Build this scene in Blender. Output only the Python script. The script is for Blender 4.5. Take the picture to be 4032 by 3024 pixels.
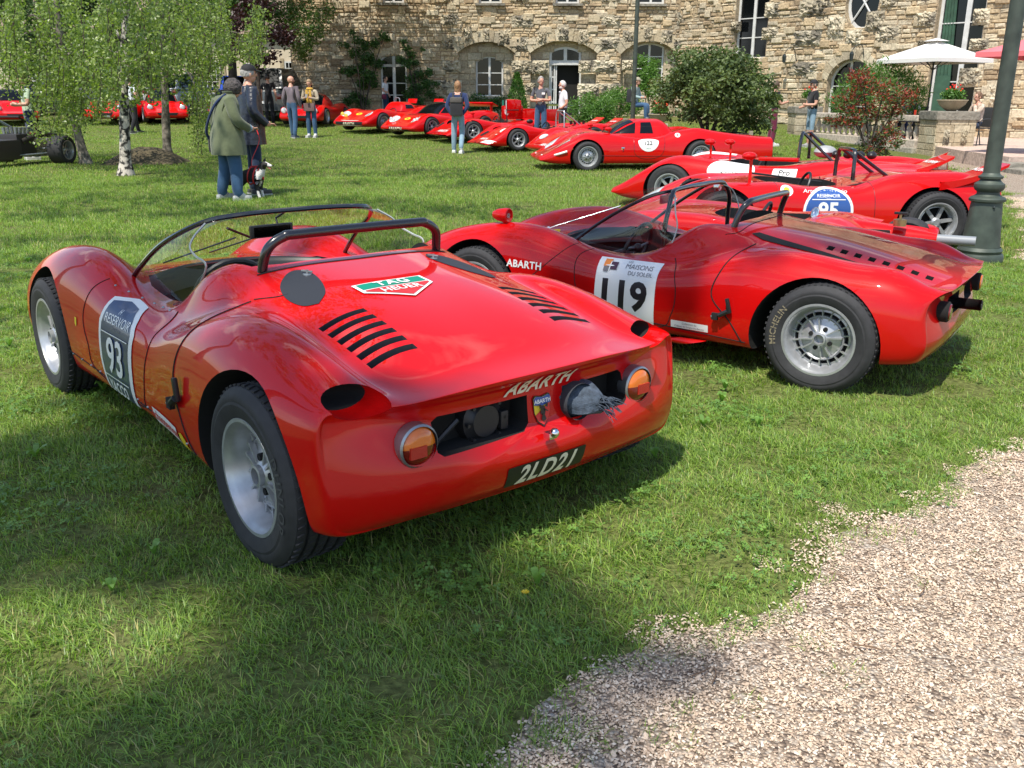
import bpy, bmesh, math, random
import numpy as np
from mathutils import Vector, Matrix
from mathutils.bvhtree import BVHTree
random.seed(7); RS = np.random.RandomState(7)
sc = bpy.context.scene
for o in list(bpy.data.objects): bpy.data.objects.remove(o)
rad = math.radians; pi = math.pi
# ---------------------------------------------------------------- camera, sky, sun, exposure
H = 1.38
PITCH, ROLL = rad(17.30), rad(0.24)
fw = Vector((0, math.cos(PITCH), -math.sin(PITCH))); up0 = Vector((0, math.sin(PITCH), math.cos(PITCH)))
Rv = Vector((1, 0, 0)) * math.cos(ROLL) + up0 * math.sin(ROLL); Uv = Rv.cross(fw).normalized()
cd = bpy.data.cameras.new('camera'); cam = bpy.data.objects.new('camera', cd); sc.collection.objects.link(cam)
M = Matrix.Identity(4)
for i in range(3): M[i][0] = Rv[i]; M[i][1] = Uv[i]; M[i][2] = -fw[i]
M[2][3] = H; cam.matrix_world = M
cd.sensor_width = 36; cd.lens = 32.08; cd.clip_start = .05; cd.clip_end = 600
sc.camera = cam
SUN_AZ, SUN_EL = rad(-152.2), rad(62)
world = bpy.data.worlds.new('World'); sc.world = world; world.use_nodes = True
wn = world.node_tree.nodes; wl = world.node_tree.links; wn.clear()
sky = wn.new('ShaderNodeTexSky'); sky.sky_type = 'NISHITA'; sky.sun_disc = False
sky.sun_elevation = SUN_EL; sky.sun_rotation = SUN_AZ % (2 * pi); sky.air_density = 1.0; sky.dust_density = .6
wo = wn.new('ShaderNodeOutputWorld'); wb = wn.new('ShaderNodeBackground'); wb.inputs['Strength'].default_value = .15
# clouds over the blue sky: even white cumulus all round
tc = wn.new('ShaderNodeTexCoord'); mp = wn.new('ShaderNodeMapping'); mp.inputs['Scale'].default_value = (1, 1, 2.2)
nz = wn.new('ShaderNodeTexNoise'); nz.inputs['Scale'].default_value = 2.6; nz.inputs['Detail'].default_value = 7; nz.inputs['Roughness'].default_value = .55
cr = wn.new('ShaderNodeValToRGB'); cr.color_ramp.elements[0].position = .565; cr.color_ramp.elements[1].position = .68
mx = wn.new('ShaderNodeMixRGB'); mx.inputs[2].default_value = (7.2, 7.4, 7.7, 1)
wl.new(tc.outputs['Generated'], mp.inputs[0]); wl.new(mp.outputs[0], nz.inputs['Vector']); wl.new(nz.outputs['Fac'], cr.inputs[0])
wl.new(cr.outputs[0], mx.inputs[0]); wl.new(sky.outputs[0], mx.inputs[1]); wl.new(mx.outputs[0], wb.inputs[0]); wl.new(wb.outputs[0], wo.inputs[0])
sd = bpy.data.lights.new('sun', 'SUN'); sd.energy = 4.6; sd.angle = rad(.53); sd.color = (1, .94, .83)
sun = bpy.data.objects.new('sun', sd); sc.collection.objects.link(sun)
SD = Vector((math.sin(SUN_AZ) * math.cos(SUN_EL), math.cos(SUN_AZ) * math.cos(SUN_EL), math.sin(SUN_EL)))
sun.rotation_euler = SD.to_track_quat('Z', 'Y').to_euler(); sun.location = (0, 0, 30)
sc.view_settings.view_transform = 'Standard'; sc.view_settings.look = 'None'; sc.view_settings.gamma = 1
sc.view_settings.exposure = .50; sc.view_settings.use_curve_mapping = False
sc.render.engine = 'CYCLES'; sc.cycles.use_denoising = True
try: sc.cycles.denoiser = 'OPENIMAGEDENOISE'
except Exception: pass
sc.cycles.max_bounces = 7; sc.cycles.transparent_max_bounces = 12; sc.cycles.diffuse_bounces = 3; sc.cycles.glossy_bounces = 4
sc.cycles.caustics_reflective = False; sc.cycles.caustics_refractive = False

# ---------------------------------------------------------------- helpers
def zt(x, y):
    "terrain: flat lawn that rises gently towards the house"
    t = (y - 24) / 1.5
    return .045 * 1.5 * (math.log1p(math.exp(t)) if t < 30 else t)
MATS = {}
def mat(name, col=(.5, .5, .5), rough=.6, metal=0, coat=0, noise=None, bump=None, tint=None, spec=.5, sheen=0, trans=0, objrand=0, coat_rough=.03, sss=0, emit=None):
    if name in MATS: return MATS[name]
    m = bpy.data.materials.new(name); m.use_nodes = True; MATS[name] = m
    n = m.node_tree.nodes; l = m.node_tree.links; b = n['Principled BSDF']
    b.inputs['Base Color'].default_value = (*col, 1); b.inputs['Roughness'].default_value = rough; b.inputs['Metallic'].default_value = metal
    b.inputs['Coat Weight'].default_value = coat; b.inputs['Coat Roughness'].default_value = coat_rough; b.inputs['Coat IOR'].default_value = 1.42
    b.inputs['Specular IOR Level'].default_value = spec; b.inputs['Sheen Weight'].default_value = sheen
    if trans: b.inputs['Transmission Weight'].default_value = trans
    src = None
    if noise:   # (scale, dark factor, light factor[, detail])
        t = n.new('ShaderNodeTexCoord'); q = n.new('ShaderNodeTexNoise'); q.inputs['Scale'].default_value = noise[0]; q.inputs['Detail'].default_value = noise[3] if len(noise) > 3 else 5
        l.new(t.outputs['Object'], q.inputs['Vector'])
        r = n.new('ShaderNodeMapRange'); r.inputs['From Min'].default_value, r.inputs['From Max'].default_value = noise[4] if len(noise) > 4 else (.3, .7)
        r.inputs['To Min'].default_value = noise[1]; r.inputs['To Max'].default_value = noise[2]; l.new(q.outputs['Fac'], r.inputs['Value']); src = r.outputs[0]
    for kind in ((['attr'] if tint else []) + (['rand'] if objrand else [])):
        if kind == 'attr':
            a = n.new('ShaderNodeAttribute'); a.attribute_name = 'tint'; out = a.outputs['Fac']; lo, hi = tint
        else:
            a = n.new('ShaderNodeObjectInfo'); out = a.outputs['Random']; lo, hi = 1 - objrand, 1 + objrand
        r = n.new('ShaderNodeMapRange'); r.inputs['To Min'].default_value = lo; r.inputs['To Max'].default_value = hi; l.new(out, r.inputs['Value'])
        if src is not None:
            k = n.new('ShaderNodeMath'); k.operation = 'MULTIPLY'; l.new(src, k.inputs[0]); l.new(r.outputs[0], k.inputs[1]); src = k.outputs[0]
        else: src = r.outputs[0]
    if src is not None:
        v = n.new('ShaderNodeMixRGB'); v.blend_type = 'MULTIPLY'; v.inputs[0].default_value = 1; v.inputs[1].default_value = (*col, 1)
        l.new(src, v.inputs[2]); l.new(v.outputs[0], b.inputs['Base Color'])
    if bump:
        t = n.new('ShaderNodeTexCoord'); q = n.new('ShaderNodeTexNoise'); q.inputs['Scale'].default_value = bump[0]; q.inputs['Detail'].default_value = 6
        l.new(t.outputs['Object'], q.inputs['Vector']); u = n.new('ShaderNodeBump'); u.inputs['Strength'].default_value = bump[1]; u.inputs['Distance'].default_value = bump[2] if len(bump) > 2 else .02
        l.new(q.outputs['Fac'], u.inputs['Height']); l.new(u.outputs[0], b.inputs['Normal'])
    if sss: b.inputs['Subsurface Weight'].default_value = sss; b.inputs['Subsurface Radius'].default_value = (.02, .008, .004)
    return m
def leafmat(name, col, tr=.45, rough=.45, var=.35, spec=.5):
    "two sided leaf: diffuse/gloss plus light let through"
    if name in MATS: return MATS[name]
    m = bpy.data.materials.new(name); m.use_nodes = True; MATS[name] = m
    n = m.node_tree.nodes; l = m.node_tree.links; b = n['Principled BSDF']; out = n['Material Output']
    a = n.new('ShaderNodeAttribute'); a.attribute_name = 'tint'
    rp = n.new('ShaderNodeMixRGB'); rp.inputs[1].default_value = (col[0] * (1 - var), col[1] * (1 - var), col[2] * (1 - var * .6), 1)
    rp.inputs[2].default_value = (col[0] * (1 + var * 1.5), col[1] * (1 + var * .9), col[2] * (1 + var * .3), 1)
    l.new(a.outputs['Fac'], rp.inputs[0]); l.new(rp.outputs[0], b.inputs['Base Color']); b.inputs['Roughness'].default_value = rough
    b.inputs['Specular IOR Level'].default_value = spec
    t = n.new('ShaderNodeBsdfTranslucent'); h = n.new('ShaderNodeMixRGB'); h.blend_type = 'MULTIPLY'; h.inputs[0].default_value = 1; h.inputs[2].default_value = (1.3, 1.5, .5, 1)
    l.new(rp.outputs[0], h.inputs[1]); l.new(h.outputs[0], t.inputs[0])
    s = n.new('ShaderNodeMixShader'); s.inputs[0].default_value = tr; l.new(b.outputs[0], s.inputs[1]); l.new(t.outputs[0], s.inputs[2]); l.new(s.outputs[0], out.inputs[0])
    return m
def glassmat(name, col=(1, 1, 1), refl=.9, base=.04):
    if name in MATS: return MATS[name]
    m = bpy.data.materials.new(name); m.use_nodes = True; MATS[name] = m
    n = m.node_tree.nodes; l = m.node_tree.links; n.remove(n['Principled BSDF']); out = n['Material Output']
    t = n.new('ShaderNodeBsdfTransparent'); t.inputs[0].default_value = (*col, 1); g = n.new('ShaderNodeBsdfGlossy'); g.inputs['Roughness'].default_value = .02
    f = n.new('ShaderNodeLayerWeight'); f.inputs[0].default_value = .25
    r = n.new('ShaderNodeMapRange'); r.inputs['To Min'].default_value = base; r.inputs['To Max'].default_value = refl; l.new(f.outputs['Fresnel'], r.inputs['Value'])
    s = n.new('ShaderNodeMixShader'); l.new(r.outputs[0], s.inputs[0]); l.new(t.outputs[0], s.inputs[1]); l.new(g.outputs[0], s.inputs[2]); l.new(s.outputs[0], out.inputs[0])
    return m
def tag(o, label=None, cat=None, group=None, kind=None):
    if label: o['label'] = label
    if cat: o['category'] = cat
    if group: o['group'] = group
    if kind: o['kind'] = kind
    return o
def empty(name, loc=(0, 0, 0), rz=0, parent=None, scale=1):
    o = bpy.data.objects.new(name, None); sc.collection.objects.link(o); o.empty_display_size = .1
    o.location = loc; o.rotation_euler = (0, 0, rz); o.scale = (scale,) * 3
    if parent: o.parent = parent
    return o
def link(name, me, parent=None, loc=None, rot=None, scale=None):
    o = bpy.data.objects.new(name, me); sc.collection.objects.link(o)
    if parent: o.parent = parent
    if loc is not None: o.location = loc
    if rot is not None: o.rotation_euler = rot
    if scale is not None: o.scale = (scale,) * 3 if isinstance(scale, (int, float)) else scale
    return o
def pymesh(name, V, F, mats, mi=None, smooth=False, tint=None):
    me = bpy.data.meshes.new(name); me.from_pydata([tuple(v) for v in V], [], [tuple(f) for f in F])
    for m in (mats if isinstance(mats, (list, tuple)) else [mats]): me.materials.append(m)
    if mi is not None: me.polygons.foreach_set('material_index', np.asarray(mi, dtype=np.int32))
    if smooth: me.polygons.foreach_set('use_smooth', np.ones(len(me.polygons), dtype=bool))
    if tint is not None:
        a = me.attributes.new('tint', 'FLOAT', 'FACE'); a.data.foreach_set('value', np.asarray(tint, dtype=np.float32))
    me.update(); return me
def npmesh(name, V, F, mats, mi=None, smooth=False, tint=None):
    "fast mesh: V (n,3), F (m,k) all faces with k corners"
    V = np.asarray(V, dtype=np.float32); F = np.asarray(F, dtype=np.int32); m, k = F.shape
    me = bpy.data.meshes.new(name); me.vertices.add(len(V)); me.vertices.foreach_set('co', V.ravel())
    me.loops.add(m * k); me.loops.foreach_set('vertex_index', F.ravel())
    me.polygons.add(m); me.polygons.foreach_set('loop_start', np.arange(0, m * k, k, dtype=np.int32)); me.polygons.foreach_set('loop_total', np.full(m, k, dtype=np.int32))
    for q in (mats if isinstance(mats, (list, tuple)) else [mats]): me.materials.append(q)
    if mi is not None: me.polygons.foreach_set('material_index', np.asarray(mi, dtype=np.int32))
    me.polygons.foreach_set('use_smooth', np.full(m, bool(smooth)))
    if tint is not None:
        a = me.attributes.new('tint', 'FLOAT', 'FACE'); a.data.foreach_set('value', np.asarray(tint, dtype=np.float32))
    me.update(); me.validate(); return me
class MB:
    "collects simple solids into one mesh"
    def __init__(s): s.V = []; s.F = []; s.M = []
    def add(s, V, F, mi=0):
        b = len(s.V); s.V += [tuple(v) for v in V]; s.F += [tuple(i + b for i in f) for f in F]; s.M += [mi] * len(F); return s
    def box(s, c, d, mi=0, R=None, taper=1):
        x, y, z = (q / 2 for q in d); V = []
        for sz in (-1, 1):
            k = 1 if sz < 0 else taper
            for sx, sy in ((-1, -1), (1, -1), (1, 1), (-1, 1)): V.append(Vector((sx * x * k, sy * y * k, sz * z)))
        if R is not None: V = [R @ v for v in V]
        V = [v + Vector(c) for v in V]
        return s.add(V, [(0, 3, 2, 1), (4, 5, 6, 7), (0, 1, 5, 4), (1, 2, 6, 5), (2, 3, 7, 6), (3, 0, 4, 7)], mi)
    def bbox(s, c, d, bev=.01, mi=0, R=None):
        "box with chamfered edges"
        bm = bmesh.new(); bmesh.ops.create_cube(bm, size=1, matrix=Matrix.Diagonal((*d, 1)))
        bmesh.ops.bevel(bm, geom=bm.edges[:], offset=min(bev, min(d) * .45), segments=2, affect='EDGES', profile=.7)
        V = [v.co.copy() for v in bm.verts]; bm.verts.ensure_lookup_table(); F = [[v.index for v in f.verts] for f in bm.faces]; bm.free()
        if R is not None: V = [R @ v for v in V]
        return s.add([v + Vector(c) for v in V], F, mi)
    def tube(s, pts, r, n=8, mi=0, cap=True, closed=False):
        P = [Vector(p) for p in pts]; m = len(P); rr = r if isinstance(r, (list, tuple)) else [r] * m
        V = []; up = None
        for i, p in enumerate(P):
            a = P[(i - 1) % m] if (i > 0 or closed) else p; b = P[(i + 1) % m] if (i < m - 1 or closed) else p
            t = (b - a).normalized()
            if up is None: up = t.orthogonal().normalized()
            else: up = (up - t * up.dot(t)); up = up.normalized() if up.length > 1e-6 else t.orthogonal().normalized()
            w = t.cross(up)
            for k in range(n): an = 2 * pi * k / n; V.append(p + (up * math.cos(an) + w * math.sin(an)) * rr[i])
        F = [(i * n + k, i * n + (k + 1) % n, ((i + 1) % m) * n + (k + 1) % n, ((i + 1) % m) * n + k) for i in range(m if closed else m - 1) for k in range(n)]
        if cap and not closed: F += [tuple(range(n))[::-1], tuple((m - 1) * n + k for k in range(n))]
        return s.add(V, F, mi)
    def lathe(s, prof, n=24, mi=0, axis='z', c=(0, 0, 0), a0=0, a1=2 * pi, mis=None):
        full = abs(a1 - a0 - 2 * pi) < 1e-6; V = []; m = len(prof); na = n if full else n + 1
        for k in range(na):
            a = a0 + (a1 - a0) * k / n
            for r, h in prof:
                p = (r * math.cos(a), r * math.sin(a), h)
                if axis == 'y': p = (p[0], p[2], p[1])
                if axis == 'x': p = (p[2], p[0], p[1])
                V.append(Vector(p) + Vector(c))
        b = len(s.V); s.V += [tuple(v) for v in V]
        for k in range(n):
            k2 = (k + 1) % na
            for i in range(m - 1):
                f = (k * m + i, k2 * m + i, k2 * m + i + 1, k * m + i + 1)
                if axis == 'y': f = f[::-1]
                s.F.append(tuple(b + q for q in f)); s.M.append(mis[i] if mis else mi)
        return s
    def ball(s, c, r, mi=0, n=12, m=8, R=None):
        rr = r if isinstance(r, (tuple, list)) else (r, r, r)
        V = []; F = []
        for i in range(m + 1):
            t = pi * i / m
            for k in range(n):
                a = 2 * pi * k / n; v = Vector((rr[0] * math.sin(t) * math.cos(a), rr[1] * math.sin(t) * math.sin(a), rr[2] * math.cos(t)))
                if R is not None: v = R @ v
                V.append(v + Vector(c))
        for i in range(m):
            for k in range(n): F.append((i * n + k, (i + 1) * n + k, (i + 1) * n + (k + 1) % n, i * n + (k + 1) % n))
        return s.add(V, F, mi)
    def grid(s, fn, nu, nv, mi=0):
        V = [fn(i / nu, j / nv) for i in range(nu + 1) for j in range(nv + 1)]
        F = [(i * (nv + 1) + j, (i + 1) * (nv + 1) + j, (i + 1) * (nv + 1) + j + 1, i * (nv + 1) + j + 1) for i in range(nu) for j in range(nv)]
        return s.add(V, F, mi)
    def mesh(s, name, mats, smooth=False):
        me = pymesh(name, s.V, s.F, mats, s.M); me.validate()
        bm = bmesh.new(); bm.from_mesh(me); bmesh.ops.remove_doubles(bm, verts=bm.verts, dist=1e-5)
        bmesh.ops.recalc_face_normals(bm, faces=bm.faces)
        if smooth:
            ang = rad(38 if smooth is True else smooth)
            for f in bm.faces: f.smooth = True
            for e in bm.edges:
                if len(e.link_faces) == 2 and e.calc_face_angle(0) > ang: e.smooth = False
        bm.to_mesh(me); bm.free(); return me
    def build(s, name, mats, parent=None, smooth=False, loc=None, rot=None, scale=None):
        return link(name, s.mesh(name, mats, smooth), parent, loc, rot, scale)
def crv(pts, n=8):
    "catmull-rom through pts"
    P = [np.array(p, float) for p in pts]; P = [2 * P[0] - P[1]] + P + [2 * P[-1] - P[-2]]; o = []
    for i in range(1, len(P) - 2):
        for k in range(n):
            t = k / n; a, b, c, d = P[i - 1:i + 3]
            o.append(tuple(.5 * ((2 * b) + (-a + c) * t + (2 * a - 5 * b + 4 * c - d) * t * t + (-a + 3 * b - 3 * c + d) * t ** 3)))
    o.append(tuple(P[-2])); return o
def copy_tree(o, parent=None):
    c = o.copy(); sc.collection.objects.link(c)
    if parent is not None: c.parent = parent
    for ch in list(o.children): copy_tree(ch, c)
    return c
_tx = {}
def text_geo(txt, size=1, shear=0, bold=0, spacing=1):
    "flat lettering, centred: (verts 2d, faces)"
    k = (txt, shear, bold, spacing)
    if k not in _tx:
        cu = bpy.data.curves.new('lettering', 'FONT'); cu.body = txt; cu.size = 1; cu.shear = shear; cu.offset = bold; cu.space_character = spacing
        cu.align_x = 'CENTER'; cu.align_y = 'CENTER'; cu.resolution_u = 3; cu.fill_mode = 'BOTH'
        ob = bpy.data.objects.new('lettering', cu); sc.collection.objects.link(ob); bpy.context.view_layer.update()
        me = bpy.data.meshes.new_from_object(ob.evaluated_get(bpy.context.evaluated_depsgraph_get()))
        bm = bmesh.new(); bm.from_mesh(me); bmesh.ops.triangulate(bm, faces=bm.faces); [(bmesh.ops.subdivide_edges(bm, edges=[e for e in bm.edges if e.calc_length() > .16], cuts=1), bmesh.ops.triangulate(bm, faces=bm.faces)) for _ in range(3)]
        V = np.array([v.co[:2] for v in bm.verts]); bm.verts.ensure_lookup_table(); F = [[v.index for v in f.verts] for f in bm.faces]; bm.free()
        if len(V):
            V -= (V.max(0) + V.min(0)) / 2
        bpy.data.objects.remove(ob); bpy.data.meshes.remove(me); bpy.data.curves.remove(cu); _tx[k] = (V, F)
    V, F = _tx[k]; return V * size, F
def shape_geo(poly, L=.03):
    bm = bmesh.new(); vs = [bm.verts.new((x, y, 0)) for x, y in poly]; bm.faces.new(vs); bmesh.ops.triangulate(bm, faces=bm.faces)
    for _ in range(6):
        es = [e for e in bm.edges if e.calc_length() > L]
        if not es: break
        bmesh.ops.subdivide_edges(bm, edges=es, cuts=1); bmesh.ops.triangulate(bm, faces=bm.faces)
    V = np.array([v.co[:2] for v in bm.verts]); bm.verts.ensure_lookup_table(); F = [[v.index for v in f.verts] for f in bm.faces]; bm.free(); return V, F
def circ(rx, ry=None, n=28, c=(0, 0), a0=0): return [(c[0] + rx * math.cos(a0 + 2 * pi * i / n), c[1] + (ry or rx) * math.sin(a0 + 2 * pi * i / n)) for i in range(n)]
def rrect(w, h, r=.02, n=4):
    o = []
    for cx, cy, a in ((w / 2 - r, h / 2 - r, 0), (-w / 2 + r, h / 2 - r, pi / 2), (-w / 2 + r, -h / 2 + r, pi), (w / 2 - r, -h / 2 + r, 1.5 * pi)):
        o += [(cx + r * math.cos(a + i * pi / 2 / n), cy + r * math.sin(a + i * pi / 2 / n)) for i in range(n + 1)]
    return o
class Decal:
    "layers of flat print laid on a body (BVH) from frame O,u,v looking along -n; or on a plane if bvh is None"
    def __init__(s, bvh, O, u, v, eps=.002): s.b = bvh; s.O = Vector(O); s.u = Vector(u).normalized(); s.v = Vector(v).normalized(); s.n = s.u.cross(s.v).normalized(); s.eps = eps; s.mb = MB(); s.k = 0; s.mats = []
    def put(s, geo, m, off=(0, 0)):
        V, F = geo; P = []; s.k += 1; e = s.eps + .0012 * s.k
        for x, y in V:
            p = s.O + s.u * (x + off[0]) + s.v * (y + off[1])
            if s.b:
                h = s.b.ray_cast(p + s.n * .3, -s.n, .8)
                if h[0] is not None and abs(h[1].dot(s.n)) > .12: nn = h[1] if h[1].dot(s.n) > 0 else -h[1]; p = h[0] + nn * e
                else: p = None
            else: p = p + s.n * e
            P.append(p)
        if m not in s.mats: s.mats.append(m)
        F = [f for f in F if all(P[i] is not None for i in f)]; P = [p if p is not None else s.O for p in P]
        s.mb.add(P, F, s.mats.index(m)); return s
    def text(s, t, size, m, off=(0, 0), **k): return s.put(text_geo(t, size, **k), m, off)
    def shape(s, poly, m, off=(0, 0), L=.03): return s.put(shape_geo(poly, L), m, off)
    def build(s, name, parent=None, smooth=True):
        me = pymesh(name, s.mb.V, s.mb.F, s.mats, s.mb.M, smooth=bool(s.b)); return link(name, me, parent)
# ---------------------------------------------------------------- materials
RED = mat('red_paint', (.53, .003, .003), .4, coat=.95, spec=.06, coat_rough=.004, noise=(1.3, .93, 1.05))
RED2 = mat('red_paint_deep', (.46, .003, .003), .4, coat=1, spec=.06, coat_rough=.025, noise=(1.1, .9, 1.06))
REDH = mat('red_paint_hollow', (.53, .003, .003), .4, coat=.95, spec=.06)
DKRED = mat('dark_red_paint', (.12, .006, .008), .3, coat=1)
BLK = mat('black_plastic', (.012, .012, .013), .45); MATT = mat('matt_black', (.006, .006, .006), .9)
GLB = mat('gloss_black_tube', (.008, .008, .01), .25, coat=1)
MESHB = mat('black_mesh', (.02, .022, .028), .55)
RUB = mat('tyre_rubber', (.022, .022, .024), .75, noise=(30, .8, 1.25), bump=(120, .15, .004))
ALU = mat('cast_alloy', (.46, .47, .485), .36, metal=.6, noise=(25, .85, 1.08)); CHR = mat('chrome', (.75, .76, .78), .12, metal=1)
STEEL = mat('grey_steel', (.33, .35, .37), .4, metal=.8, noise=(20, .8, 1.1)); WHT = mat('white_print', (.75, .75, .73), .4); NAVY = mat('navy_print', (.018, .035, .10), .35, coat=.4)
BLUEP = mat('blue_print', (.02, .08, .30), .35, coat=.4); YEL = mat('yellow_print', (.75, .55, .03), .4); REDP = mat('red_print', (.6, .02, .02), .4); GRNP = mat('green_print', (.0, .22, .14), .4); BKP = mat('black_print', (.01, .01, .012), .4); CREAM = mat('cream_print', (.72, .66, .5), .45); ORP = mat('orange_print', (.75, .22, .03), .4); GRYP = mat('grey_print', (.16, .15, .16), .45)
AMB = mat('amber_lens', (.62, .14, .006), .15, coat=1, bump=(90, .3, .002)); RLENS = mat('red_lens', (.15, .006, .005), .15, coat=1, bump=(90, .3, .002)); REFL = mat('red_reflector', (.42, .02, .012), .3, bump=(260, .8, .002))
GLASS = glassmat('clear_screen', (.96, .98, .97), .07, .008); DGLASS = mat('dark_window_glass', (.004, .005, .006), .08, spec=.35); GLASSR = glassmat('side_screen_glass', (.90, .93, .92), .35, .06); LAMPG = mat('lamp_cover', (.55, .58, .6), .12, coat=1, noise=(14, .6, 1.15)); SKIN = mat('skin', (.55, .30, .21), .5, noise=(20, .9, 1.08), sss=.1)

# ---------------------------------------------------------------- car bodies
def rows(st):
    "stations (x, z0, yv, zv, yc, zc, ym, zm, zb) -> half sections of 11 points"
    o = []
    for x, z0, yv, zv, yc, zc, ym, zm, zb in st:
        s = [(0, z0), (yv * .55, z0), (yv, zv), ((yv + yc) / 2, zv + (zc - zv) * .68), (yc, zc), (yc + (ym - yc) * .68, zc - (zc - zm) * .30), (ym, zm), (ym + .003, zm * .42 + zb * .58), (ym - .025, zb + .035), (ym - .13, zb), (0, zb)]
        o.append([(x, y, z) for y, z in s])
    return o
def interp(tab, z):
    xs = [a for a, _ in tab]; ys = [b for _, b in tab]; return float(np.interp(z, xs, ys))
def body_mesh(name, st, m, tail=None, nose=.07, su=5, sv=5, zc=None):
    "closed B-spline shell; stations go from nose (large x) to tail; tail=(plan coeff, profile table)"
    rw = rows(st); R = []
    def full(r): return r + [(x, -y, z) for x, y, z in r[-2:0:-1]]
    def cap(r, cy, f, dx): return [(x + dx, y * f, cy + (z - cy) * f) for x, y, z in r]
    n0 = rw[0]; cz = (n0[0][2] + n0[10][2]) / 2
    for f, k in ((0, 1), (.35, .97), (.68, .8), (.9, .42)): R.append(full(cap(n0, cz, f, nose * k)))
    for r in rw: R.append(full(r))
    l0 = rw[-1]; cz = zc or (l0[0][2] + l0[10][2]) / 2 + .03
    ends = []
    for f in (.99, .965, .93, .88, .8, .68, .5, .27, 0): ends.append(cap(l0, cz, f, -.02 * (1 - f) if not tail else 0))
    if tail:
        X0, plan, prof = tail
        def fx(r, w): return [((1 - w) * x + w * (X0 + plan * (abs(y) / .7) ** 3 + interp(prof, z)), y, z) for x, y, z in r]
        R[-1] = full(fx(l0, 1)); ends = [fx(e, 1) for e in ends]
    R += [full(e) for e in ends]
    P = np.array(R); n, m2, _ = P.shape
    # one pass of compensation so that the surface runs near the stations
    def sm_t(P): return (np.roll(P, 1, 1) + 4 * P + np.roll(P, -1, 1)) / 6
    def sm_x(P):
        Q = np.concatenate([P[:1], P, P[-1:]]); return (Q[:-2] + 4 * Q[1:-1] + Q[2:]) / 6
    P = P + .75 * (P - sm_t(P)); k = P + .75 * (P - sm_x(P)); k[:4] = P[:4]; k[-9:] = P[-9:]; P = k
    def basis(t): return np.array([(1 - t) ** 3, 3 * t ** 3 - 6 * t ** 2 + 4, -3 * t ** 3 + 3 * t ** 2 + 3 * t + 1, t ** 3]) / 6
    Q = np.concatenate([P[:1], P[:1], P, P[-1:], P[-1:]]); A = []
    for i in range(len(Q) - 3):
        for j in range(su): A.append(np.tensordot(basis(j / su), Q[i:i + 4], 1))
    A.append(np.tensordot(basis(1), Q[-4:], 1)); A = np.array(A); B = np.zeros((A.shape[0], m2 * sv, 3))
    for i in range(m2):
        idx = [(i - 1) % m2, i, (i + 1) % m2, (i + 2) % m2]
        for j in range(sv): w = basis(j / sv); B[:, i * sv + j] = sum(w[q] * A[:, idx[q]] for q in range(4))
    a, b, _ = B.shape; V = B.reshape(-1, 3)
    I = np.arange(a - 1)[:, None] * b; J = np.arange(b)[None, :]; J2 = (J + 1) % b
    F = np.stack([I + J, I + J2, I + b + J2, I + b + J], -1).reshape(-1, 4)
    me = npmesh(name, V, F, [m], smooth=True)
    bm = bmesh.new(); bm.from_mesh(me); bmesh.ops.remove_doubles(bm, verts=bm.verts, dist=1e-5); bmesh.ops.recalc_face_normals(bm, faces=bm.faces)
    if bm.calc_volume(signed=True) < 0: bmesh.ops.reverse_faces(bm, faces=bm.faces)
    for f in bm.faces: f.smooth = True
    bm.to_mesh(me); bm.free(); return me
def bvh_of(me): return BVHTree.FromPolygons([v.co for v in me.vertices], [p.vertices for p in me.polygons])
def cut(me, cutter, mats):
    "boolean difference; painted faces keep the normals of the uncut body"
    ref = me.copy(); ref.calc_loop_triangles(); rb = BVHTree.FromPolygons([v.co for v in ref.vertices], [t.vertices for t in ref.loop_triangles])
    VN = [v.normal.copy() for v in ref.vertices]; VC = [v.co.copy() for v in ref.vertices]; TR = [tuple(t.vertices) for t in ref.loop_triangles]
    a = link('body_tmp', me); c = link('cutter_tmp', cutter)
    md = a.modifiers.new('cut', 'BOOLEAN'); md.operation = 'DIFFERENCE'; md.object = c; md.solver = 'EXACT'; md.use_self = False
    try: md.material_mode = 'TRANSFER'
    except Exception: pass
    lim = max(v.co.z for v in me.vertices) + .004; ylim = max(v.co.y for v in me.vertices) + .004
    for k in range(5):
        bpy.context.view_layer.update(); dg = bpy.context.evaluated_depsgraph_get(); out = bpy.data.meshes.new_from_object(a.evaluated_get(dg))
        if len(out.vertices) > 100 and max(v.co.z for v in out.vertices) < lim and max(abs(v.co.y) for v in out.vertices) < ylim: break
        c.location = (.0031 * (k + 1), .0017 * (k + 1), .0013 * (k + 1)); md.use_self = k % 2 == 0
    bpy.data.objects.remove(a); bpy.data.objects.remove(c)
    paint = mats[0]
    names = [q.name if q else '' for q in out.materials]; pi_ = names.index(paint.name)
    from mathutils.interpolate import poly_3d_calc
    N = [None] * len(out.loops); ver = out.vertices
    sm = []
    for p in out.polygons:
        ispaint = p.material_index == pi_
        for li in p.loop_indices:
            if ispaint:
                co = ver[out.loops[li].vertex_index].co
                h, nn, idx, d = rb.find_nearest(co)
                t = TR[idx]; w = poly_3d_calc([VC[q] for q in t], h); nv = VN[t[0]] * w[0] + VN[t[1]] * w[1] + VN[t[2]] * w[2]
                N[li] = tuple(nv.normalized()) if nv.length > 0 else tuple(p.normal)
            else: N[li] = tuple(p.normal)
        sm.append(True)
    out.polygons.foreach_set('use_smooth', sm); out.normals_split_custom_set(N); bpy.data.meshes.remove(ref)
    return out
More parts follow.
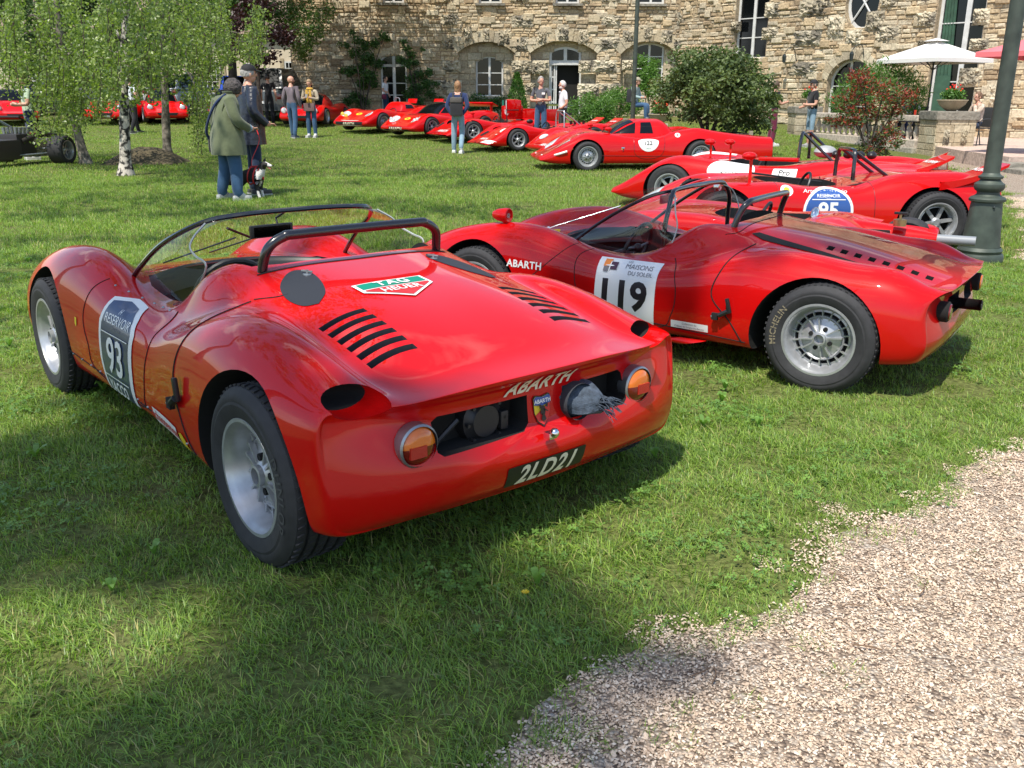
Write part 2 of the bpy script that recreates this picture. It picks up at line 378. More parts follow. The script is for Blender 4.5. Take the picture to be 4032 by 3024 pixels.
def cyl_y(mb, x, z, r, y0, y1, n=40, mi=0, z0=None):
    "wheel arch cutter: cylinder along y, extended downward"
    pts = []
    for i in range(n + 1):
        a = pi * i / n; pts.append((x + r * math.cos(a), z + r * math.sin(a)))
    if z0 is not None: pts = [(x + r, z0)] + pts + [(x - r, z0)]
    m = len(pts); V = [(a, y0, b) for a, b in pts] + [(a, y1, b) for a, b in pts]
    F = [tuple(range(m)), tuple(range(2 * m - 1, m - 1, -1))] + [(i, (i + 1) % m, m + (i + 1) % m, m + i)[::-1] for i in range(m)]
    return mb.add(V, F, mi)
def arch(mb, x, z, r, side, y0=.42, y1=1.1, n=36, flat=.18):
    "round arch, open below; sides close in slightly towards the bottom"
    pts = []
    for i in range(n + 1):
        a = -.62 + (pi + 1.24) * i / n; pts.append((x + r * math.cos(a), z + r * math.sin(a)))
    m = len(pts); V = [(a, side * y0, b) for a, b in pts] + [(a, side * y1, b) for a, b in pts]
    F = [tuple(range(m)), tuple(range(2 * m - 1, m - 1, -1))] + [(i, (i + 1) % m, m + (i + 1) % m, m + i)[::-1] for i in range(m)]
    return mb.add(V, F, 0)
def prism(mb, poly, fn0, fn1, mi=0):
    "closed prism between two maps of a 2d outline"
    m = len(poly); V = [fn0(*p) for p in poly] + [fn1(*p) for p in poly]
    return mb.add(V, [tuple(range(m)), tuple(range(2 * m - 1, m - 1, -1))] + [(i, (i + 1) % m, m + (i + 1) % m, m + i)[::-1] for i in range(m)], mi)
def cutter_mesh(mb, mats):
    me = pymesh('cutter', mb.V, mb.F, mats, mb.M); bm = bmesh.new(); bm.from_mesh(me); bmesh.ops.recalc_face_normals(bm, faces=bm.faces); bm.to_mesh(me); bm.free(); return me

# ---------------------------------------------------------------- wheels
_wh = {}
def wheel_meshes(r, w, rr, style, lod=0):
    k = (r, w, rr, style, lod)
    if k in _wh: return _wh[k]
    n = 56 if lod == 0 else 28
    t = MB(); h = w / 2  # axle along y, outer face at +y
    prof = [(rr - .004, -h * .86), (rr + .012, -h * .93), ((r + rr) / 2, -h), (r - .025, -h * .96), (r - .006, -h * .8)]
    if lod == 0:
        for g in (-.5, -.17, .17, .5): prof += [(r, h * g - .02 * w / .2), (r, h * g - .006), (r - .009, h * g - .005), (r - .009, h * g + .005), (r, h * g + .006)]
    prof += [(r - .006, h * .8), (r - .025, h * .96), ((r + rr) / 2 + .012, h), ((r + rr) / 2 + .004, h - .0015), ((r + rr) / 2 - .004, h + .0015), (rr + .012, h * .95), (rr - .002, h * .86), (rr - .004, h * .8)]
    t.lathe(prof, n, axis='y')
    if lod == 0:   # tread sipes
        for i in range(56):
            a = 2 * pi * i / 56
            for g in (-.68, -.33, 0, .33, .68):
                da = .03 * math.sin(g * 5)
                t.box(((r - .0008) * math.cos(a + da), h * g, (r - .0008) * math.sin(a + da)), (.006, w * .10, .012), R=Matrix.Rotation(-(a + da), 3, 'Y') @ Matrix.Rotation(.3, 3, 'X'))
    tm = t.mesh('tyre', [RUB], smooth=30)
    q = MB()
    q.lathe([(rr - .004, -h * .8), (rr + .004, h * .80), (rr + .008, h * .88), (rr + .005, h * .93), (rr - .006, h * .93), (rr - .010, h * .85), (rr - .014, h * .80), (rr - .020, h * .72), (rr - .024, h * .55), (rr - .034, h * .38), (rr - .037, h * .30)], n, axis='y')
    y0 = h * .30
    if style == 'cromodora':      # ring of ribs round a finned centre with four nuts
        q.lathe([(rr - .037, y0), (rr - .048, y0 + .002), (rr - .048, y0 - .02)], n, axis='y')
        q.lathe([(rr * .64, y0 - .02), (rr * .64, y0 + .008), (rr * .60, y0 + .014), (rr * .56, y0 + .006), (rr * .3, y0 + .018), (.034, y0 + .034), (.034, y0 + .05), (.026, y0 + .052), (.024, y0 + .01), (0.0, y0 + .01)], n, axis='y')
        for i in range(18):
            a = 2 * pi * i / 18; c = ((rr * .64 + rr - .045) / 2); q.box((c * math.cos(a), y0 + .001, c * math.sin(a)), (rr * .36, .018, .007), R=Matrix.Rotation(-a, 3, 'Y'))
        for i in range(8):
            a = 2 * pi * i / 8 + (.16 if i % 2 else -.16) + .4; c = (rr * .56 + .03) / 2; q.box((c * math.cos(a), y0 + .022, c * math.sin(a)), (rr * .5, .018, .007), R=Matrix.Rotation(-a, 3, 'Y'))
        for i in range(4):
            a = 2 * pi * i / 4 + .78; q.lathe([(.0, y0 + .03), (.012, y0 + .03), (.013, y0 + .012)], 8, axis='y', c=(.055 * math.cos(a), 0, .055 * math.sin(a)), mi=1)
        q.lathe([(0, y0 - .022), (rr - .03, y0 - .022)], n, axis='y', mi=1)
    elif style == 'spoke':
        q.lathe([(rr - .037, y0), (rr - .048, y0 + .002), (rr - .048, y0 - .03)], n, axis='y')
        q.lathe([(0, y0 + .045), (.03, y0 + .045), (.045, y0 + .03), (.05, y0 - .02)], 16, axis='y')
        for i in range(6):
            a = 2 * pi * i / 6; c = rr * .52; q.box((c * math.cos(a), y0 + .008, c * math.sin(a)), (rr * .74, .03, .034), R=Matrix.Rotation(-a, 3, 'Y') @ Matrix.Rotation(0, 3, 'Z'))
        q.lathe([(0, y0 - .06), (rr - .03, y0 - .06)], n, axis='y', mi=1)
    rm = q.mesh('rim', [ALU, MATT], smooth=30)
    _wh[k] = (tm, rm); return _wh[k]
def wheels(root, spec, style='cromodora', lod=0, skip=()):
    "spec: list (x, y outer centre, r, w, rr)"
    for x, y, r, w, rr in spec:
        tm, rm = wheel_meshes(r, w, rr, style, lod)
        e = empty('wheel', (x, y, r - .012), 0 if y > 0 else pi, root); e.rotation_euler[1] = random.uniform(0, 3) if y > 0 else 0
        link('tyre', tm, e); link('rim', rm, e)
def interior(root, x0, x1, w, z, seatx, wheelpos, floor=.16, m=None, seats=(.2, -.2), k=1.0):
    for y in seats:
        b = MB()
        b.grid(lambda u, v: (seatx + .40 - .45 * min(u * 1.6, 1) - .10 * max(0, u - .6) * 2, y + (v - .5) * .40, floor + .06 + .03 * (2 * v - 1) ** 2 * 2 + (0 if u < .6 else (u - .6) * 1.15 * k)), 12, 8)
        b.grid(lambda u, v: (seatx + .37 - .45 * min(u * 1.6, 1) - .10 * max(0, u - .6) * 2 - .05, y + (v - .5) * .42, floor + .03 + (0 if u < .6 else (u - .6) * 1.15 * k)), 12, 8)
        b.build('seat', m or MATT, root, smooth=60)
    if wheelpos:
        x, y, zz = wheelpos; s = MB(); pts = []
        for i in range(24):
            a = 2 * pi * i / 24; pts.append((x - .06 * math.sin(a), y + .165 * math.cos(a), zz + .155 * math.sin(a)))
        s.tube(pts, .014, 8, closed=True)
        for a in (.1, pi - .1, -pi / 2): s.tube([(x, y, zz), (x - .06 * math.sin(a), y + .16 * math.cos(a), zz + .15 * math.sin(a))], .007, 6, mi=1)
        s.tube([(x, y, zz), (x + .3, y, zz - .1)], .018, 8); s.ball((x - .01, y, zz), .03, 0)
        s.build('steering_wheel', [BLK, STEEL], root, smooth=True)
def seam(root, bvh, pts, side=(0, 1, 0), r=.0032, name='panel_gap', m=None, n=6):
    "dark gap line laid on the body along pts (projected along side)"
    s = Vector(side).normalized(); o = []
    for p in crv(pts, n):
        h = bvh.ray_cast(Vector(p) + s * .5, -s, 1.5)
        if h[0] is not None: o.append(h[0] + h[1] * .0002)
    if len(o) > 2: MB().tube(o, r, 5).build(name, m or MATT, root, smooth=True)
def tube_part(root, pts, r, m, name, n=10, sub=6): return MB().tube(crv(pts, sub) if sub else pts, r, n).build(name, m, root, smooth=True)
def patch(root, bvh, poly3, m, name, off=.004, side=(0, 1, 0), L=.04):
    "surface patch following the body: poly3 outline in car coordinates projected along side"
    s = Vector(side).normalized(); a = s.orthogonal().normalized() if abs(s.z) < .9 else Vector((1, 0, 0)); b = s.cross(a)
    O = sum((Vector(p) for p in poly3), Vector()) / len(poly3); pl = [((Vector(p) - O).dot(a), (Vector(p) - O).dot(b)) for p in poly3]
    ar = sum(pl[i][0] * pl[(i + 1) % len(pl)][1] - pl[(i + 1) % len(pl)][0] * pl[i][1] for i in range(len(pl)))
    if ar < 0: pl = pl[::-1]
    V, F = shape_geo(pl, L); P = []
    for x, y in V:
        p = O + a * x + b * y; h = bvh.ray_cast(p + s * .6, -s, 2)
        P.append(h[0] + (h[1] if h[1].dot(s) > 0 else -h[1]) * off if h[0] is not None else p)
    return link(name, pymesh(name, P, F, m, smooth=True), root)
def roundel(D, r, bg, num, numm, size, ring=None):
    if ring: D.shape(circ(r * 1.12), ring)
    D.shape(circ(r), bg); D.text(num, size, numm, bold=.02); return D
# ---------------------------------------------------------------- hero: open racing car number 93
ST93 = [ # x, z0, yv, zv, yc, zc, ym, zm, zb
 (2.93, .38, .34, .39, .52, .42, .66, .32, .19), (2.78, .455, .36, .46, .56, .555, .725, .39, .17), (2.5, .53, .36, .53, .575, .66, .76, .46, .15), (2.2, .57, .36, .57, .585, .715, .762, .49, .15),
 (1.95, .60, .38, .59, .585, .725, .752, .49, .15), (1.72, .615, .43, .60, .59, .685, .742, .47, .15), (1.5, .60, .47, .585, .61, .61, .735, .45, .15), (1.3, .585, .50, .572, .62, .573, .735, .43, .15),
 (1.12, .61, .505, .60, .63, .56, .735, .43, .15), (.98, .70, .505, .695, .635, .55, .737, .43, .15), (.83, .79, .50, .785, .64, .57, .742, .445, .15), (.66, .795, .485, .765, .64, .62, .757, .465, .15),
 (.42, .768, .475, .715, .625, .69, .775, .49, .15), (.15, .735, .485, .672, .612, .704, .79, .50, .15), (-.08, .69, .487, .632, .602, .668, .785, .50, .15), (-.27, .632, .485, .590, .595, .622, .765, .505, .165), (-.37, .598, .47, .575, .60, .60, .742, .52, .175), (-.445, .585, .46, .572, .61, .572, .722, .535, .185)]
TAIL93 = (-.47, .085, [(.15, .07), (.19, .035), (.225, .0), (.26, -.014), (.31, -.022), (.35, -.024), (.37, -.016), (.395, .018), (.5, .03), (.535, .026), (.553, .006), (.568, -.016), (.60, -.02)])
def scoop_cut(mb, x, y, z, s):
    "teardrop air outlet: pocket that opens rearward"
    k = MB(); k.ball((x - .075, y + .012 * s, z - .03), (.043, .088, .135), 2, 28, 27, Matrix.Rotation(pi / 2, 3, 'Y'))
    F = []; M_ = []
    for f in k.F:
        cx = sum(k.V[i][0] for i in f) / 4; F.append(f); M_.append(0 if cx > x - .008 else 2)
    b = len(mb.V); mb.V += k.V; mb.F += [tuple(i + b for i in f) for f in F]; mb.M += M_
def spider_body(name, st, tail, paint, cuts=True, zoff=0):
    me = body_mesh(name, st, paint, tail, su=6, sv=6, zc=.40); bv = bvh_of(me); mb = MB()
    for s in (1, -1): arch(mb, .035, .255, .345, s); arch(mb, 2.27, .262, .345, s)
    return me, bv, mb
def cockpit_poly(): return [(.70, .40), (.66, .3), (.645, 0), (.66, -.3), (.70, -.40), (.8, -.43), (1.0, -.46), (1.3, -.49), (1.55, -.485), (1.74, -.43), (1.86, -.28), (1.9, 0), (1.86, .28), (1.74, .43), (1.55, .485), (1.3, .49), (1.0, .46), (.8, .43)]
def frame_curve():
    h = [(1.70, .54, .565), (1.6, .525, .655), (1.42, .49, .775), (1.25, .45, .855), (1.13, .38, .91), (1.09, .28, .928), (1.08, .12, .935)]
    return h + [(x, -y, z) for x, y, z in h[::-1]]
def screen(root, frame, base, side_edge, fm=None, r=.011, name='windscreen'):
    "wrap-round screen between hoop frame and base curve, two side panes, black frame"
    F = np.array(crv(frame, 5)); B = np.array(crv(base, 5)); n = 40
    def at(C, u): i = u * (len(C) - 1); k = min(int(i), len(C) - 2); return C[k] + (C[k + 1] - C[k]) * (i - k)
    g = MB()
    def fn(u, v):
        a, b = at(B, u), at(F, u); p = a + (b - a) * v; bul = .075 * math.sin(pi * v) * math.sin(pi * u) ** .8; return tuple(p + np.array([bul * .6, 0, bul]))
    g.grid(fn, n, 10); g.build(name, GLASS, root, smooth=80)
    half = len(F) // 2
    for s in (1, -1):
        E = np.array(crv([(x, y * s, z) for x, y, z in side_edge], 5)); FF = F[:half] if s == 1 else F[::-1][:half]; w = MB()
        w.grid(lambda u, v: tuple(at(FF, u * .93) * (1 - v) + at(E, u) * v + np.array([0, s * .03 * math.sin(pi * v) * math.sin(pi * u), 0])), 16, 8); w.build('side_screen', GLASSR, root, smooth=80); MB().tube([tuple(p) for p in E], .0045, 5).build('screen_edge', mat('edge_highlight', (.35, .38, .36), .2, coat=1), root, smooth=True)  # pale tube along the glass edge stands in for its highlight
    MB().tube([tuple(p) for p in F], r, 8).build('screen_frame', fm or GLB, root, smooth=True)
def tail_lamp(root, c, r=.062):
    b = MB(); x, y, z = c
    b.lathe([(0, -.0), (r, 0), (r + .004, .01), (r + .004, .045), (r - .002, .05)], 28, axis='x', mi=0)
    for V in [b.V]: b.V = [(x - q[0], y + q[1], z + q[2]) for q in V]
    b.build('lamp_ring', [STEEL], root, smooth=True); w = MB()
    for a0, a1, mi in ((0, pi, 0), (pi, 2 * pi, 1)): w.lathe([(0, .06), (r * .5, .058), (r * .85, .05), (r - .003, .04)], 16, axis='x', mi=mi, a0=a0, a1=a1)
    w.V = [(x - q[0], y + q[1], z + q[2]) for q in w.V]
    w.box((x - .057, y + (.012 if y > 0 else -.012), z - .012), (.01, r * .9, r * .55), 2)
    w.build('tail_light', [AMB, RLENS, REFL], root, smooth=50)
def latch(root, c, a=.5):
    b = MB(); x, y, z = c
    b.bbox((x, y + .012, z), (.022, .018, .085), .008, 0, Matrix.Rotation(a * .3, 3, 'Y')); b.tube([(x + .0, y + .016, z - .03), (x + .05, y + .014, z - .06)], .014, 8, 0); b.bbox((x + .075, y + .01, z - .068), (.035, .02, .04), .004, 1); b.ball((x + .09, y + .012, z - .07), .009, 2)
    b.build('bonnet_latch', [BLK, MATT, STEEL], root, smooth=40)
def shield(D, s=1.0):
    o = [(-.5, .42), (-.38, .5), (0, .44), (.38, .5), (.5, .42), (.46, -.1), (.3, -.42), (0, -.62), (-.3, -.42), (-.46, -.1)]
    k = .048 * s; P = lambda q, f=1: [(a * k * f, b * k * f * 1.25) for a, b in q]
    D.shape(P(o, 1.08)[::-1], BKP, L=.05); D.shape(P(o)[::-1], YEL, L=.05); D.shape([(a * k, b * k * 1.25) for a, b in ((.46, .2), (.46, -.1), (.3, -.42), (0, -.62), (-.3, -.42), (-.44, -.2))][::-1], REDP, L=.05)
    D.shape([(a * k, b * k * 1.25) for a, b in ((-.5, .42), (-.38, .5), (0, .44), (.38, .5), (.5, .42), (.48, .18), (0, .12), (-.48, .18))][::-1], BLUEP, L=.05)
    D.text('ABARTH', .0125 * s, WHT, (0, .30 * k * 1.25), bold=.03)
    # the scorpion: body, tail and claws
    D.shape(circ(.007 * s, .012 * s, 10), BKP, (0, -.004 * s)); D.shape([(-.002 * s, -.01 * s), (.003 * s, -.012 * s), (.008 * s, -.024 * s), (.0, -.028 * s), (-.006 * s, -.022 * s)], BKP)
    for q in (1, -1): D.shape([(q * .004 * s, .006 * s), (q * .012 * s, .002 * s), (q * .014 * s, .012 * s), (q * .009 * s, .012 * s)][::(1 if q > 0 else -1)], BKP); D.shape([(q * .004 * s, -.004 * s), (q * .013 * s, -.008 * s), (q * .013 * s, -.006 * s), (q * .004 * s, 0)][::(1 if q < 0 else -1)], BKP)
    return D
def louvre_poly(u0, u1): return None
def build93():
    root = empty('racing_car', (-.2058, 3.0757, 0), 2.27652)
    tag(root, 'large open red racing car number 93 in the foreground, seen from its tail', 'racing car', 'red racing cars on the lawn')
    me, bv, mb = spider_body('body', ST93, TAIL93, RED)
    prism(mb, cockpit_poly()[::-1], lambda a, b: (a, b, .2), lambda a, b: (a, b, 1.2))
    for s in (1, -1):
        for i in range(6):     # engine louvres
            x = .075 - .062 * i; ya, yb = (.478 - .002 * i, .282 + .003 * i)
            if s < 0: ya, yb = -.21 + .0 * i, -.335 - .0 * i; ya, yb = -.262 + .004 * i + 0, -.43 + .002 * i
            sg = s; x = .072 - .057 * i; ya, yb = sg * .462, sg * .288; q_ = [k / 6 for k in range(7)]
            pl = [(x + .014 * (1 - (2 * k - 1) ** 2) + .006 * k, ya + (yb - ya) * k) for k in q_] + [(x + .031 + .014 * (1 - (2 * k - 1) ** 2) + .006 * k, ya + (yb - ya) * k) for k in q_[::-1]]
            z = bv.ray_cast(Vector((x, (ya + yb) / 2, 2)), Vector((0, 0, -1)))[0].z
            prism(mb, pl, lambda a, b: (a, b, z - .035), lambda a, b: (a, b, z + .2), 1)
        scoop_cut(mb, -.285, .60 * s, .605, s)
        y0, y1 = (.045, .40) if s > 0 else (-.105, -.40)  # rear openings
        pl = [(y0, .50), (y1 - s * .02, .50), (y1, .485), (y1, .40), (y1 - s * .02, .385), (y0 + s * .025, .39), (y0, .41)]
        prism(mb, pl, lambda a, b: (-.7, a, b), lambda a, b: (-.36, a, b))
    me = cut(me, cutter_mesh(mb, [MATT, MESHB, REDH]), [RED]); link('body', me, root)
    # engine and gearbox shapes inside the rear openings
    g = MB(); g.lathe([(0, 0), (.05, 0), (.055, .01), (.075, .02), (.078, .06)], 18, axis='x', c=(-.42, .19, .44))
    for i in range(8): a = i * pi / 4; g.lathe([(0, 0), (.006, 0), (.006, .015)], 6, axis='x', c=(-.425, .19 + .07 * math.cos(a), .44 + .07 * math.sin(a)))
    g.bbox((-.40, .12, .43), (.05, .03, .06), .008); g.tube([(-.42, .3, .47), (-.41, .36, .42), (-.40, .38, .39)], .008, 6); g.build('gearbox', mat('oily_metal', (.035, .035, .038), .45, metal=.5), root, smooth=40)
    wheels(root, [(0, .675, .288, .235, .182), (0, -.675, .288, .235, .182), (2.26, .68, .283, .19, .182), (2.26, -.68, .283, .19, .182)])
    screen(root, frame_curve(), [(1.70, .545, .56), (1.82, .47, .585), (1.93, .33, .61), (2.0, .15, .625), (2.01, 0, .628), (2.0, -.15, .625), (1.93, -.33, .61), (1.82, -.47, .585), (1.70, -.545, .56)],
           [(1.05, .53, .575), (.97, .515, .66), (.88, .50, .775), (.97, .50, .80), (1.05, .49, .825), (1.07, .46, .865), (1.10, .40, .905)])
    tube_part(root, [(.65, .392, .70), (.63, .388, .80), (.61, .37, .865), (.6, .315, .90), (.595, .24, .907), (.595, -.24, .907), (.6, -.315, .90), (.61, -.37, .865), (.63, -.388, .80), (.65, -.392, .70)], .0185, GLB, 'roll_hoop', 14, 8)
    m = MB(); m.bbox((1.16, .09, .845), (.02, .20, .055), .012, 0, Matrix.Rotation(.05, 3, 'Z')); m.box((1.148, .09, .845), (.004, .17, .04), 1, Matrix.Rotation(.05, 3, 'Z')); m.tube([(1.16, .06, .87), (1.17, .06, .895), (1.12, .04, .925)], .005, 6); m.build('rear_view_mirror', [BLK, mat('dark_mirror', (.05, .05, .05), .1, metal=1)], root, smooth=40)
    b = MB(); b.grid(lambda u, v: (1.62 + .25 * (1 - abs(2 * u - 1) ** 2.4) + .05 * v, (u - .5) * .96, .60 - .10 * (1 - v) ** 2 + .015 * (1 - abs(2 * u - 1) ** 2)), 20, 4); b.build('dashboard', BLK, root, smooth=60)
    interior(root, .7, 1.7, .9, .55, .85, (1.33, .22, .56), m=mat('black_seat', (.015, .015, .016), .6))
    w = MB(); w.tube([(2.0, .03, .64), (1.75, -.12, .735), (1.55, -.3, .76)], .004, 6); w.tube([(1.9, .3, .63), (1.62, .05, .76)], .004, 6); w.tube([(1.68, -.05, .745), (1.45, .16, .83)], .006, 6); w.build('wiper', BLK, root, smooth=True)
    for s in (1, -1):
        tail_lamp(root, (-.408, .462 * s, .435))
        ov = [p[:2] for p in crv([(.25, .375, 0), (.28, .420, 0), (.37, .432, 0), (.47, .405, 0), (.545, .34, 0), (.56, .29, 0), (.51, .262, 0), (.41, .275, 0), (.31, .315, 0), (.25, .375, 0)], 4)[:-1]]
        patch(root, bv, [(a, b * s, .7) for a, b in ov], MESHB, 'air_intake_mesh', .0025, (0, 0, 1), .03)
        h = bv.ray_cast(Vector((.50, .28 * s, 2)), Vector((0, 0, -1)))[0]; q = MB(); q.lathe([(0, .004), (.016, .004), (.017, 0)], 12, c=h); q.tube([h + Vector((0, 0, .004)), h + Vector((0, 0, .018))], .005, 6); q.tube([h + Vector((-.02, -.01, .012)), h + Vector((.02, .012, .014))], .0035, 5); q.build('bonnet_pin', [STEEL], root, smooth=True)
        latch(root, (.53, .775 * s, .43)) if s > 0 else None
        b = MB(); b.box((.655, .39 * s, .735), (.05, .045, .012)); b.build('hoop_foot', MATT, root)
    # panel joints
    seam(root, bv, [(.47, .5, .7), (.53, .6, .66), (.58, .72, .58), (.615, .8, .46), (.56, .8, .33), (.49, .8, .22)], (.0, .8, .45), .004, 'tail_seam')
    seam(root, bv, [(.47, .5, .7), (.42, .46, .75), (.40, .42, .76)], (0, .3, .9), .003, 'tail_seam')
    seam(root, bv, [(.615, .42, .8), (.60, .3, .8), (.59, 0, .8), (.60, -.3, .8), (.615, -.42, .8)], (0, 0, 1), .004, 'tail_seam')
    seam(root, bv, [(1.62, .56, .6), (1.68, .66, .55), (1.71, .75, .46), (1.67, .8, .38), (1.61, .8, .27), (1.1, .8, .245), (1.02, .8, .30), (.98, .8, .42), (.95, .76, .52), (1.0, .6, .6)], (0, .85, .4), .0028, 'door_seam')
    seam(root, bv, [(2.05, .8, .27), (1.4, .8, .235), (.6, .8, .215)], (0, 1, 0), .0028, 'sill_seam')
    r = MB()
    for i in range(14):
        x = 2.02 - .112 * i; h = bv.ray_cast(Vector((x, 2, .262 - .012 * i * .3)), Vector((0, -1, 0)))
        if h[0]: r.ball(h[0], .006, 0, 6, 4)
    for i in range(6):
        x = 1.55 - .09 * i; h = bv.ray_cast(Vector((x, 1.2, .99)), Vector((0, -.83, -.55)))
        if h[0] and h[0].z > .5: r.ball(h[0], .006, 0, 6, 4)
    r.build('rivet', [STEEL], root, smooth=True)['kind'] = 'stuff'
    # print
    D = Decal(bv, (1.30, .80, .405), (-1, 0, 0), (0, -.30, 1)); ol = [(-.16, .20), (-.19, .10), (-.19, -.05), (-.17, -.17), (.14, -.175), (.155, -.05), (.16, .10), (.12, .155), (.06, .2), (-.05, .215)]
    D.shape([(a * 1.12, b * 1.05 + .0) for a, b in ol][::-1], WHT); D.shape([(a * .93 - .01, b * 1.0 - .005) for a, b in ol][::-1], NAVY)
    D.text('RESERVOIR', .055, WHT, (-.02, .125)); D.text('SWISS MADE', .018, GRYP, (-.02, .09)); D.shape(rrect(.30, .004, .001), WHT, (-.02, .065)); D.text('93', .2, WHT, (-.015, -.02), bold=.015); D.shape(rrect(.30, .004, .001), WHT, (-.02, -.108)); D.text('YACCO', .062, WHT, (-.01, -.143), bold=.02); D.text('H', .03, WHT, (-.02, .162), shear=.3)
    D.build('number_sticker', root)
    D = Decal(bv, (.80, .80, .20), (-1, 0, 0), (0, .25, 1)); D.shape(rrect(.28, .075, .004), WHT); D.text('échappement', .058, REDP, (0, .004), bold=.01); D.build('sponsor_sticker', root)
    D = Decal(bv, (.60, .80, .20), (-1, 0, 0), (0, .25, 1)); D.shape([(-.04, -.025), (.04, -.03), (.035, .02), (0, .035), (-.035, .025)], YEL); D.build('yellow_sticker', root)
    D = Decal(bv, (1.80, .80, .43), (-1, 0, 0), (0, 0, 1)); D.shape([(-.012, .02), (.012, .02), (.01, -.01), (0, -.022), (-.01, -.01)][::-1], YEL); D.build('small_badge', root)
    D = Decal(bv, (.215, .08, .9), (0, -1, 0), (1, 0, 0)); D.eps = .003
    k = [(-.135, .072), (.0, .078), (.135, .072), (.135, -.0), (0, -.115), (-.135, -.0)]
    k = [(-.15, .045), (-.09, .078), (.09, .078), (.15, .045), (.085, -.075), (0, -.095), (-.085, -.075)]; k = [(-.145, .075), (.145, .075), (.145, -.01), (0, -.11), (-.145, -.01)]
    D.shape(k[::-1], WHT); D.shape([(-.132, .068), (.132, .068), (.132, .014), (-.132, .014)][::-1], GRNP); D.shape([(-.132, .004), (.132, .004), (.132, -.006), (0, -.098), (-.132, -.006)][::-1], REDP)
    D.text('TAG', .062, WHT, (0, .041), bold=.03, spacing=1.2); D.text('HEUER', .052, WHT, (0, -.028), bold=.015, spacing=1.05); D.build('shield_sticker', root)
    D = Decal(bv, (-.6, 0, .538), (0, -1, 0), (0, 0, 1)); D.text('ABARTH', .066, CREAM, bold=.03, shear=.3, spacing=1.12); D.build('tail_lettering', root)
    D = Decal(bv, (-.6, -.012, .445), (0, -1, 0), (0, 0, 1)); shield(D, 1.45); D.build('crest', root)
    D = Decal(bv, (-.6, -.01, .272), (0, -1, 0), (.1, 0, 1)); D.shape(rrect(.335, .07, .006), BKP); D.text('2LD21', .082, CREAM, (0, 0), bold=.03, shear=.35, spacing=1.15); D.build('number_plate', root)
    b = MB(); b.bbox((-.505, .0, .375), (.03, .035, .022), .005); b.ball((-.52, -.003, .385), .016, 0); b.build('plate_lamp', [CHR], root, smooth=True)
    # the rag round the exhaust
    b = MB(); b.lathe([(0, .02), (.04, .02), (.062, .0), (.062, -.08)], 20, axis='x', c=(-.40, -.155, .445)); b.build('exhaust_sleeve', mat('dark_cloth', (.03, .035, .045), .9), root, smooth=True)
    r = MB(); R0 = RS.rand(200)
    def rag(u, v):
        a = 2 * pi * v; rr = .055 * (1 - u) ** .6 + .022 + .008 * math.sin(3 * a + 5 * u) + .006 * math.sin(7 * a); x = -.43 - .095 * u; return (x, -.165 - .05 * u + rr * math.cos(a), .445 - .01 * u + rr * .85 * math.sin(a))
    r.grid(rag, 10, 20)
    for i in range(40):
        a = 2 * pi * i / 40; p = Vector((-.52, -.215 + .024 * math.cos(a), .435 + .02 * math.sin(a))); d = Vector((-.03 - .03 * R0[i], (R0[i + 40] - .7) * .05, (R0[i + 80] - .55) * .04)); r.tube([p, p + d * .6, p + d + Vector((0, 0, -.01))], .0013, 4)
    r.build('exhaust_rag', mat('blue_grey_denim', (.05, .068, .095), .9, noise=(60, .6, 1.5), bump=(200, .6, .004)), root, smooth=60)
    V, F = text_geo('DUNLOP', .05, 0, .02, 1.25); P = []
    for x, y in V: a = rad(176) + x / .235; P.append(((.235 + y) * math.cos(a), .7945, .276 + (.235 + y) * math.sin(a)))
    link('tyre_lettering', pymesh('tyre_lettering', P, F, mat('raised_rubber', (.055, .055, .057), .6)), root)
    f = MB(); f.box((2.86, .66, .40), (.03, .03, .03)); f.build('side_marker', [AMB], root)
    return root
hero = build93()
# ---------------------------------------------------------------- the other racing cars
def gen(wb=2.2, nose=.72, tail=.55, W=.78, hn=.30, hf=.70, hm=.56, hr=.72, ht=.60, zb=.12, zc=-.10, ns=.40, rise=0):
    "stations of a low prototype body"
    L = [(wb + nose, hn, hn, .88), (wb + nose * .75, hn + .07, hn + .10, .94), (wb + nose * .42, (hn + hf) / 2 - .01, (hn + hf) / 2 + .06, .98), (wb + .04, hf + zc, hf, 1), (wb - .28, hf + zc + .02, hf - .01, .99), (wb * .74, hm + .03, hm + .05, .965), (wb * .6, hm, hm, .955),
         (wb * .45, hm, hm, .955), (wb * .33, hm + .02 + rise, hm + .02, .965), (.45, hm + .06 + rise, (hm + hr) / 2 + .03, .98), (.2, hr + zc + rise, hr - .005, 1), (-.05, hr + zc + rise * .7, hr, 1), (-.28, (hr + ht) / 2 + zc * .7, (hr + ht) / 2 + .03, .985), (-tail * .8, ht + zc * .4, ht + .005, .95), (-tail, ht - .005, ht - .005, .92)]
    o = []
    for i, (x, z0, c, k) in enumerate(L):
        w = W * k; end = i == 0; o.append((x, z0, w * ns / .78, min(z0, c) - .005, w * .76, c, w, max(zb + .1, min(c - .06, .46)) if not end else hn - .05, zb + (.05 if end else .02 if i == len(L) - 1 else 0)))
    return o
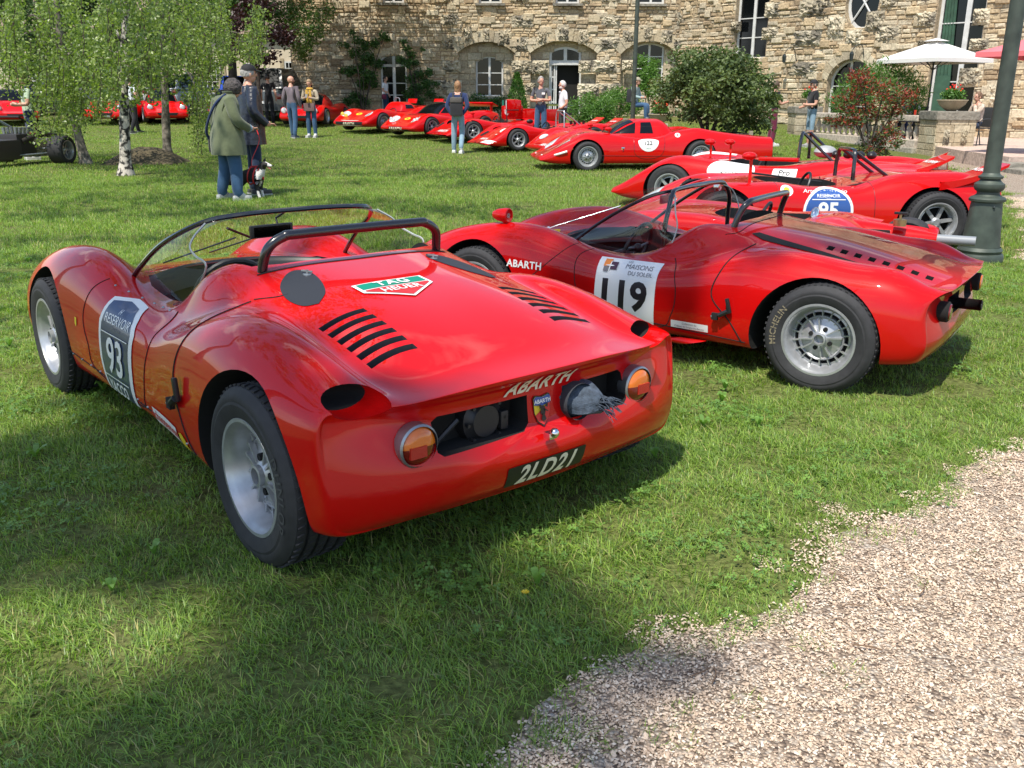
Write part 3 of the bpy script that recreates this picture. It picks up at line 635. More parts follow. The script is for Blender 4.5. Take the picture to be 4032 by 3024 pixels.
def proto(loc, yaw, label, st, wb, paint=None, scale=1, style='cromodora', lod=1, ar=.335, wr=.28, tw=.735, cock=None, hoop=None, su=4, name='racing_car', extra=None, cutx=None, tail=None, front_arch=True, seats=(.2, -.2), sw=.2, floor=.2, nose=.05, seath=.60):
    paint = paint or RED; x, y = loc; root = empty(name, (x, y, zt(x, y)), rad(yaw), scale=scale); tag(root, label, 'racing car', 'red racing cars on the lawn')
    me = body_mesh('body', st, paint, tail, su=su, sv=su, nose=nose); bv = bvh_of(me); mb = MB()
    for s in (1, -1):
        arch(mb, .02, .25, ar, s); arch(mb, wb + .01, .25, ar - .01, s)
    if cock:
        x0, x1, cw = cock; pl = [((x0 + x1) / 2 + (x1 - x0) / 2 * (abs(math.cos(a)) ** .55 * (1 if math.cos(a) > 0 else -1)), cw * (abs(math.sin(a)) ** .55 * (1 if math.sin(a) > 0 else -1))) for a in [2 * pi * i / 28 for i in range(28)]]
        prism(mb, pl, lambda a, b: (a, b, floor), lambda a, b: (a, b, 1.6)); interior(root, x0, x1, cw, .5, x0 + .12, (x1 - .42, sw, min(.53, seath)), seats=seats, k=(seath - .30) / .42)
    if cutx: cutx(mb, bv)
    me = cut(me, cutter_mesh(mb, [MATT, MESHB, REDH]), [paint]); link('body', me, root)
    wheels(root, [(0, tw - .05, wr, .22, .185), (0, -tw + .05, wr, .22, .185), (wb, tw - .06, wr - .01, .19, .185), (wb, -tw + .06, wr - .01, .19, .185)], style, lod)
    if hoop:
        hx, hw, z0, z1 = hoop[:4]; m = hoop[4] if len(hoop) > 4 else GLB
        c = hoop[5] if len(hoop) > 5 else 0
        tube_part(root, [(hx, c + hw, z0), (hx - .0, c + hw * .97, (z0 + z1) / 2), (hx - .01, c + hw * .85, z1 - .02), (hx - .01, c + hw * .5, z1), (hx - .01, c - hw * .5, z1), (hx - .01, c - hw * .85, z1 - .02), (hx, c - hw * .97, (z0 + z1) / 2), (hx, c - hw, z0)], .021, m, 'roll_hoop', 8, 4)
        if len(hoop) > 6: tube_part(root, [(hx - .02, c + hw * .6, z1 - .01), (hx - hoop[6], c + hw * .7, z0)], .018, m, 'hoop_brace', 8, 0); tube_part(root, [(hx - .02, c - hw * .6, z1 - .01), (hx - hoop[6], c - hw * .7, z0)], .018, m, 'hoop_brace', 8, 0)
    if extra: extra(root, bv)
    return root
def lowscreen(root, bv, x0, x1, w, h, n=24, rake=.16):
    g = MB()
    def fn(u, v):
        a = (u - .5) * pi * 1.05; bx = x0 + (x1 - x0) * math.cos(a); by = w * math.sin(a) / math.sin(pi * .525); q = bv.ray_cast(Vector((bx, by, 2)), Vector((0, 0, -1)))[0]; z = q.z if q else .55
        return (bx - rake * v, by * (1 - .12 * v), z - .01 + h * v * (.55 + .45 * math.cos(a)))
    g.grid(fn, n, 4); g.build('windscreen', GLASS, root, smooth=80)
def wing(root, x, y0, y1, z, ch=.22, th=.03, ang=-.35, m=None, posts=(), txt=None, h=.12):
    b = MB(); c = ((y0 + y1) / 2)
    b.bbox((x, c, z), (ch, abs(y1 - y0), th), .012, 0, Matrix.Rotation(ang, 3, 'Y'))
    for p in posts: b.box((x + .03, p, z - h / 2), (.10, .02, h), 0)
    o = b.build('rear_wing', m or RED, root, smooth=40)
    if txt:
        R = Matrix.Rotation(ang, 3, 'Y'); D = Decal(None, Vector((x, c, z)) + R @ Vector((0, 0, th / 2)), R @ Vector((0, txt[2], 0)), R @ Vector((-txt[2] * -1, 0, 0)) if False else R @ Vector((-1 * txt[2] * -1, 0, 0)))
        D.text(txt[0], txt[1], WHT, bold=.02); D.build('wing_lettering', root)
    return o
def fin(root, x, y0, y1, z0, z1, m=None):
    "kicked-up tail spoiler with lettering on its upper face"
    b = MB(); n = 6
    def fn(u, v): q = max(0, u); return (x + .42 - .62 * q, y0 + (y1 - y0) * v, z0 - .02 + (z1 - z0 + .02) * q ** 1.7)
    b.grid(fn, 8, 2); b.grid(lambda u, v: (fn(u, v)[0] + .01, fn(u, v)[1], fn(u, v)[2] - .03 - .05 * (1 - u)), 8, 2)
    for yy in (0, 1): b.grid(lambda u, v: (fn(u, yy)[0] + .01 * v, fn(u, yy)[1], fn(u, yy)[2] - v * (.03 + .05 * (1 - u))), 8, 1)
    b.grid(lambda u, v: (fn(1, u)[0] + .01 * v, fn(1, u)[1], fn(1, u)[2] - .03 * v), 2, 1); b.build('tail_spoiler', m or RED, root, smooth=50)
    s = 1 if y0 > 0 else 1; A = Vector(fn(.72, .5)); T = (Vector(fn(.62, .5)) - Vector(fn(.85, .5))).normalized(); D = Decal(None, A, (0, 1, 0), -T if False else T * -1, .004); D = Decal(None, A, (0, -1, 0), T, .006); D.text('ABARTH', .085, WHT, bold=.03); D.build('spoiler_lettering', root)
def stalk_mirror(root, p, h=.2, m=None, face=-1):
    b = MB(); x, y, z = p; b.box((x, y, z + h / 2), (.03, .012, h)); 
    b.ball((x + .02, y, z + h), (.075, .055, .04), 0, 14, 8); b.build('wing_mirror', [m or RED, MATT], root, smooth=60)
def mirror_pod(root, p, m):
    b = MB(); x, y, z = p; b.lathe([(.02, -.02), (.024, .03)], 10, c=(x, y, z)); b.lathe([(0, .10), (.024, .092), (.040, .055), (.048, .0), (.047, -.025), (.041, -.028), (.0, -.018)], 22, axis='x', c=(x, y, z + .06)); b.lathe([(0, -.022), (.040, -.022)], 20, axis='x', c=(x, y, z + .06), mi=1); b.build('wing_mirror', [m, CHR], root, smooth=True)

# car 119, beside the foreground car
ST119 = [(a, b, c, d, e, f, g, h, i) for a, b, c, d, e, f, g, h, i in ST93[:-3]] + [(-.30, .645, .485, .60, .595, .665, .765, .49, .165), (-.45, .60, .47, .56, .59, .585, .73, .46, .18), (-.55, .585, .46, .56, .60, .565, .69, .45, .20)]
def build119():
    root = empty('racing_car', (1.9126, 4.9439, 0), rad(145.78), scale=.935); tag(root, 'deep red open racing car number 119 with white door sticker, parked beside the foreground car', 'racing car', 'red racing cars on the lawn')
    me = body_mesh('body', ST119, RED2, (-.575, .06, [(.15, .09), (.20, .06), (.26, .02), (.33, .0), (.38, .01), (.42, .035), (.5, .04), (.54, .02), (.57, -.015), (.60, -.02)]), su=6, sv=6, zc=.40); bv = bvh_of(me); mb = MB()
    for s in (1, -1): arch(mb, .035, .255, .345, s); arch(mb, 2.27, .262, .345, s)
    prism(mb, cockpit_poly()[::-1], lambda a, b: (a, b, .2), lambda a, b: (a, b, 1.2))
    for s in (1, -1):
        for i in range(8):
            x = .10 - .075 * i; y = s * .36; z = bv.ray_cast(Vector((x, y, 2)), Vector((0, 0, -1)))[0].z
            prism(mb, [(x - .018, y - .028), (x + .018, y - .028), (x + .018, y + .028), (x - .018, y + .028)], lambda a, b: (a, b, z - .03), lambda a, b: (a, b, z + .1))
        y0, y1 = s * .08, s * .36; prism(mb, rrect(.28, .10, .02), lambda a, b: (-.9, s * .22 + a, .45 + b), lambda a, b: (-.46, s * .22 + a, .45 + b))
    k = MB(); k.ball((.78, .80, .14), (.15, .12, .042), 2, 20, 12); mb.add(k.V, k.F, 0)
    me = cut(me, cutter_mesh(mb, [MATT, MESHB, REDH]), [RED2]); link('body', me, root)
    wheels(root, [(0, .69, .292, .235, .188), (0, -.69, .292, .235, .188), (2.26, .68, .285, .19, .188), (2.26, -.68, .285, .19, .188)])
    screen(root, [(1.70, .54, .565), (1.62, .535, .64), (1.46, .51, .76), (1.32, .47, .85), (1.18, .41, .925), (1.08, .32, .955), (1.05, .15, .965), (1.05, -.15, .965), (1.08, -.32, .955), (1.18, -.41, .925), (1.32, -.47, .85), (1.46, -.51, .76), (1.62, -.535, .64), (1.70, -.54, .565)],
           [(1.70, .545, .56), (1.86, .47, .585), (2.0, .33, .61), (2.08, .15, .625), (2.09, 0, .628), (2.08, -.15, .625), (2.0, -.33, .61), (1.86, -.47, .585), (1.70, -.545, .56)], [(1.0, .53, .575), (.98, .52, .66), (.96, .50, .76), (.98, .49, .84), (1.0, .46, .90), (1.02, .42, .93), (1.06, .36, .95)])
    tube_part(root, [(1.04, .50, .58), (1.04, .50, .75), (1.03, .48, .86), (1.04, .42, .935), (1.05, .3, .965), (1.05, -.3, .965), (1.04, -.42, .935), (1.03, -.48, .86), (1.04, -.5, .75), (1.04, -.5, .58)], .015, GLB, 'door_hoop', 10, 6)
    tube_part(root, [(.66, .40, .74), (.63, .385, .85), (.60, .35, .91), (.59, .24, .925), (.59, -.24, .925), (.60, -.35, .91), (.63, -.385, .85), (.66, -.40, .74)], .0185, GLB, 'roll_hoop', 12, 8)
    b = MB(); b.grid(lambda u, v: (1.62 + .25 * (1 - abs(2 * u - 1) ** 2.4) + .05 * v, (u - .5) * .96, .60 - .10 * (1 - v) ** 2 + .015 * (1 - abs(2 * u - 1) ** 2)), 20, 4); b.build('dashboard', BLK, root, smooth=60)
    interior(root, .7, 1.7, .9, .55, .85, (1.36, .22, .57), m=mat('red_black_seat', (.12, .012, .012), .5))
    mirror_pod(root, (2.12, .60, .70), RED2)
    b = MB(); b.bbox((1.22, .12, .88), (.02, .14, .055), .01); b.tube([(1.22, .12, .90), (1.15, .12, .95)], .004, 6); b.build('rear_view_mirror', RED2, root, smooth=40)
    w = MB(); w.tube([(2.06, .30, .62), (1.98, .20, .66), (1.6, .0, .80)], .005, 6); w.tube([(2.08, .31, .61), (2.0, .25, .65)], .013, 8); w.build('wiper', [CHR], root, smooth=True)
    patch(root, bv, [(.50, .39, .7), (.53, .43, .7), (.45, .465, .7), (-.1, .485, .7), (-.13, .46, .7), (.2, .42, .7)], MATT, 'air_slot', .004, (0, 0, 1), .04)
    for s in (1, -1):
        b = MB(); b.lathe([(0, -.05), (.052, -.05), (.054, .02), (.046, .028)], 24, axis='x', mi=0); b.V = [(-.538 - q[0], .50 * s + q[1], .45 + q[2]) for q in b.V]; b.build('lamp_ring', [MATT], root, smooth=True)
        b = MB(); b.lathe([(0, .038), (.04, .034), (.05, .015)], 20, axis='x', mi=0); b.V = [(-.538 - q[0], .50 * s + q[1], .45 + q[2]) for q in b.V]; b.build('tail_light', [AMB if s < 0 else RLENS], root, smooth=50)
    b = MB(); b.tube([(-.45, .12, .43), (-.66, .12, .43)], .03, 18, cap=False); b.tube([(-.66, .12, .43), (-.665, .12, .43), (-.62, .12, .43)], [.03, .024, .024], 18, cap=True); b.build('exhaust_pipe', mat('sooty_steel', (.04, .04, .045), .5, metal=.6), root, smooth=40)
    b = MB(); b.lathe([(.045, 0), (.05, .10), (.046, .10), (.04, 0)], 20); b.V = [(.86 - q[2] * 1.6 - q[0] * 1.6, .765 + q[1] * .6 + .01, .16 + q[0] * .4) for q in b.V]; b.build('side_outlet', RED2, root, smooth=True)
    latch(root, (.50, .782, .40), .9)
    seam(root, bv, [(.47, .5, .7), (.53, .6, .66), (.58, .72, .58), (.615, .8, .46), (.50, .8, .33), (.42, .8, .22)], (.0, .8, .45), .004, 'tail_seam')
    seam(root, bv, [(.66, .5, .78), (.60, .45, .8), (.59, .3, .8), (.59, -.3, .8), (.66, -.5, .78)], (0, 0, 1), .003, 'tail_seam')
    seam(root, bv, [(1.45, .56, .6), (1.52, .70, .55), (1.50, .8, .40), (1.42, .8, .25), (.95, .8, .24), (.86, .8, .32), (.84, .8, .45), (.88, .70, .56), (.92, .6, .6)], (0, .85, .4), .0028, 'door_seam')
    seam(root, bv, [(1.55, .5, .6), (1.65, .70, .56), (1.80, .8, .46), (1.95, .8, .35)], (0, .85, .4), .0026, 'nose_seam'); seam(root, bv, [(2.05, .8, .26), (1.2, .8, .235), (.4, .8, .20)], (0, 1, 0), .003, 'sill_seam')
    D = Decal(bv, (1.17, .80, .415), (-1, 0, 0), (0, -.30, 1)); D.shape(rrect(.40, .38, .004), WHT, L=.04); D.text('119', .225, BKP, (.0, -.025), bold=.035, spacing=1.0)
    D.text('MAISONS', .042, GRYP, (.07, .145)); D.text('DU SOLEIL', .034, GRYP, (.09, .105)); D.text('LES', .02, GRYP, (.0, .172))
    D.shape([(-.16, .13), (-.115, .13), (-.115, .175), (-.16, .175)], ORP); D.shape([(-.115, .115), (-.07, .115), (-.07, .16), (-.115, .16)], mat('plum_print', (.06, .015, .04), .4)); D.shape([(-.155, .10), (-.125, .10), (-.125, .13), (-.155, .13)], GRYP)
    D.shape(circ(.004, .03, 6, (-.115, .135)), WHT); D.shape(circ(.03, .004, 6, (-.115, .135)), WHT)
    D.shape(rrect(.38, .07, .003), BKP, (0, -.22), L=.04); D.text('CIRCUIT AUTO', .036, WHT, (0, -.215), bold=.01); D.build('number_sticker', root)
    D = Decal(bv, (1.88, .80, .50), (-1, 0, 0), (0, -.3, 1)); D.text('ABARTH', .062, WHT, bold=.03, spacing=1.1); D.build('side_lettering', root)
    D = Decal(bv, (.74, .80, .245), (-1, 0, 0), (0, 0, 1)); D.shape(rrect(.235, .042, .002), WHT); D.text('Collection du', .017, GRYP, (0, .009)); D.text('Château de Savigny-lès-Beaune', .015, GRYP, (0, -.010)); D.build('collection_sticker', root)
    D = Decal(bv, (-.7, .1, .26), (0, -1, 0), (0, 0, 1)); D.text('608 GE 21', .07, WHT, bold=.02); D.build('number_plate', root)
    D = Decal(None, (1.93, .455, .66), (-1, .3, .15), (0, -.3, 1)); D.shape(circ(.045, .03), BLUEP); D.text('RALLYE', .02, WHT); D.shape(rrect(.11, .045, .004), YEL, (.13, -.02)); D.text('TOUR AUTO', .017, BKP, (.13, -.02)); D.build('screen_sticker', root)
    # MICHELIN on the rear tyre wall
    for txt, a0, sz, rr in (('MICHELIN', rad(14), .046, .238),):
        V, F = text_geo(txt, sz, 0, .02, 1.1); P = []
        for x, y in V: a = a0 + x / rr; P.append(((rr + y) * math.cos(a), .69 + .1185, .28 + (rr + y) * math.sin(a)))
        link('tyre_lettering', pymesh('tyre_lettering', P, F, mat('faded_gold_print', (.20, .17, .11), .7)), root)
    return root
build119()

# low red car with grey tail tube, between 119 and 95
def ex_m(root, bv):
    lowscreen(root, bv, 1.15, 1.75, .42, .26)
    b = MB(); b.grid(lambda u, v: (.66 - .94 * u, 0 + (.17 - .08 * u - .05 * u * u) * math.cos(2 * pi * v), .40 - .0 * u + (.145 - .05 * u - .055 * u * u) * math.sin(2 * pi * v)), 16, 24); b.add([(.66, .17 * math.cos(2 * pi * i / 24), .40 + .145 * math.sin(2 * pi * i / 24)) for i in range(24)], [tuple(range(24))]); b.build('engine_cover', RED, root, smooth=60)
    b = MB(); b.tube([(-.25, 0, .40), (-.56, 0, .40)], .038, 18); b.build('tail_tube', mat('grey_painted_tube', (.22, .24, .26), .5), root, smooth=40)
    b = MB(); b.bbox((.28, .150, .43), (.44, .03, .07), .02); b.bbox((.58, .162, .44), (.06, .03, .10), .02); b.build('cover_vent', MATT, root, smooth=40)
    b = MB(); b.ball((.68, 0, .52), (.04, .11, .08), 0, 16, 10); b.build('head_rest', CHR, root, smooth=True)
    b = MB(); b.lathe([(0, 0), (.05, .0), (.05, .05), (0, .06)], 16, c=(-.0, .12, .50)); b.tube([(-.0, .12, .54), (-.0, .12, .60)], .010, 8); b.bbox((-.0, .12, .60), (.10, .03, .02), .006, 1); b.build('filler_cap', [mat('brass', (.35, .28, .14), .35, metal=.9), BLK], root, smooth=40)
    D = Decal(bv, (1.28, .9, .45), (-1, 0, 0), (0, -.4, 1)); D.text('ABARTH', .095, WHT, bold=.035, spacing=1.2); D.build('side_lettering', root)
    b = MB(); b.bbox((1.45, .3, .75), (.05, .10, .06), .02); b.build('mirror', [CHR], root, smooth=True)
proto((3.0, 7.1), 152, 'red open racing car with bare grey tube tail, between car 119 and car 95', gen(wb=2.0, nose=.62, tail=.28, W=.68, hn=.24, hf=.56, hm=.50, hr=.47, ht=.33, zc=-.04), 2.0, cock=(.72, 1.5, .36), extra=ex_m, scale=.95, tw=.68, ar=.275, wr=.25, seath=.48)

# car 95
def ex95(root, bv):
    D = Decal(bv, (1.02, 1.0, .385), (-1, 0, 0), (0, -.1, 1)); D.shape(circ(.24, .235), WHT); D.shape(circ(.215, .21), BLUEP); D.text('RESERVOIR', .045, WHT, (0, .145)); D.text('95', .2, WHT, (0, .01), bold=.03); D.shape(rrect(.32, .008, .002), WHT, (0, .11)); D.shape(rrect(.32, .008, .002), WHT, (0, -.10)); D.text('YACCO', .06, WHT, (0, -.15), bold=.02); D.build('number_roundel', root)
    D = Decal(bv, (1.42, 1.0, .62), (-1, 0, 0), (0, -.25, 1)); D.shape(circ(.062), WHT); D.shape(circ(.03, .036, 12), YEL); D.shape([(-.026, -.012), (.026, -.012), (.0, -.036)], REDP); D.build('crest', root)
    D = Decal(bv, (1.05, 1.0, .62), (-1, 0, 0), (0, -.25, 1)); D.text('Arturo Merzario', .062, WHT, shear=.3); D.build('driver_name', root)
    fin(root, -.44, .44, .78, .67, .82); fin(root, -.44, -.78, -.44, .67, .82)
    stalk_mirror(root, (1.72, .45, .60), .26); patch(root, bv, [(.62, .55, .7), (.72, .60, .7), (.80, .55, .7), (.70, .50, .7)], MATT, 'air_intake', .004, (0, 0, 1))
    seam(root, bv, [(1.55, .4, .7), (1.52, .6, .65), (1.48, .85, .5), (1.45, .9, .3)], (0, .9, .4), .004, 'door_seam', m=DKRED); seam(root, bv, [(.62, .5, .7), (.60, .7, .65), (.58, .9, .45), (.58, .9, .2)], (0, .9, .4), .004, 'tail_seam', m=DKRED); seam(root, bv, [(.8, .8, .5), (.85, .9, .35), (.98, .9, .2), (1.5, .9, .2)], (0, 1, 0), .004, 'door_seam', m=DKRED)
    b = MB(); b.bbox((1.25, 0, .62), (.75, .04, .02), .006, 0, Matrix.Rotation(-.12, 3, 'Y')); b.build('cockpit_divider', BLK, root)
    b = MB(); b.box((2.62, .55, .42), (.2, .2, .02)); b.V = []; b.F = []; b.M = []
    patch(root, bv, [(2.78, .60, .5), (2.70, .72, .5), (2.50, .70, .5), (2.45, .58, .5), (2.60, .50, .5)], LAMPG, 'headlight_cover', .004, (.5, .2, .8)); patch(root, bv, [(2.78, -.60, .5), (2.70, -.72, .5), (2.50, -.70, .5), (2.45, -.58, .5), (2.60, -.50, .5)][::-1], LAMPG, 'headlight_cover', .004, (.5, -.2, .8))
ST95 = gen(wb=2.03, nose=.86, tail=.62, W=.82, hn=.24, hf=.62, hm=.58, hr=.73, ht=.68, zb=.11, zc=-.05)
proto((4.09, 9.66), 178, 'red open racing car with blue number 95 roundel, beside the big lamp post', ST95, 2.03, scale=1.0, cock=(.80, 1.55, .48), hoop=(.66, .30, .62, .91, GLB, 0, .42), extra=ex95, wr=.285, ar=.35, tw=.82, style='spoke', lod=0)

# white striped car
def exw(root, bv):
    for s in (1, -1):
        V = []; F = []; N = 40; 
        for i in range(N + 1):
            x = 2.98 - 1.15 * i / N; yy = s * (.60 - .05 * math.sin(i / N * pi * .5))
            for k in (-1, 1):
                h = bv.ray_cast(Vector((x, yy + k * .028, 2)), Vector((0, 0, -1))); p = (h[0] + h[1] * .004) if h[0] else Vector((x, yy, .3)); V.append(p)
        F = [(2 * i, 2 * i + 1, 2 * i + 3, 2 * i + 2) for i in range(N)]; link('white_stripe', pymesh('white_stripe', V, F, WHT, smooth=True), root)
    D = Decal(bv, (3.3, .0, .30), (0, 1, 0), (-.5, 0, 1)); D.shape(rrect(1.1, .07, .02), WHT, (0, .0)); D.build('nose_band', root)
    D = Decal(bv, (2.62, .22, .9), (0, 1, 0), (-1, 0, .1)); D.shape([(-.03, .09), (.03, .09), (.045, .0), (.03, -.07), (-.03, -.07), (-.045, 0)][::-1], YEL); D.shape([(-.03, .09), (.03, .09), (.035, .05), (-.035, .05)][::-1], BLUEP); D.shape([(0, .03), (.04, .0), (.02, -.05)][::-1], REDP); D.text('ABARTH', .10, WHT, (0, -.22), bold=.02); D.build('nose_print', root)
    D = Decal(bv, (1.52, 1.0, .60), (-1, 0, 0), (0, -.35, 1)); D.shape(circ(.30, .2), WHT); D.text('QUINCY', .075, BKP); D.build('door_roundel', root)
    D = Decal(bv, (.85, 1.0, .60), (-1, 0, 0), (0, -.3, 1)); D.shape(rrect(.30, .11, .01), WHT); D.text('Pro', .10, BKP, bold=.02); D.build('sponsor_panel', root)
    fin(root, -.66, .38, .78, .62, .78); fin(root, -.66, -.78, -.38, .62, .78); stalk_mirror(root, (1.95, .28, .62), .24); stalk_mirror(root, (1.85, -.30, .62), .22)
    g = MB()
    for i in range(4): g.ball((.38 - .14 * i, .1, .74), (.06, .1, .05), 1, 12, 8)
    g.ball((.55, -.05, .76), (.14, .2, .08), 0, 16, 8); g.build('intake_trumpet', [mat('pale_metal', (.5, .5, .48), .5, metal=.5), BLK], root, smooth=True)
    b = MB(); b.bbox((1.0, .5, .68), (.5, .10, .05), .02); b.build('side_box', RED, root, smooth=40)
proto((4.46, 11.75), 151, 'red open racing car with white stripes over its front wings, behind car 95', gen(wb=2.3, nose=.85, tail=.85, W=.86, hn=.26, hf=.70, hm=.60, hr=.70, ht=.66, zb=.11, zc=-.10), 2.3, scale=1.0, cock=(.85, 1.72, .48), hoop=(.78, .30, .66, 1.0, GLB, .1, .4), extra=exw, wr=.31, ar=.36, tw=.86, style='spoke')

# number 122 coupe
def cabin(root, x0, x1, r0, r1, w, wr, zb, zr, paint, wins, su=1):
    "coupe greenhouse: base from x0 (rear) to x1 (front), roof from r0 to r1"
    g = MB(); N = 36; K = 28
    def fn(u, v):
        x = x0 + (x1 - x0) * u; c = (r0 + r1) / 2
        if x < r0: h = math.sin(max(0, (x - x0) / (r0 - x0)) * pi / 2) ** .9
        elif x > r1: h = math.sin(max(0, (x1 - x) / (x1 - r1)) * pi / 2) ** .85
        else: h = 1
        ww = (w * (1 - .25 * (1 - h))) ; a = pi * v; ca, sa = math.cos(a), math.sin(a); yy = (abs(ca) ** .55) * (1 if ca > 0 else -1); zz = abs(sa) ** .7
        wd = ww + (wr - w) * zz * h; return (x, yy * wd, zb - .03 + (zr - zb + .03) * h * zz)
    g.grid(fn, N, K); o = g.build('cabin', paint, root, smooth=70); b = bvh_of(o.data)
    for kind, poly, nm in wins:
        side = {'l': (0, 1, 0), 'r': (0, -1, 0), 'f': (.75, 0, .66), 'b': (-.6, 0, .8)}[kind]
        patch(root, b, poly, DGLASS, nm, .005, side, .06)
    return b
def ex122(root, bv):
    b = cabin(root, .35, 1.78, .75, 1.12, .55, .42, .62, .945, RED, [('l', [(.88, .6, .68), (1.14, .6, .68), (1.10, .5, .875), (.90, .5, .88)], 'side_window'), ('l', [(1.24, .6, .68), (1.64, .6, .67), (1.36, .5, .81), (1.20, .5, .875)], 'quarter_window'), ('f', [(1.72, .40, .70), (1.72, -.40, .70), (1.25, -.34, .90), (1.25, .34, .90)], 'windscreen'), ('r', [(.88, -.6, .68), (1.64, -.6, .67), (1.3, -.5, .83), (.90, -.5, .88)], 'side_window')])
    D = Decal(bv, (1.02, 1, .53), (-1, 0, 0), (0, -.2, 1)); D.shape([(.20 * math.cos(a), .06 + (.05 if math.sin(a) > 0 else .19) * math.sin(a)) for a in [2 * pi * i / 32 for i in range(32)]], WHT); D.text('122', .115, BKP, (0, .03), bold=.02); D.text('RALLYE', .025, GRNP, (0, -.07)); D.build('number_sticker', root)
    D = Decal(bv, (.45, 1, .80), (-1, 0, 0), (0, -.5, 1)); D.shape(circ(.05), WHT); D.shape(circ(.02), REDP); D.build('small_roundel', root)
    for s in (1, -1):
        patch(root, bv, [(2.92, .50 * s, .5), (2.80, .66 * s, .5), (2.55, .70 * s, .6), (2.50, .58 * s, .6), (2.70, .48 * s, .5)][::s], LAMPG, 'headlight_cover', .005, (.4, .45 * s, .8)); tube_part(root, [(3.02, .40 * s, .27), (2.98, .60 * s, .26), (2.80, .76 * s, .30), (2.60, .80 * s, .36)], .02, WHT, 'bumper', 8, 5)
    D = Decal(bv, (1.52, 1, .40), (-1, 0, 0), (0, 0, 1)); shield(D, 1.2); D.build('crest', root); b = MB(); b.ball((2.50, .765, .40), (.025, .01, .018)); b.build('side_marker', AMB, root, smooth=True)
    seam(root, bv, [(1.30, .5, .68), (1.30, .8, .5), (1.28, .85, .35), (1.15, .85, .27), (.9, .85, .27), (.74, .85, .36), (.70, .7, .55), (.72, .5, .68)], (0, .9, .4), .005, 'door_seam', m=DKRED); seam(root, bv, [(2.0, .85, .28), (1.2, .85, .27), (.4, .85, .27)], (0, 1, 0), .005, 'sill_seam', m=DKRED); stalk_mirror(root, (1.75, .55, .66), .10)
proto((3.75, 20.15), 187, 'red closed coupe number 122 parked in front of the slatted planter box', gen(wb=2.2, nose=.88, tail=1.45, W=.80, hn=.26, hf=.70, hm=.62, hr=.78, ht=.62, zc=-.04), 2.2, extra=ex122, scale=1.07, ar=.34, wr=.285, tw=.79, lod=0)
# car 7: red prototype half behind the coupe
def nose_lamps(root, bv, x, y, rx, ry, m=LAMPG, tilt=(.6, 0, .8), nm='headlight_cover'):
    for s in (1, -1): patch(root, bv, [(x + rx * math.cos(a), s * y + ry * math.sin(a), .5) for a in [2 * pi * i / 18 for i in range(18)]], m, nm, .006, (tilt[0], tilt[1] * s, tilt[2]))
def lamp_bulbs(root, bv, pts, r=.07, m=None):
    for x, y in pts:
        h = bv.ray_cast(Vector((x + .4, y, .9)), Vector((-.6, 0, -.75)))
        if h[0] is None: continue
        b = MB(); b.ball(h[0] + h[1] * .006, (r * .45, r, r), 0, 16, 10); b.build('headlight', m or mat('lamp_glass', (.62, .64, .62), .08, coat=1, metal=.3), root, smooth=True)
def ntext(root, bv, p, t, s, m=WHT, up=(-.6, 0, 1), nm='nose_lettering', bg=None):
    D = Decal(bv, p, (0, 1, 0), up)
    if bg: D.shape(rrect(*bg[0]), bg[1])
    D.text(t, s, m, bold=.03, spacing=1.1); D.build(nm, root)
def ex7(root, bv):
    nose_lamps(root, bv, 2.60, .42, .15, .10); ntext(root, bv, (3.1, .35, .42), 'ABARTH', .13); lowscreen(root, bv, 1.3, 1.8, .42, .2)
    b = MB(); b.bbox((2.88, .15, .24), (.05, .14, .10), .01); b.bbox((2.88, .32, .24), (.05, .14, .10), .01); b.build('spot_lamp', WHT, root, smooth=40); stalk_mirror(root, (1.7, .4, .6), .15)
proto((3.27, 24.2), 205, 'red prototype with white spot lamps in its nose, half hidden behind coupe 122', gen(wb=2.2, nose=.75, tail=.8, W=.80, hn=.28, hf=.68, hm=.56, hr=.70, ht=.62), 2.2, cock=(.85, 1.6, .42), extra=ex7, tw=.79)
def ex8(root, bv):
    D = Decal(bv, (2.45, .35, .9), (0, 1, 0), (-1, 0, .1)); D.shape(circ(.22, .15), WHT); D.text('5', .16, BKP); D.build('number_roundel', root); ntext(root, bv, (3.1, .0, .40), 'ABARTH', .11); ntext(root, bv, (2.85, .36, .5), 'SHELL', .07)
    for s in (1, -1): patch(root, bv, [(2.86, .42 * s, .4), (2.86, .52 * s, .4), (2.62, .48 * s, .5), (2.62, .38 * s, .5)][::s], MATT, 'nose_slot', .006, (.6, 0, .8))
    D = Decal(bv, (3.1, .55, .24), (0, 1, 0), (-.3, 0, 1)); D.shape(rrect(.55, .11, .01), WHT); D.build('nose_band', root); b = MB(); b.ball((1.75, .42, .72), (.10, .05, .06)); b.build('wing_mirror', BLK, root, smooth=True); lowscreen(root, bv, 1.35, 1.8, .42, .12)
    for i in range(4): b = MB(); b.lathe([(.03, 0), (.045, .1), (.04, .1), (.025, 0)], 12, c=(.35 - .13 * i, .05, .62)); b.build('intake_trumpet', BLK, root, smooth=True)
    fin(root, -.68, .30, .78, .60, .80); fin(root, -.68, -.78, -.30, .60, .80)
proto((1.89, 26.27), 203, 'red open prototype with white oval on the nose and silver roll hoop', gen(wb=2.25, nose=.85, tail=.85, W=.82, hn=.20, hf=.66, hm=.52, hr=.66, ht=.62, zb=.10), 2.25, cock=(.85, 1.65, .46), hoop=(.75, .26, .56, .98, mat('silver_tube', (.5, .52, .54), .35, metal=.8), .2, .6), extra=ex8, tw=.81, style='spoke', wr=.29)
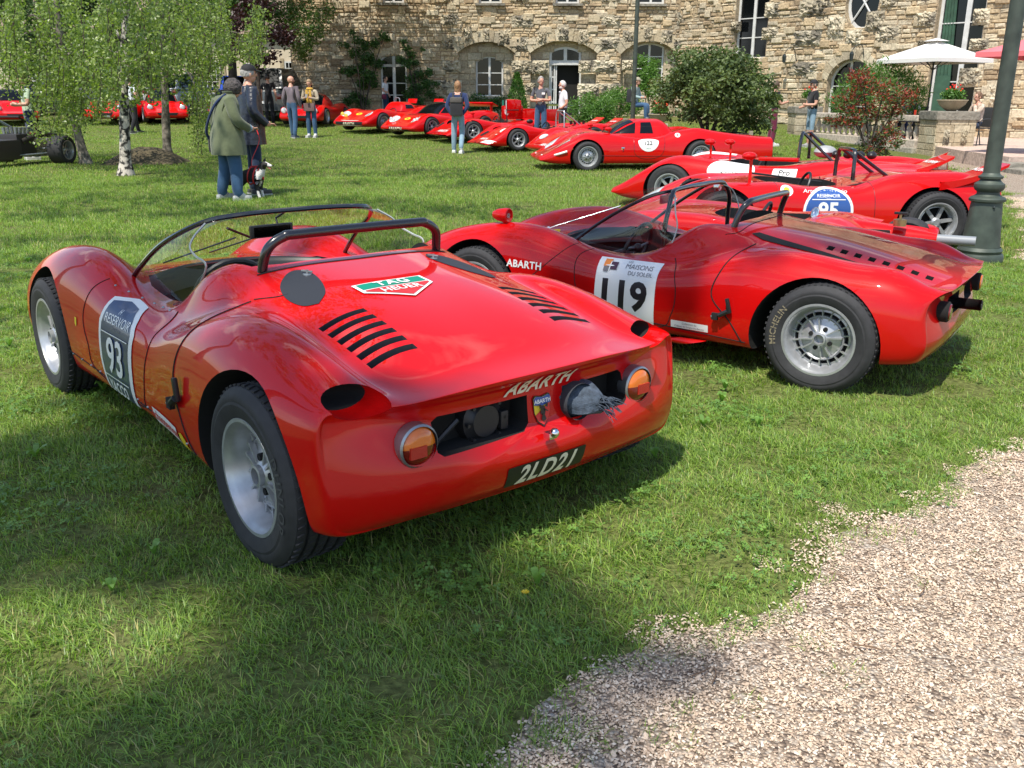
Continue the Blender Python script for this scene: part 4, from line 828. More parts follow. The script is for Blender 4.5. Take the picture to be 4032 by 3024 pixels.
def ex9(root, bv):
    ntext(root, bv, (3.1, .1, .36), 'ABARTH', .15)
    for s in (1, -1): patch(root, bv, [(2.90, .52 * s, .4), (2.90, .62 * s, .4), (2.62, .62 * s, .5), (2.62, .52 * s, .5)][::s], MATT, 'nose_slot', .006, (.6, 0, .8))
    b = MB(); b.bbox((.62, 0, .95), (.5, .42, .42), .12); b.bbox((.60, 0, .78), (.62, .26, .4), .06); b.build('airbox', RED, root, smooth=50); D = Decal(None, (.87, 0, 1.0), (0, 1, 0), (0, 0, 1)); D.shape(rrect(.36, .30, .05), MATT); D.shape(rrect(.10, .26, .02), GRNP, (-.08, 0)); D.shape(rrect(.05, .26, .02), WHT, (.13, 0)); D.build('airbox_mouth', root)
    D = Decal(None, (.85, .135, .78), (-.2, 0, 0), (0, 0, 1)); D.shape([(-.08, .08), (.08, .08), (.08, -.02), (0, -.1), (-.08, -.02)][::-1], WHT); D.text('TAG', .07, BKP, (0, .03)); D.build('shield_sticker', root)
    wing(root, -.9, -.8, .8, 1.0, .35, .025, -.15, mat('green_wing', (.03, .09, .07), .3, coat=1), posts=(.5, -.5), h=.4); [MB().bbox((-.4, q, .72), (.9, .03, .32), .02).build('tail_fin', RED, root, smooth=40) for q in (.75, -.75)]
    for p in [(.95, .32), (.95, -.1)]: tube_part(root, [(p[0], p[1], .5), (p[0], p[1], .85), (p[0] - .4, p[1], .85)], .018, BLK, 'frame_tube', 6, 0)
    stalk_mirror(root, (1.7, -.45, .55), .2)
proto((.5, 29.2), 208, 'red open prototype with tall red airbox and tricolour mouth', gen(wb=2.3, nose=.85, tail=.75, W=.84, hn=.20, hf=.62, hm=.50, hr=.58, ht=.55, zb=.10), 2.3, cock=(.95, 1.7, .44), extra=ex9, tw=.82, style='spoke', wr=.29)
def ex10(root, bv):
    nose_lamps(root, bv, 2.62, .50, .24, .15, LAMPG); lamp_bulbs(root, bv, [(2.62, .50), (2.60, .62), (2.62, -.50), (2.60, -.62)], .065); ntext(root, bv, (3.2, -.0, .22), 'ABARTH', .15, CREAM, (-.1, 0, 1), 'front_plate', ((.62, .15, .01), DKRED)); D = Decal(bv, (2.55, 0, .9), (0, 1, 0), (-1, 0, .1)); D.shape(circ(.13, .07), YEL); D.shape(circ(.05, .03), REDP); D.build('bonnet_emblem', root)
    patch(root, bv, [(3, -.62, .2), (3, .62, .2), (3, .58, .14), (3, -.58, .14)], MATT, 'air_intake', .004, (1, 0, 0))
    cabin(root, .15, 1.85, .75, 1.15, .60, .44, .60, 1.00, RED, [('f', [(1.82, .50, .66), (1.82, -.50, .66), (1.22, -.40, .97), (1.22, .40, .97)], 'windscreen'), ('l', [(.80, .6, .66), (1.6, .6, .66), (1.25, .5, .92), (.85, .5, .93)], 'side_window'), ('r', [(.80, -.6, .66), (1.6, -.6, .66), (1.25, -.5, .92), (.85, -.5, .93)], 'side_window')])
    wing(root, -.55, -.75, .75, .92, .30, .03, -.4, txt=('ABARTH', .12, 1), posts=(.6, -.6), h=.3)
proto((-1.5, 31.0), 226, 'red coupe with large clear headlight covers and yellow bonnet emblem', gen(wb=2.25, nose=.72, tail=.70, W=.86, hn=.30, hf=.66, hm=.58, hr=.74, ht=.70, zc=-.06), 2.25, extra=ex10, tw=.85, wr=.29, style='spoke')
def ex11(root, bv):
    nose_lamps(root, bv, 2.58, .52, .20, .15, LAMPG); lamp_bulbs(root, bv, [(2.66, -.44), (2.60, -.62)], .085, mat('yellow_lamp', (.55, .42, .04), .1, coat=1))
    D = Decal(bv, (2.55, 0, .9), (0, 1, 0), (-1, 0, .1)); D.shape(circ(.13, .07), YEL); D.shape(circ(.05, .03), REDP); D.build('bonnet_emblem', root)
    tube_part(root, [(2.90, -.66, .30), (2.97, -.3, .31), (2.98, 0, .31), (2.97, .3, .31), (2.90, .66, .30), (2.92, .64, .18), (2.98, 0, .17), (2.92, -.64, .18), (2.90, -.66, .30)], .014, WHT, 'grille_surround', 6, 4); patch(root, bv, [(3, -.62, .28), (3, .62, .28), (3, .6, .19), (3, -.6, .19)], MATT, 'air_intake', .004, (1, 0, 0))
    ntext(root, bv, (3.2, .0, .235), 'ABARTH', .13, CREAM, (-.1, 0, 1), 'front_plate', ((.56, .12, .01), DKRED)); lowscreen(root, bv, 1.1, 1.85, .50, .22); cabin(root, .1, 1.0, .45, .75, .50, .40, .62, .90, RED, [('l', [(.4, .6, .68), (.8, .6, .68), (.75, .5, .8), (.45, .5, .8)], 'side_vent')])
    for s in (1, -1): MB().bbox((-.70, .62 * s, .92), (.04, .42, .16), .02, 0, Matrix.Rotation(-.4, 3, 'Y')).build('tail_flap', RED, root, smooth=40)
    tube_part(root, [(.72, .12, .88), (.72, .1, 1.0), (.72, 0, 1.03), (.72, -.1, 1.0), (.72, -.12, .88)], .018, STEEL, 'roll_hoop', 8, 4)
proto((-3.5, 33.0), 233, 'red open racing car with yellow lamps and a white framed grille', gen(wb=2.25, nose=.72, tail=.80, W=.86, hn=.32, hf=.68, hm=.58, hr=.76, ht=.78, zc=-.06), 2.25, cock=(.95, 1.6, .45), extra=ex11, tw=.85, wr=.29)
def ex12(root, bv):
    for s in (1, -1):
        b = MB(); b.lathe([(0, .06), (.07, .045), (.105, 0)], 20, axis='x'); b.lathe([(.105, 0), (.125, -.01), (.12, -.08)], 20, axis='x', mi=1); b.V = [(2.72 + q[0], .55 * s + q[1], .46 + q[2]) for q in b.V]; b.build('headlight', [LAMPG, RED], root, smooth=True)
    patch(root, bv, [(3, -.42, .30), (3, .42, .30), (3, .36, .21), (3, -.36, .21)], MATT, 'air_intake', .004, (1, 0, 0))
    cabin(root, .2, 1.75, .85, 1.15, .55, .42, .60, 1.05, RED, [('f', [(1.70, .45, .66), (1.70, -.45, .66), (1.2, -.38, 1.0), (1.2, .38, 1.0)], 'windscreen')])
proto((-7.04, 35.7), 262, 'red coupe with round headlamps facing the lawn, behind the man in the grey top', gen(wb=2.1, nose=.68, tail=.6, W=.80, hn=.34, hf=.66, hm=.60, hr=.72, ht=.64), 2.1, extra=ex12, tw=.78)
def exk(hood, lx, plate=None, lampc=None):
    def f(root, bv):
        for s in (1, -1):
            b = MB(); b.lathe([(0, .06), (.06, .045), (.09, 0)], 18, axis='x'); b.lathe([(.09, 0), (.105, -.01), (.10, -.06)], 18, axis='x', mi=1); b.V = [(lx + q[0], .55 * s + q[1], .50 + q[2]) for q in b.V]; b.build('headlight', [LAMPG, CHR], root, smooth=True)
        patch(root, bv, [(3, -.36, .32), (3, .36, .32), (3, .30, .23), (3, -.30, .23)], MATT, 'air_intake', .004, (1, 0, 0))
        cabin(root, .15, 1.75, .6, 1.15, .58, .44, .64, 1.16, hood, [('f', [(1.70, .45, .72), (1.70, -.45, .72), (1.22, -.38, 1.08), (1.22, .38, 1.08)], 'windscreen'), ('l', [(.7, .6, .72), (1.5, .6, .72), (1.2, .5, 1.02), (.75, .5, 1.04)], 'side_window'), ('r', [(.7, -.6, .72), (1.5, -.6, .72), (1.2, -.5, 1.02), (.75, -.5, 1.04)], 'side_window')])
        if plate: ntext(root, bv, (3.2, .0, .22), plate, .075, BKP, (-.1, 0, 1), 'front_plate', ((.50, .12, .01), WHT))
    return f
SOFT = mat('black_roof', (.015, .013, .014), .4)
SG = dict(wb=2.1, nose=.66, tail=.62, W=.78, hn=.36, hf=.72, hm=.66, hr=.74, ht=.66, zc=-.05)
proto((-10.8, 35.9), 290, 'red coupe with black roof behind the couple with the dog', gen(**SG), 2.1, paint=mat('darker_red_paint', (.30, .008, .01), .35, coat=1), extra=exk(SOFT, 2.62), tw=.76)  # even red, darker than the other racing cars
proto((-13.6, 36.6), 296, 'red sports car with wide nose mouth, right of the pale middle birch trunk', gen(**SG), 2.1, extra=exk(RED, 2.60), tw=.76)
proto((-14.6, 36.4), 272, 'red sports car with white front plate, seen between the two left birch trunks', gen(**SG), 2.1, extra=exk(RED, 2.62, 'VJ 15001 21'), tw=.76)
proto((-18.9, 35.5), 305, 'red sports car with round headlamp at the left edge, behind the man in pale green', gen(**dict(SG, hf=.80, hm=.74, hr=.8)), 2.1, extra=exk(SOFT, 2.60), tw=.76)
# ---------------------------------------------------------------- ground
def gravel_edge(y):
    "x of the lawn / gravel border at depth y (near sweep)"
    return float(np.interp(y, [0.8, 1.64, 1.85, 2.08, 2.28, 2.46, 2.62, 2.93, 3.2, 3.57, 4.5, 6.0, 8.5, 10.5, 14.7, 17.7, 21], [-.9, -.06, .17, .44, .60, .82, 1.04, 1.32, 1.72, 2.15, 3.1, 4.05, 4.85, 5.95, 7.75, 8.85, 9.6]))
def wob(x, y): return .10 * math.sin(7.3 * x + 3.1 * y) + .07 * math.sin(17 * x - 11 * y + 1) + .05 * math.sin(31 * y + 5 * x)
YE = np.array([0.8, 1.64, 1.85, 2.08, 2.28, 2.46, 2.62, 2.93, 3.2, 3.57, 4.5, 6.0, 8.5, 10.5, 14.7, 17.7, 21]); XE = np.array([-.9, -.06, .17, .44, .60, .82, 1.04, 1.32, 1.72, 2.15, 3.1, 4.05, 4.85, 5.95, 7.75, 8.85, 9.6])
def is_gravel(X, Y):
    w = .09 * np.sin(5.3 * X + 3.1 * Y) + .05 * np.sin(13 * X - 11 * Y + 1) + .035 * np.sin(31 * Y + 5 * X)
    return X - np.interp(Y, YE, XE) + w
def ground_mat():
    m = bpy.data.materials.new('lawn_soil'); m.use_nodes = True; n = m.node_tree.nodes; l = m.node_tree.links; b = n['Principled BSDF']; b.inputs['Roughness'].default_value = .95; b.inputs['Specular IOR Level'].default_value = .1
    t = n.new('ShaderNodeTexCoord')
    def noise(s, d=6):
        q = n.new('ShaderNodeTexNoise'); q.inputs['Scale'].default_value = s; q.inputs['Detail'].default_value = d; l.new(t.outputs['Object'], q.inputs['Vector']); return q
    a = noise(40); r = n.new('ShaderNodeValToRGB'); e = r.color_ramp.elements; e[0].position = .35; e[0].color = (.07, .08, .025, 1); e[1].position = .68; e[1].color = (.17, .20, .06, 1); l.new(a.outputs['Fac'], r.inputs[0])
    c = noise(1.2); r2 = n.new('ShaderNodeValToRGB'); f = r2.color_ramp.elements; f[0].position = .55; f[0].color = (0, 0, 0, 1); f[1].position = .72; f[1].color = (.6, .6, .6, 1); l.new(c.outputs['Fac'], r2.inputs[0])
    mx = n.new('ShaderNodeMixRGB'); mx.inputs[2].default_value = (.10, .085, .045, 1); l.new(r2.outputs[0], mx.inputs[0]); l.new(r.outputs[0], mx.inputs[1]); l.new(mx.outputs[0], b.inputs['Base Color'])
    u = n.new('ShaderNodeBump'); u.inputs['Strength'].default_value = .8; u.inputs['Distance'].default_value = .03; l.new(a.outputs['Fac'], u.inputs['Height']); l.new(u.outputs[0], b.inputs['Normal']); return m
def gravel_mat():
    m = bpy.data.materials.new('gravel_bed'); m.use_nodes = True; n = m.node_tree.nodes; l = m.node_tree.links; b = n['Principled BSDF']; b.inputs['Roughness'].default_value = .9; b.inputs['Specular IOR Level'].default_value = .2
    t = n.new('ShaderNodeTexCoord'); v = n.new('ShaderNodeTexVoronoi'); v.inputs['Scale'].default_value = 95; l.new(t.outputs['Object'], v.inputs['Vector'])
    s = n.new('ShaderNodeSeparateColor'); l.new(v.outputs['Color'], s.inputs[0]); r = n.new('ShaderNodeValToRGB'); e = r.color_ramp.elements; e[0].color = (.20, .145, .11, 1); e[1].position = .6; e[1].color = (.58, .455, .34, 1); k = e.new(1.0); k.color = (.70, .62, .52, 1); l.new(s.outputs[0], r.inputs[0])
    d = n.new('ShaderNodeMapRange'); d.inputs['From Max'].default_value = .6; d.inputs['To Min'].default_value = 1.05; d.inputs['To Max'].default_value = .35; l.new(v.outputs['Distance'], d.inputs['Value'])
    x = n.new('ShaderNodeMixRGB'); x.blend_type = 'MULTIPLY'; x.inputs[0].default_value = .6; l.new(r.outputs[0], x.inputs[1]); l.new(d.outputs[0], x.inputs[2]); l.new(x.outputs[0], b.inputs['Base Color'])
    u = n.new('ShaderNodeBump'); u.invert = True; u.inputs['Strength'].default_value = 1; u.inputs['Distance'].default_value = .012; l.new(v.outputs['Distance'], u.inputs['Height']); l.new(u.outputs[0], b.inputs['Normal']); return m
def sheet(name, xs, ys, fz, m):
    V = [(x, y, fz(x, y)) for y in ys for x in xs]; nx = len(xs)
    F = [(j * nx + i, j * nx + i + 1, (j + 1) * nx + i + 1, (j + 1) * nx + i) for j in range(len(ys) - 1) for i in range(nx - 1)]
    o = link(name, pymesh(name, V, F, m, smooth=True)); o['kind'] = 'structure'; return o
LAWN = ground_mat(); GRAV = gravel_mat()
sheet('lawn_ground', list(np.linspace(-300, -30, 6)) + list(np.linspace(-28, 28, 29)) + list(np.linspace(30, 300, 6)), list(np.linspace(-60, -2, 8)) + list(np.linspace(0, 60, 61)) + [90, 150, 400], lambda x, y: zt(x, min(y, 60)), LAWN)
# gravel: strip right of the border
ys = [-40, -10, -3, 0] + list(np.linspace(.8, 23, 150)); V = []; F = []
for y in ys:
    e = gravel_edge(max(y, .8)) if y >= .8 else -.9 + (y - .8) * 1.0
    if y >= .8:
        for _ in range(3): e -= float(is_gravel(np.array(e), np.array(y)))
    for k in range(9): x = e + (k / 8) ** 1.5 * (60 - e); V.append((x, y, zt(x, y) + .004 + (.004 if k else -.001)))
for j in range(len(ys) - 1):
    for i in range(8): F.append((j * 9 + i, j * 9 + i + 1, (j + 1) * 9 + i + 1, (j + 1) * 9 + i))
o = link('gravel_path', pymesh('gravel_path', V, F, GRAV, smooth=True)); o['kind'] = 'structure'

# ---------------------------------------------------------------- scattered grass, clover and pebbles (instanced tufts)
def scatter(name, P, rot, scl, tufts, idx=None, tilt=None):
    me = bpy.data.meshes.new(name); me.vertices.add(len(P)); me.vertices.foreach_set('co', np.asarray(P, dtype=np.float32).ravel())
    for nm, val in (('rz', rot), ('sc', scl), ('ti', idx if idx is not None else RS.randint(0, len(tufts), len(P)))):
        a = me.attributes.new(nm, 'INT' if nm == 'ti' else 'FLOAT', 'POINT'); a.data.foreach_set('value', np.asarray(val, dtype=np.int32 if nm == 'ti' else np.float32))
    col = bpy.data.collections.new(name + '_source')
    for i, t in enumerate(tufts): o = bpy.data.objects.new('tuft_%02d' % i, t); col.objects.link(o)
    ob = link(name, me); ob['kind'] = 'stuff'
    ng = bpy.data.node_groups.new(name, 'GeometryNodeTree'); ng.interface.new_socket('Geometry', in_out='INPUT', socket_type='NodeSocketGeometry'); ng.interface.new_socket('Geometry', in_out='OUTPUT', socket_type='NodeSocketGeometry')
    n = ng.nodes; l = ng.links; gi = n.new('NodeGroupInput'); go = n.new('NodeGroupOutput'); ip = n.new('GeometryNodeInstanceOnPoints'); ci = n.new('GeometryNodeCollectionInfo'); ci.inputs['Collection'].default_value = col; ci.inputs['Separate Children'].default_value = True; ci.inputs['Reset Children'].default_value = True
    def at(nm, ty):
        a = n.new('GeometryNodeInputNamedAttribute'); a.data_type = ty; a.inputs['Name'].default_value = nm; return a
    cx = n.new('ShaderNodeCombineXYZ'); l.new(at('rz', 'FLOAT').outputs['Attribute'], cx.inputs['Z'])
    l.new(gi.outputs[0], ip.inputs['Points']); l.new(ci.outputs[0], ip.inputs['Instance']); ip.inputs['Pick Instance'].default_value = True
    l.new(at('ti', 'INT').outputs['Attribute'], ip.inputs['Instance Index']); l.new(cx.outputs[0], ip.inputs['Rotation']); l.new(at('sc', 'FLOAT').outputs['Attribute'], ip.inputs['Scale']); l.new(ip.outputs[0], go.inputs[0])
    md = ob.modifiers.new('scatter', 'NODES'); md.node_group = ng; return ob
GM = leafmat('grass_blade', (.205, .35, .075), tr=.42, rough=.42, var=.45, spec=.45); GD = leafmat('dry_grass_blade', (.36, .36, .15), tr=.3, rough=.6, var=.3); CM = leafmat('clover_leaf', (.145, .29, .062), tr=.35, rough=.4, var=.25)
def tuft(n, rad_, h0, h1, wd, lean, flat=0, wind=None, seg=3):
    V = []; F = []; T = []; MI = []
    for i in range(n):
        r = rad_ * math.sqrt(random.random()); a = random.uniform(0, 2 * pi); bx, by = r * math.cos(a), r * math.sin(a); h = random.uniform(h0, h1); w = wd * random.uniform(.6, 1.3)
        d = random.uniform(0, 2 * pi) if wind is None else random.gauss(wind, .8); ln = lean * random.uniform(.2, 1.3); dx, dy = math.cos(d), math.sin(d); px, py = -dy, dx; b = len(V); tt = random.random(); mi = 1 if random.random() < .09 else 0
        for k in range(seg + 1):
            t = k / seg; o = ln * h * t * t; z = h * (t - .35 * ln * t * t); ww = w * (1 - t) ** .7 if k < seg else w * .08
            V.append((bx + dx * o + px * ww, by + dy * o + py * ww, z - .004)); V.append((bx + dx * o - px * ww, by + dy * o - py * ww, z - .004 + ww * .6))
        for k in range(seg): F.append((b + 2 * k, b + 2 * k + 1, b + 2 * k + 3, b + 2 * k + 2)); T.append(tt); MI.append(mi)
    return npmesh('grass_tuft', V, F, [GM, GD], MI, tint=T)
def clover(n, rad_, leaf=.009, h=.04):
    V = []; F = []; T = []
    for i in range(n):
        r = rad_ * math.sqrt(random.random()); a = random.uniform(0, 2 * pi); x, y = r * math.cos(a), r * math.sin(a); z = random.uniform(.4, 1.1) * h; tx, ty = random.gauss(0, .25), random.gauss(0, .25); L = leaf * random.uniform(.7, 1.3); t = random.random(); a0 = random.uniform(0, 2)
        for k in range(3):
            q = a0 + k * 2.094; c, s = math.cos(q), math.sin(q); b = len(V)
            for u, v in ((0, 0), (.8, -.55), (1.25, 0), (.8, .55)): X = L * (u * c - v * s); Y = L * (u * s + v * c); V.append((x + X, y + Y, z + X * tx + Y * ty + .15 * L * abs(v)))
            F.append((b, b + 1, b + 2, b + 3)); T.append(t)
    return npmesh('clover_tuft', V, F, [CM], tint=T)
def weed(n=6, L=.07, w=.014):
    V = []; F = []; T = []
    for i in range(n):
        a = 2 * pi * i / n + random.uniform(-.4, .4); c, s = math.cos(a), math.sin(a); l_ = L * random.uniform(.6, 1.2); t = random.uniform(.4, 1); b = len(V)
        for k in range(5):
            u = k / 4; ww = w * math.sin(pi * min(.97, .12 + u * .88)) ** .8; z = .01 + .035 * math.sin(u * 2.2)
            V += [(l_ * u * c - ww * s, l_ * u * s + ww * c, z + .004), (l_ * u * c + ww * s, l_ * u * s - ww * c, z + .004)]
        for k in range(4): F.append((b + 2 * k, b + 2 * k + 1, b + 2 * k + 3, b + 2 * k + 2)); T.append(t)
    return npmesh('weed', V, F, [CM], tint=T)
def pebbles(n, size, r0, r1):
    V = []; F = []; T = []; bm = bmesh.new(); bmesh.ops.create_icosphere(bm, subdivisions=1, radius=1); base = np.array([v.co[:] for v in bm.verts]); fc = np.array([[v.index for v in f.verts] for f in bm.faces]); bm.free()
    for i in range(n):
        s = random.uniform(r0, r1) * (1.6 if random.random() < .06 else 1); a = random.uniform(0, pi); e = np.array([s * random.uniform(.9, 1.6), s * random.uniform(.6, 1), s * random.uniform(.45, .8)]); P = base * (1 + RS.uniform(-.13, .13, (len(base), 1))) * e; c, q = math.cos(a), math.sin(a)
        tl = random.gauss(0, .3); P = np.stack([P[:, 0] * c - P[:, 1] * q, P[:, 0] * q + P[:, 1] * c, P[:, 2] + P[:, 0] * tl], 1) + [random.uniform(-size, size), random.uniform(-size, size), s * random.uniform(0, .6)]
        F.append(fc + len(base) * i); V.append(P); T += [min(1, max(0, random.gauss(.58, .25)))] * len(fc)
    return npmesh('pebbles', np.concatenate(V), np.concatenate(F), [PEB], tint=T)
def pebmat():
    m = bpy.data.materials.new('pebble'); m.use_nodes = True; n = m.node_tree.nodes; l = m.node_tree.links; b = n['Principled BSDF']; b.inputs['Roughness'].default_value = .75; b.inputs['Specular IOR Level'].default_value = .3
    a = n.new('ShaderNodeAttribute'); a.attribute_name = 'tint'; r = n.new('ShaderNodeValToRGB'); e = r.color_ramp.elements; e[0].color = (.22, .16, .12, 1); e[1].color = (.70, .61, .50, 1); k = e.new(.35); k.color = (.46, .345, .25, 1); k = e.new(.65); k.color = (.61, .47, .345, 1); l.new(a.outputs['Fac'], r.inputs[0]); l.new(r.outputs[0], b.inputs['Base Color']); return m
PEB = pebmat()
def in_view(X, Y, m=.35):
    dep = Y * math.cos(PITCH) + H * math.sin(PITCH); px = X / np.maximum(dep, .1) * 3593; v = (Y * math.sin(PITCH) - H * math.cos(PITCH)) / np.maximum(dep, .1) * 3593
    return (np.abs(px) < 2016 + m * 3593 / np.maximum(dep, .3)) & (v > -1512 - m * 3593 / np.maximum(dep, .3)) & (v < 1700)
def band(y0, y1, dens, keep):
    A = 2 * (.62 * y1 + .8) * (y1 - y0); n = int(A * dens); X = RS.uniform(-(.62 * y1 + .8), .62 * y1 + .8, n); Y = RS.uniform(y0, y1, n); k = in_view(X, Y) & keep(X, Y); return X[k], Y[k]
ZT = np.vectorize(zt)
dens_noise = lambda X, Y: .5 + .5 * np.sin(2.1 * X + 1.3 * np.sin(1.7 * Y)) * np.sin(1.9 * Y + 1.1 * np.sin(2.3 * X))
near = [tuft(54, .075, .014, .040, .0018, 1.05, wind=random.uniform(0, 6)) for _ in range(6)] + [tuft(24, .05, .025, .055, .0021, .95) for _ in range(3)] + [clover(20, .07, .0075, .032) for _ in range(3)] + [weed(5, .045, .009), weed(4, .035, .010)]
wts = np.array([1] * 6 + [.4] * 3 + [.38] * 3 + [.02, .02]); wts = wts / wts.sum()
def grass_band(name, y0, y1, dens, sc0, sc1, tufts, w, edge=0):
    X, Y = band(y0, y1, dens, lambda X, Y: is_gravel(X, Y) < edge + RS.normal(-.02, .10, len(X)))
    ti = RS.choice(len(tufts), len(X), p=w); cl_ = (ti >= 9) & (ti < 12) & (np.sin(2.3 * X + 1.7 * np.sin(3.1 * Y)) + np.sin(2.9 * Y + 1.3 * np.sin(2.2 * X)) < .1) & (len(tufts) > 10); ti = np.where(cl_, ti - 9, ti); s = RS.uniform(sc0, sc1, len(X)) * (.8 + .4 * dens_noise(X, Y)); scatter(name, np.stack([X, Y, ZT(X, Y)], 1), RS.uniform(0, 6.28, len(X)), s, tufts, ti)
grass_band('near_grass', 1.3, 4.2, 380, .8, 1.25, near, wts)
grass_band('middle_grass', 4.2, 8.5, 150, 1.0, 1.5, near, wts)
far = [tuft(50, .17, .03, .06, .0032, .8, seg=2) for _ in range(5)] + [tuft(24, .12, .05, .085, .0035, .7, seg=2) for _ in range(2)]
wf = np.array([1] * 5 + [.3] * 2); wf = wf / wf.sum()
grass_band('far_grass', 8.5, 17, 42, .9, 1.3, far, wf)
far2 = [tuft(44, .36, .035, .06, .006, .6, seg=2) for _ in range(5)]
grass_band('distant_grass', 17, 36, 11, .9, 1.25, far2, np.ones(5) / 5)
pt = [pebbles(150, .062, .0018, .0041) for _ in range(7)]
def jgrid(x0, x1, y0, y1, st, keep):
    gx, gy = np.meshgrid(np.arange(x0, x1, st), np.arange(y0, y1, st)); X = gx.ravel() + RS.uniform(-.3, .3, gx.size) * st; Y = gy.ravel() + RS.uniform(-.3, .3, gx.size) * st; k = in_view(X, Y) & keep(X, Y); return X[k], Y[k]
X, Y = jgrid(-1.5, 3.6, 1.2, 4.6, .088, lambda X, Y: is_gravel(X, Y) > -.03 + RS.normal(0, .09, len(X))); scatter('near_gravel', np.stack([X, Y, ZT(X, Y) + .006], 1), RS.uniform(0, 6.28, len(X)), RS.uniform(.8, 1.2, len(X)), pt)
X, Y = jgrid(2, 8.6, 4.6, 14, .15, lambda X, Y: is_gravel(X, Y) > 0); scatter('far_gravel', np.stack([X, Y, ZT(X, Y) + .006], 1), RS.uniform(0, 6.28, len(X)), RS.uniform(1.3, 1.8, len(X)), pt)
# stray tufts in the gravel border
X, Y = band(1.3, 7, 130, lambda X, Y: (is_gravel(X, Y) > -.08) & (is_gravel(X, Y) < np.abs(RS.normal(.02, .17, len(X))) * (1 + .9 * np.sin(6 * X + 4 * Y + 2 * np.sin(9 * X))))); scatter('border_grass', np.stack([X, Y, ZT(X, Y)], 1), RS.uniform(0, 6.28, len(X)), RS.uniform(.5, .9, len(X)), near[:9])
X, Y = band(1.3, 6, 9, lambda X, Y: (is_gravel(X, Y) > .0) & (is_gravel(X, Y) < .9))
tw = []
for i in range(3): b = MB(); b.tube(crv([(-.03, 0, .008), (0, .006 * (i - 1), .012), (.035, .0, .009)], 3), [.002] * 7, 5); tw.append(b.mesh('twig', mat('twig_bark', (.16, .10, .06), .9), True))
scatter('fallen_twigs', np.stack([X, Y, ZT(X, Y) + .006], 1), RS.uniform(0, 6.28, len(X)), RS.uniform(.5, 1.3, len(X)), tw)
b = MB()
for i in range(7): a = i * .9; b.add([(0, 0, .055), (.012 * math.cos(a), .012 * math.sin(a), .058), (.012 * math.cos(a + .7), .012 * math.sin(a + .7), .058)], [(0, 1, 2)])
b.tube([(0, 0, 0), (0, 0, .055)], .0012, 4, 1); tag(b.build('dandelion', [YEL, CM], loc=(.04, 2.28, 0)), 'tiny yellow dandelion flower in the foreground grass', 'flower')
# ---------------------------------------------------------------- the stone house
from mathutils import noise as mnoise
CAM = Vector((0, 0, H))
def ray(px, py): return fw * 3593 + Rv * (px - 2016) - Uv * (py - 1512)
class Wall:
    "vertical wall: origin, direction; u along, z up, d outwards"
    def __init__(s, A, B): s.A = Vector((A[0], A[1], 0)); t = Vector((B[0] - A[0], B[1] - A[1], 0)); s.L = t.length; s.t = t.normalized(); s.n = Vector((s.t.y, -s.t.x, 0))
    def P(s, u, z, d=0): return s.A + s.t * u + s.n * d + Vector((0, 0, z))
    def at(s, px, py, d=0):
        r = ray(px, py); t = ((s.A + s.n * d) - CAM).dot(s.n) / r.dot(s.n); q = CAM + r * t; return ((q - s.A).dot(s.t), q.z)
    def R(s): return Matrix((s.t, s.n * -1, Vector((0, 0, 1)))).transposed()   # local x along, y inwards, z up
WA = Wall((-9.2, 40), (6.8, 40)); WB = Wall((6.8, 40), (17.6, 27.3))
def stonemat(name, cols, sc=.7, dark=.6, bmp=.7):
    m = bpy.data.materials.new(name); m.use_nodes = True; n = m.node_tree.nodes; l = m.node_tree.links; b = n['Principled BSDF']; b.inputs['Roughness'].default_value = .92; b.inputs['Specular IOR Level'].default_value = .15
    a = n.new('ShaderNodeAttribute'); a.attribute_name = 'tint'; r = n.new('ShaderNodeValToRGB'); e = r.color_ramp.elements; e[0].color = (*cols[0], 1); e[1].color = (*cols[-1], 1)
    for i, c in enumerate(cols[1:-1]): k = e.new((i + 1) / (len(cols) - 1)); k.color = (*c, 1)
    l.new(a.outputs['Fac'], r.inputs[0]); t = n.new('ShaderNodeTexCoord'); g = n.new('ShaderNodeNewGeometry')
    q = n.new('ShaderNodeTexNoise'); q.inputs['Scale'].default_value = sc; q.inputs['Detail'].default_value = 8; q.inputs['Roughness'].default_value = .65; l.new(g.outputs['Position'], q.inputs['Vector'])
    w = n.new('ShaderNodeValToRGB'); w.color_ramp.elements[0].position = .52; w.color_ramp.elements[0].color = (1, 1, 1, 1); w.color_ramp.elements[1].position = .70; w.color_ramp.elements[1].color = (dark, dark * 1.02, dark * 1.1, 1); l.new(q.outputs['Fac'], w.inputs[0])
    x = n.new('ShaderNodeMixRGB'); x.blend_type = 'MULTIPLY'; x.inputs[0].default_value = 1; l.new(r.outputs[0], x.inputs[1]); l.new(w.outputs[0], x.inputs[2])
    q2 = n.new('ShaderNodeTexNoise'); q2.inputs['Scale'].default_value = 14; q2.inputs['Detail'].default_value = 6; l.new(g.outputs['Position'], q2.inputs['Vector']); mr = n.new('ShaderNodeMapRange'); mr.inputs['From Min'].default_value = .3; mr.inputs['From Max'].default_value = .7; mr.inputs['To Min'].default_value = .7; mr.inputs['To Max'].default_value = 1.2; l.new(q2.outputs['Fac'], mr.inputs['Value'])
    y = n.new('ShaderNodeMixRGB'); y.blend_type = 'MULTIPLY'; y.inputs[0].default_value = 1; l.new(x.outputs[0], y.inputs[1]); l.new(mr.outputs[0], y.inputs[2]); l.new(y.outputs[0], b.inputs['Base Color'])
    u = n.new('ShaderNodeBump'); u.inputs['Strength'].default_value = bmp; u.inputs['Distance'].default_value = .03; l.new(q2.outputs['Fac'], u.inputs['Height']); l.new(u.outputs[0], b.inputs['Normal']); return m
STONE = stonemat('wall_stone', [(.30, .22, .14), (.46, .35, .22), (.56, .44, .28), (.48, .41, .30), (.66, .56, .40)], .5, .5)
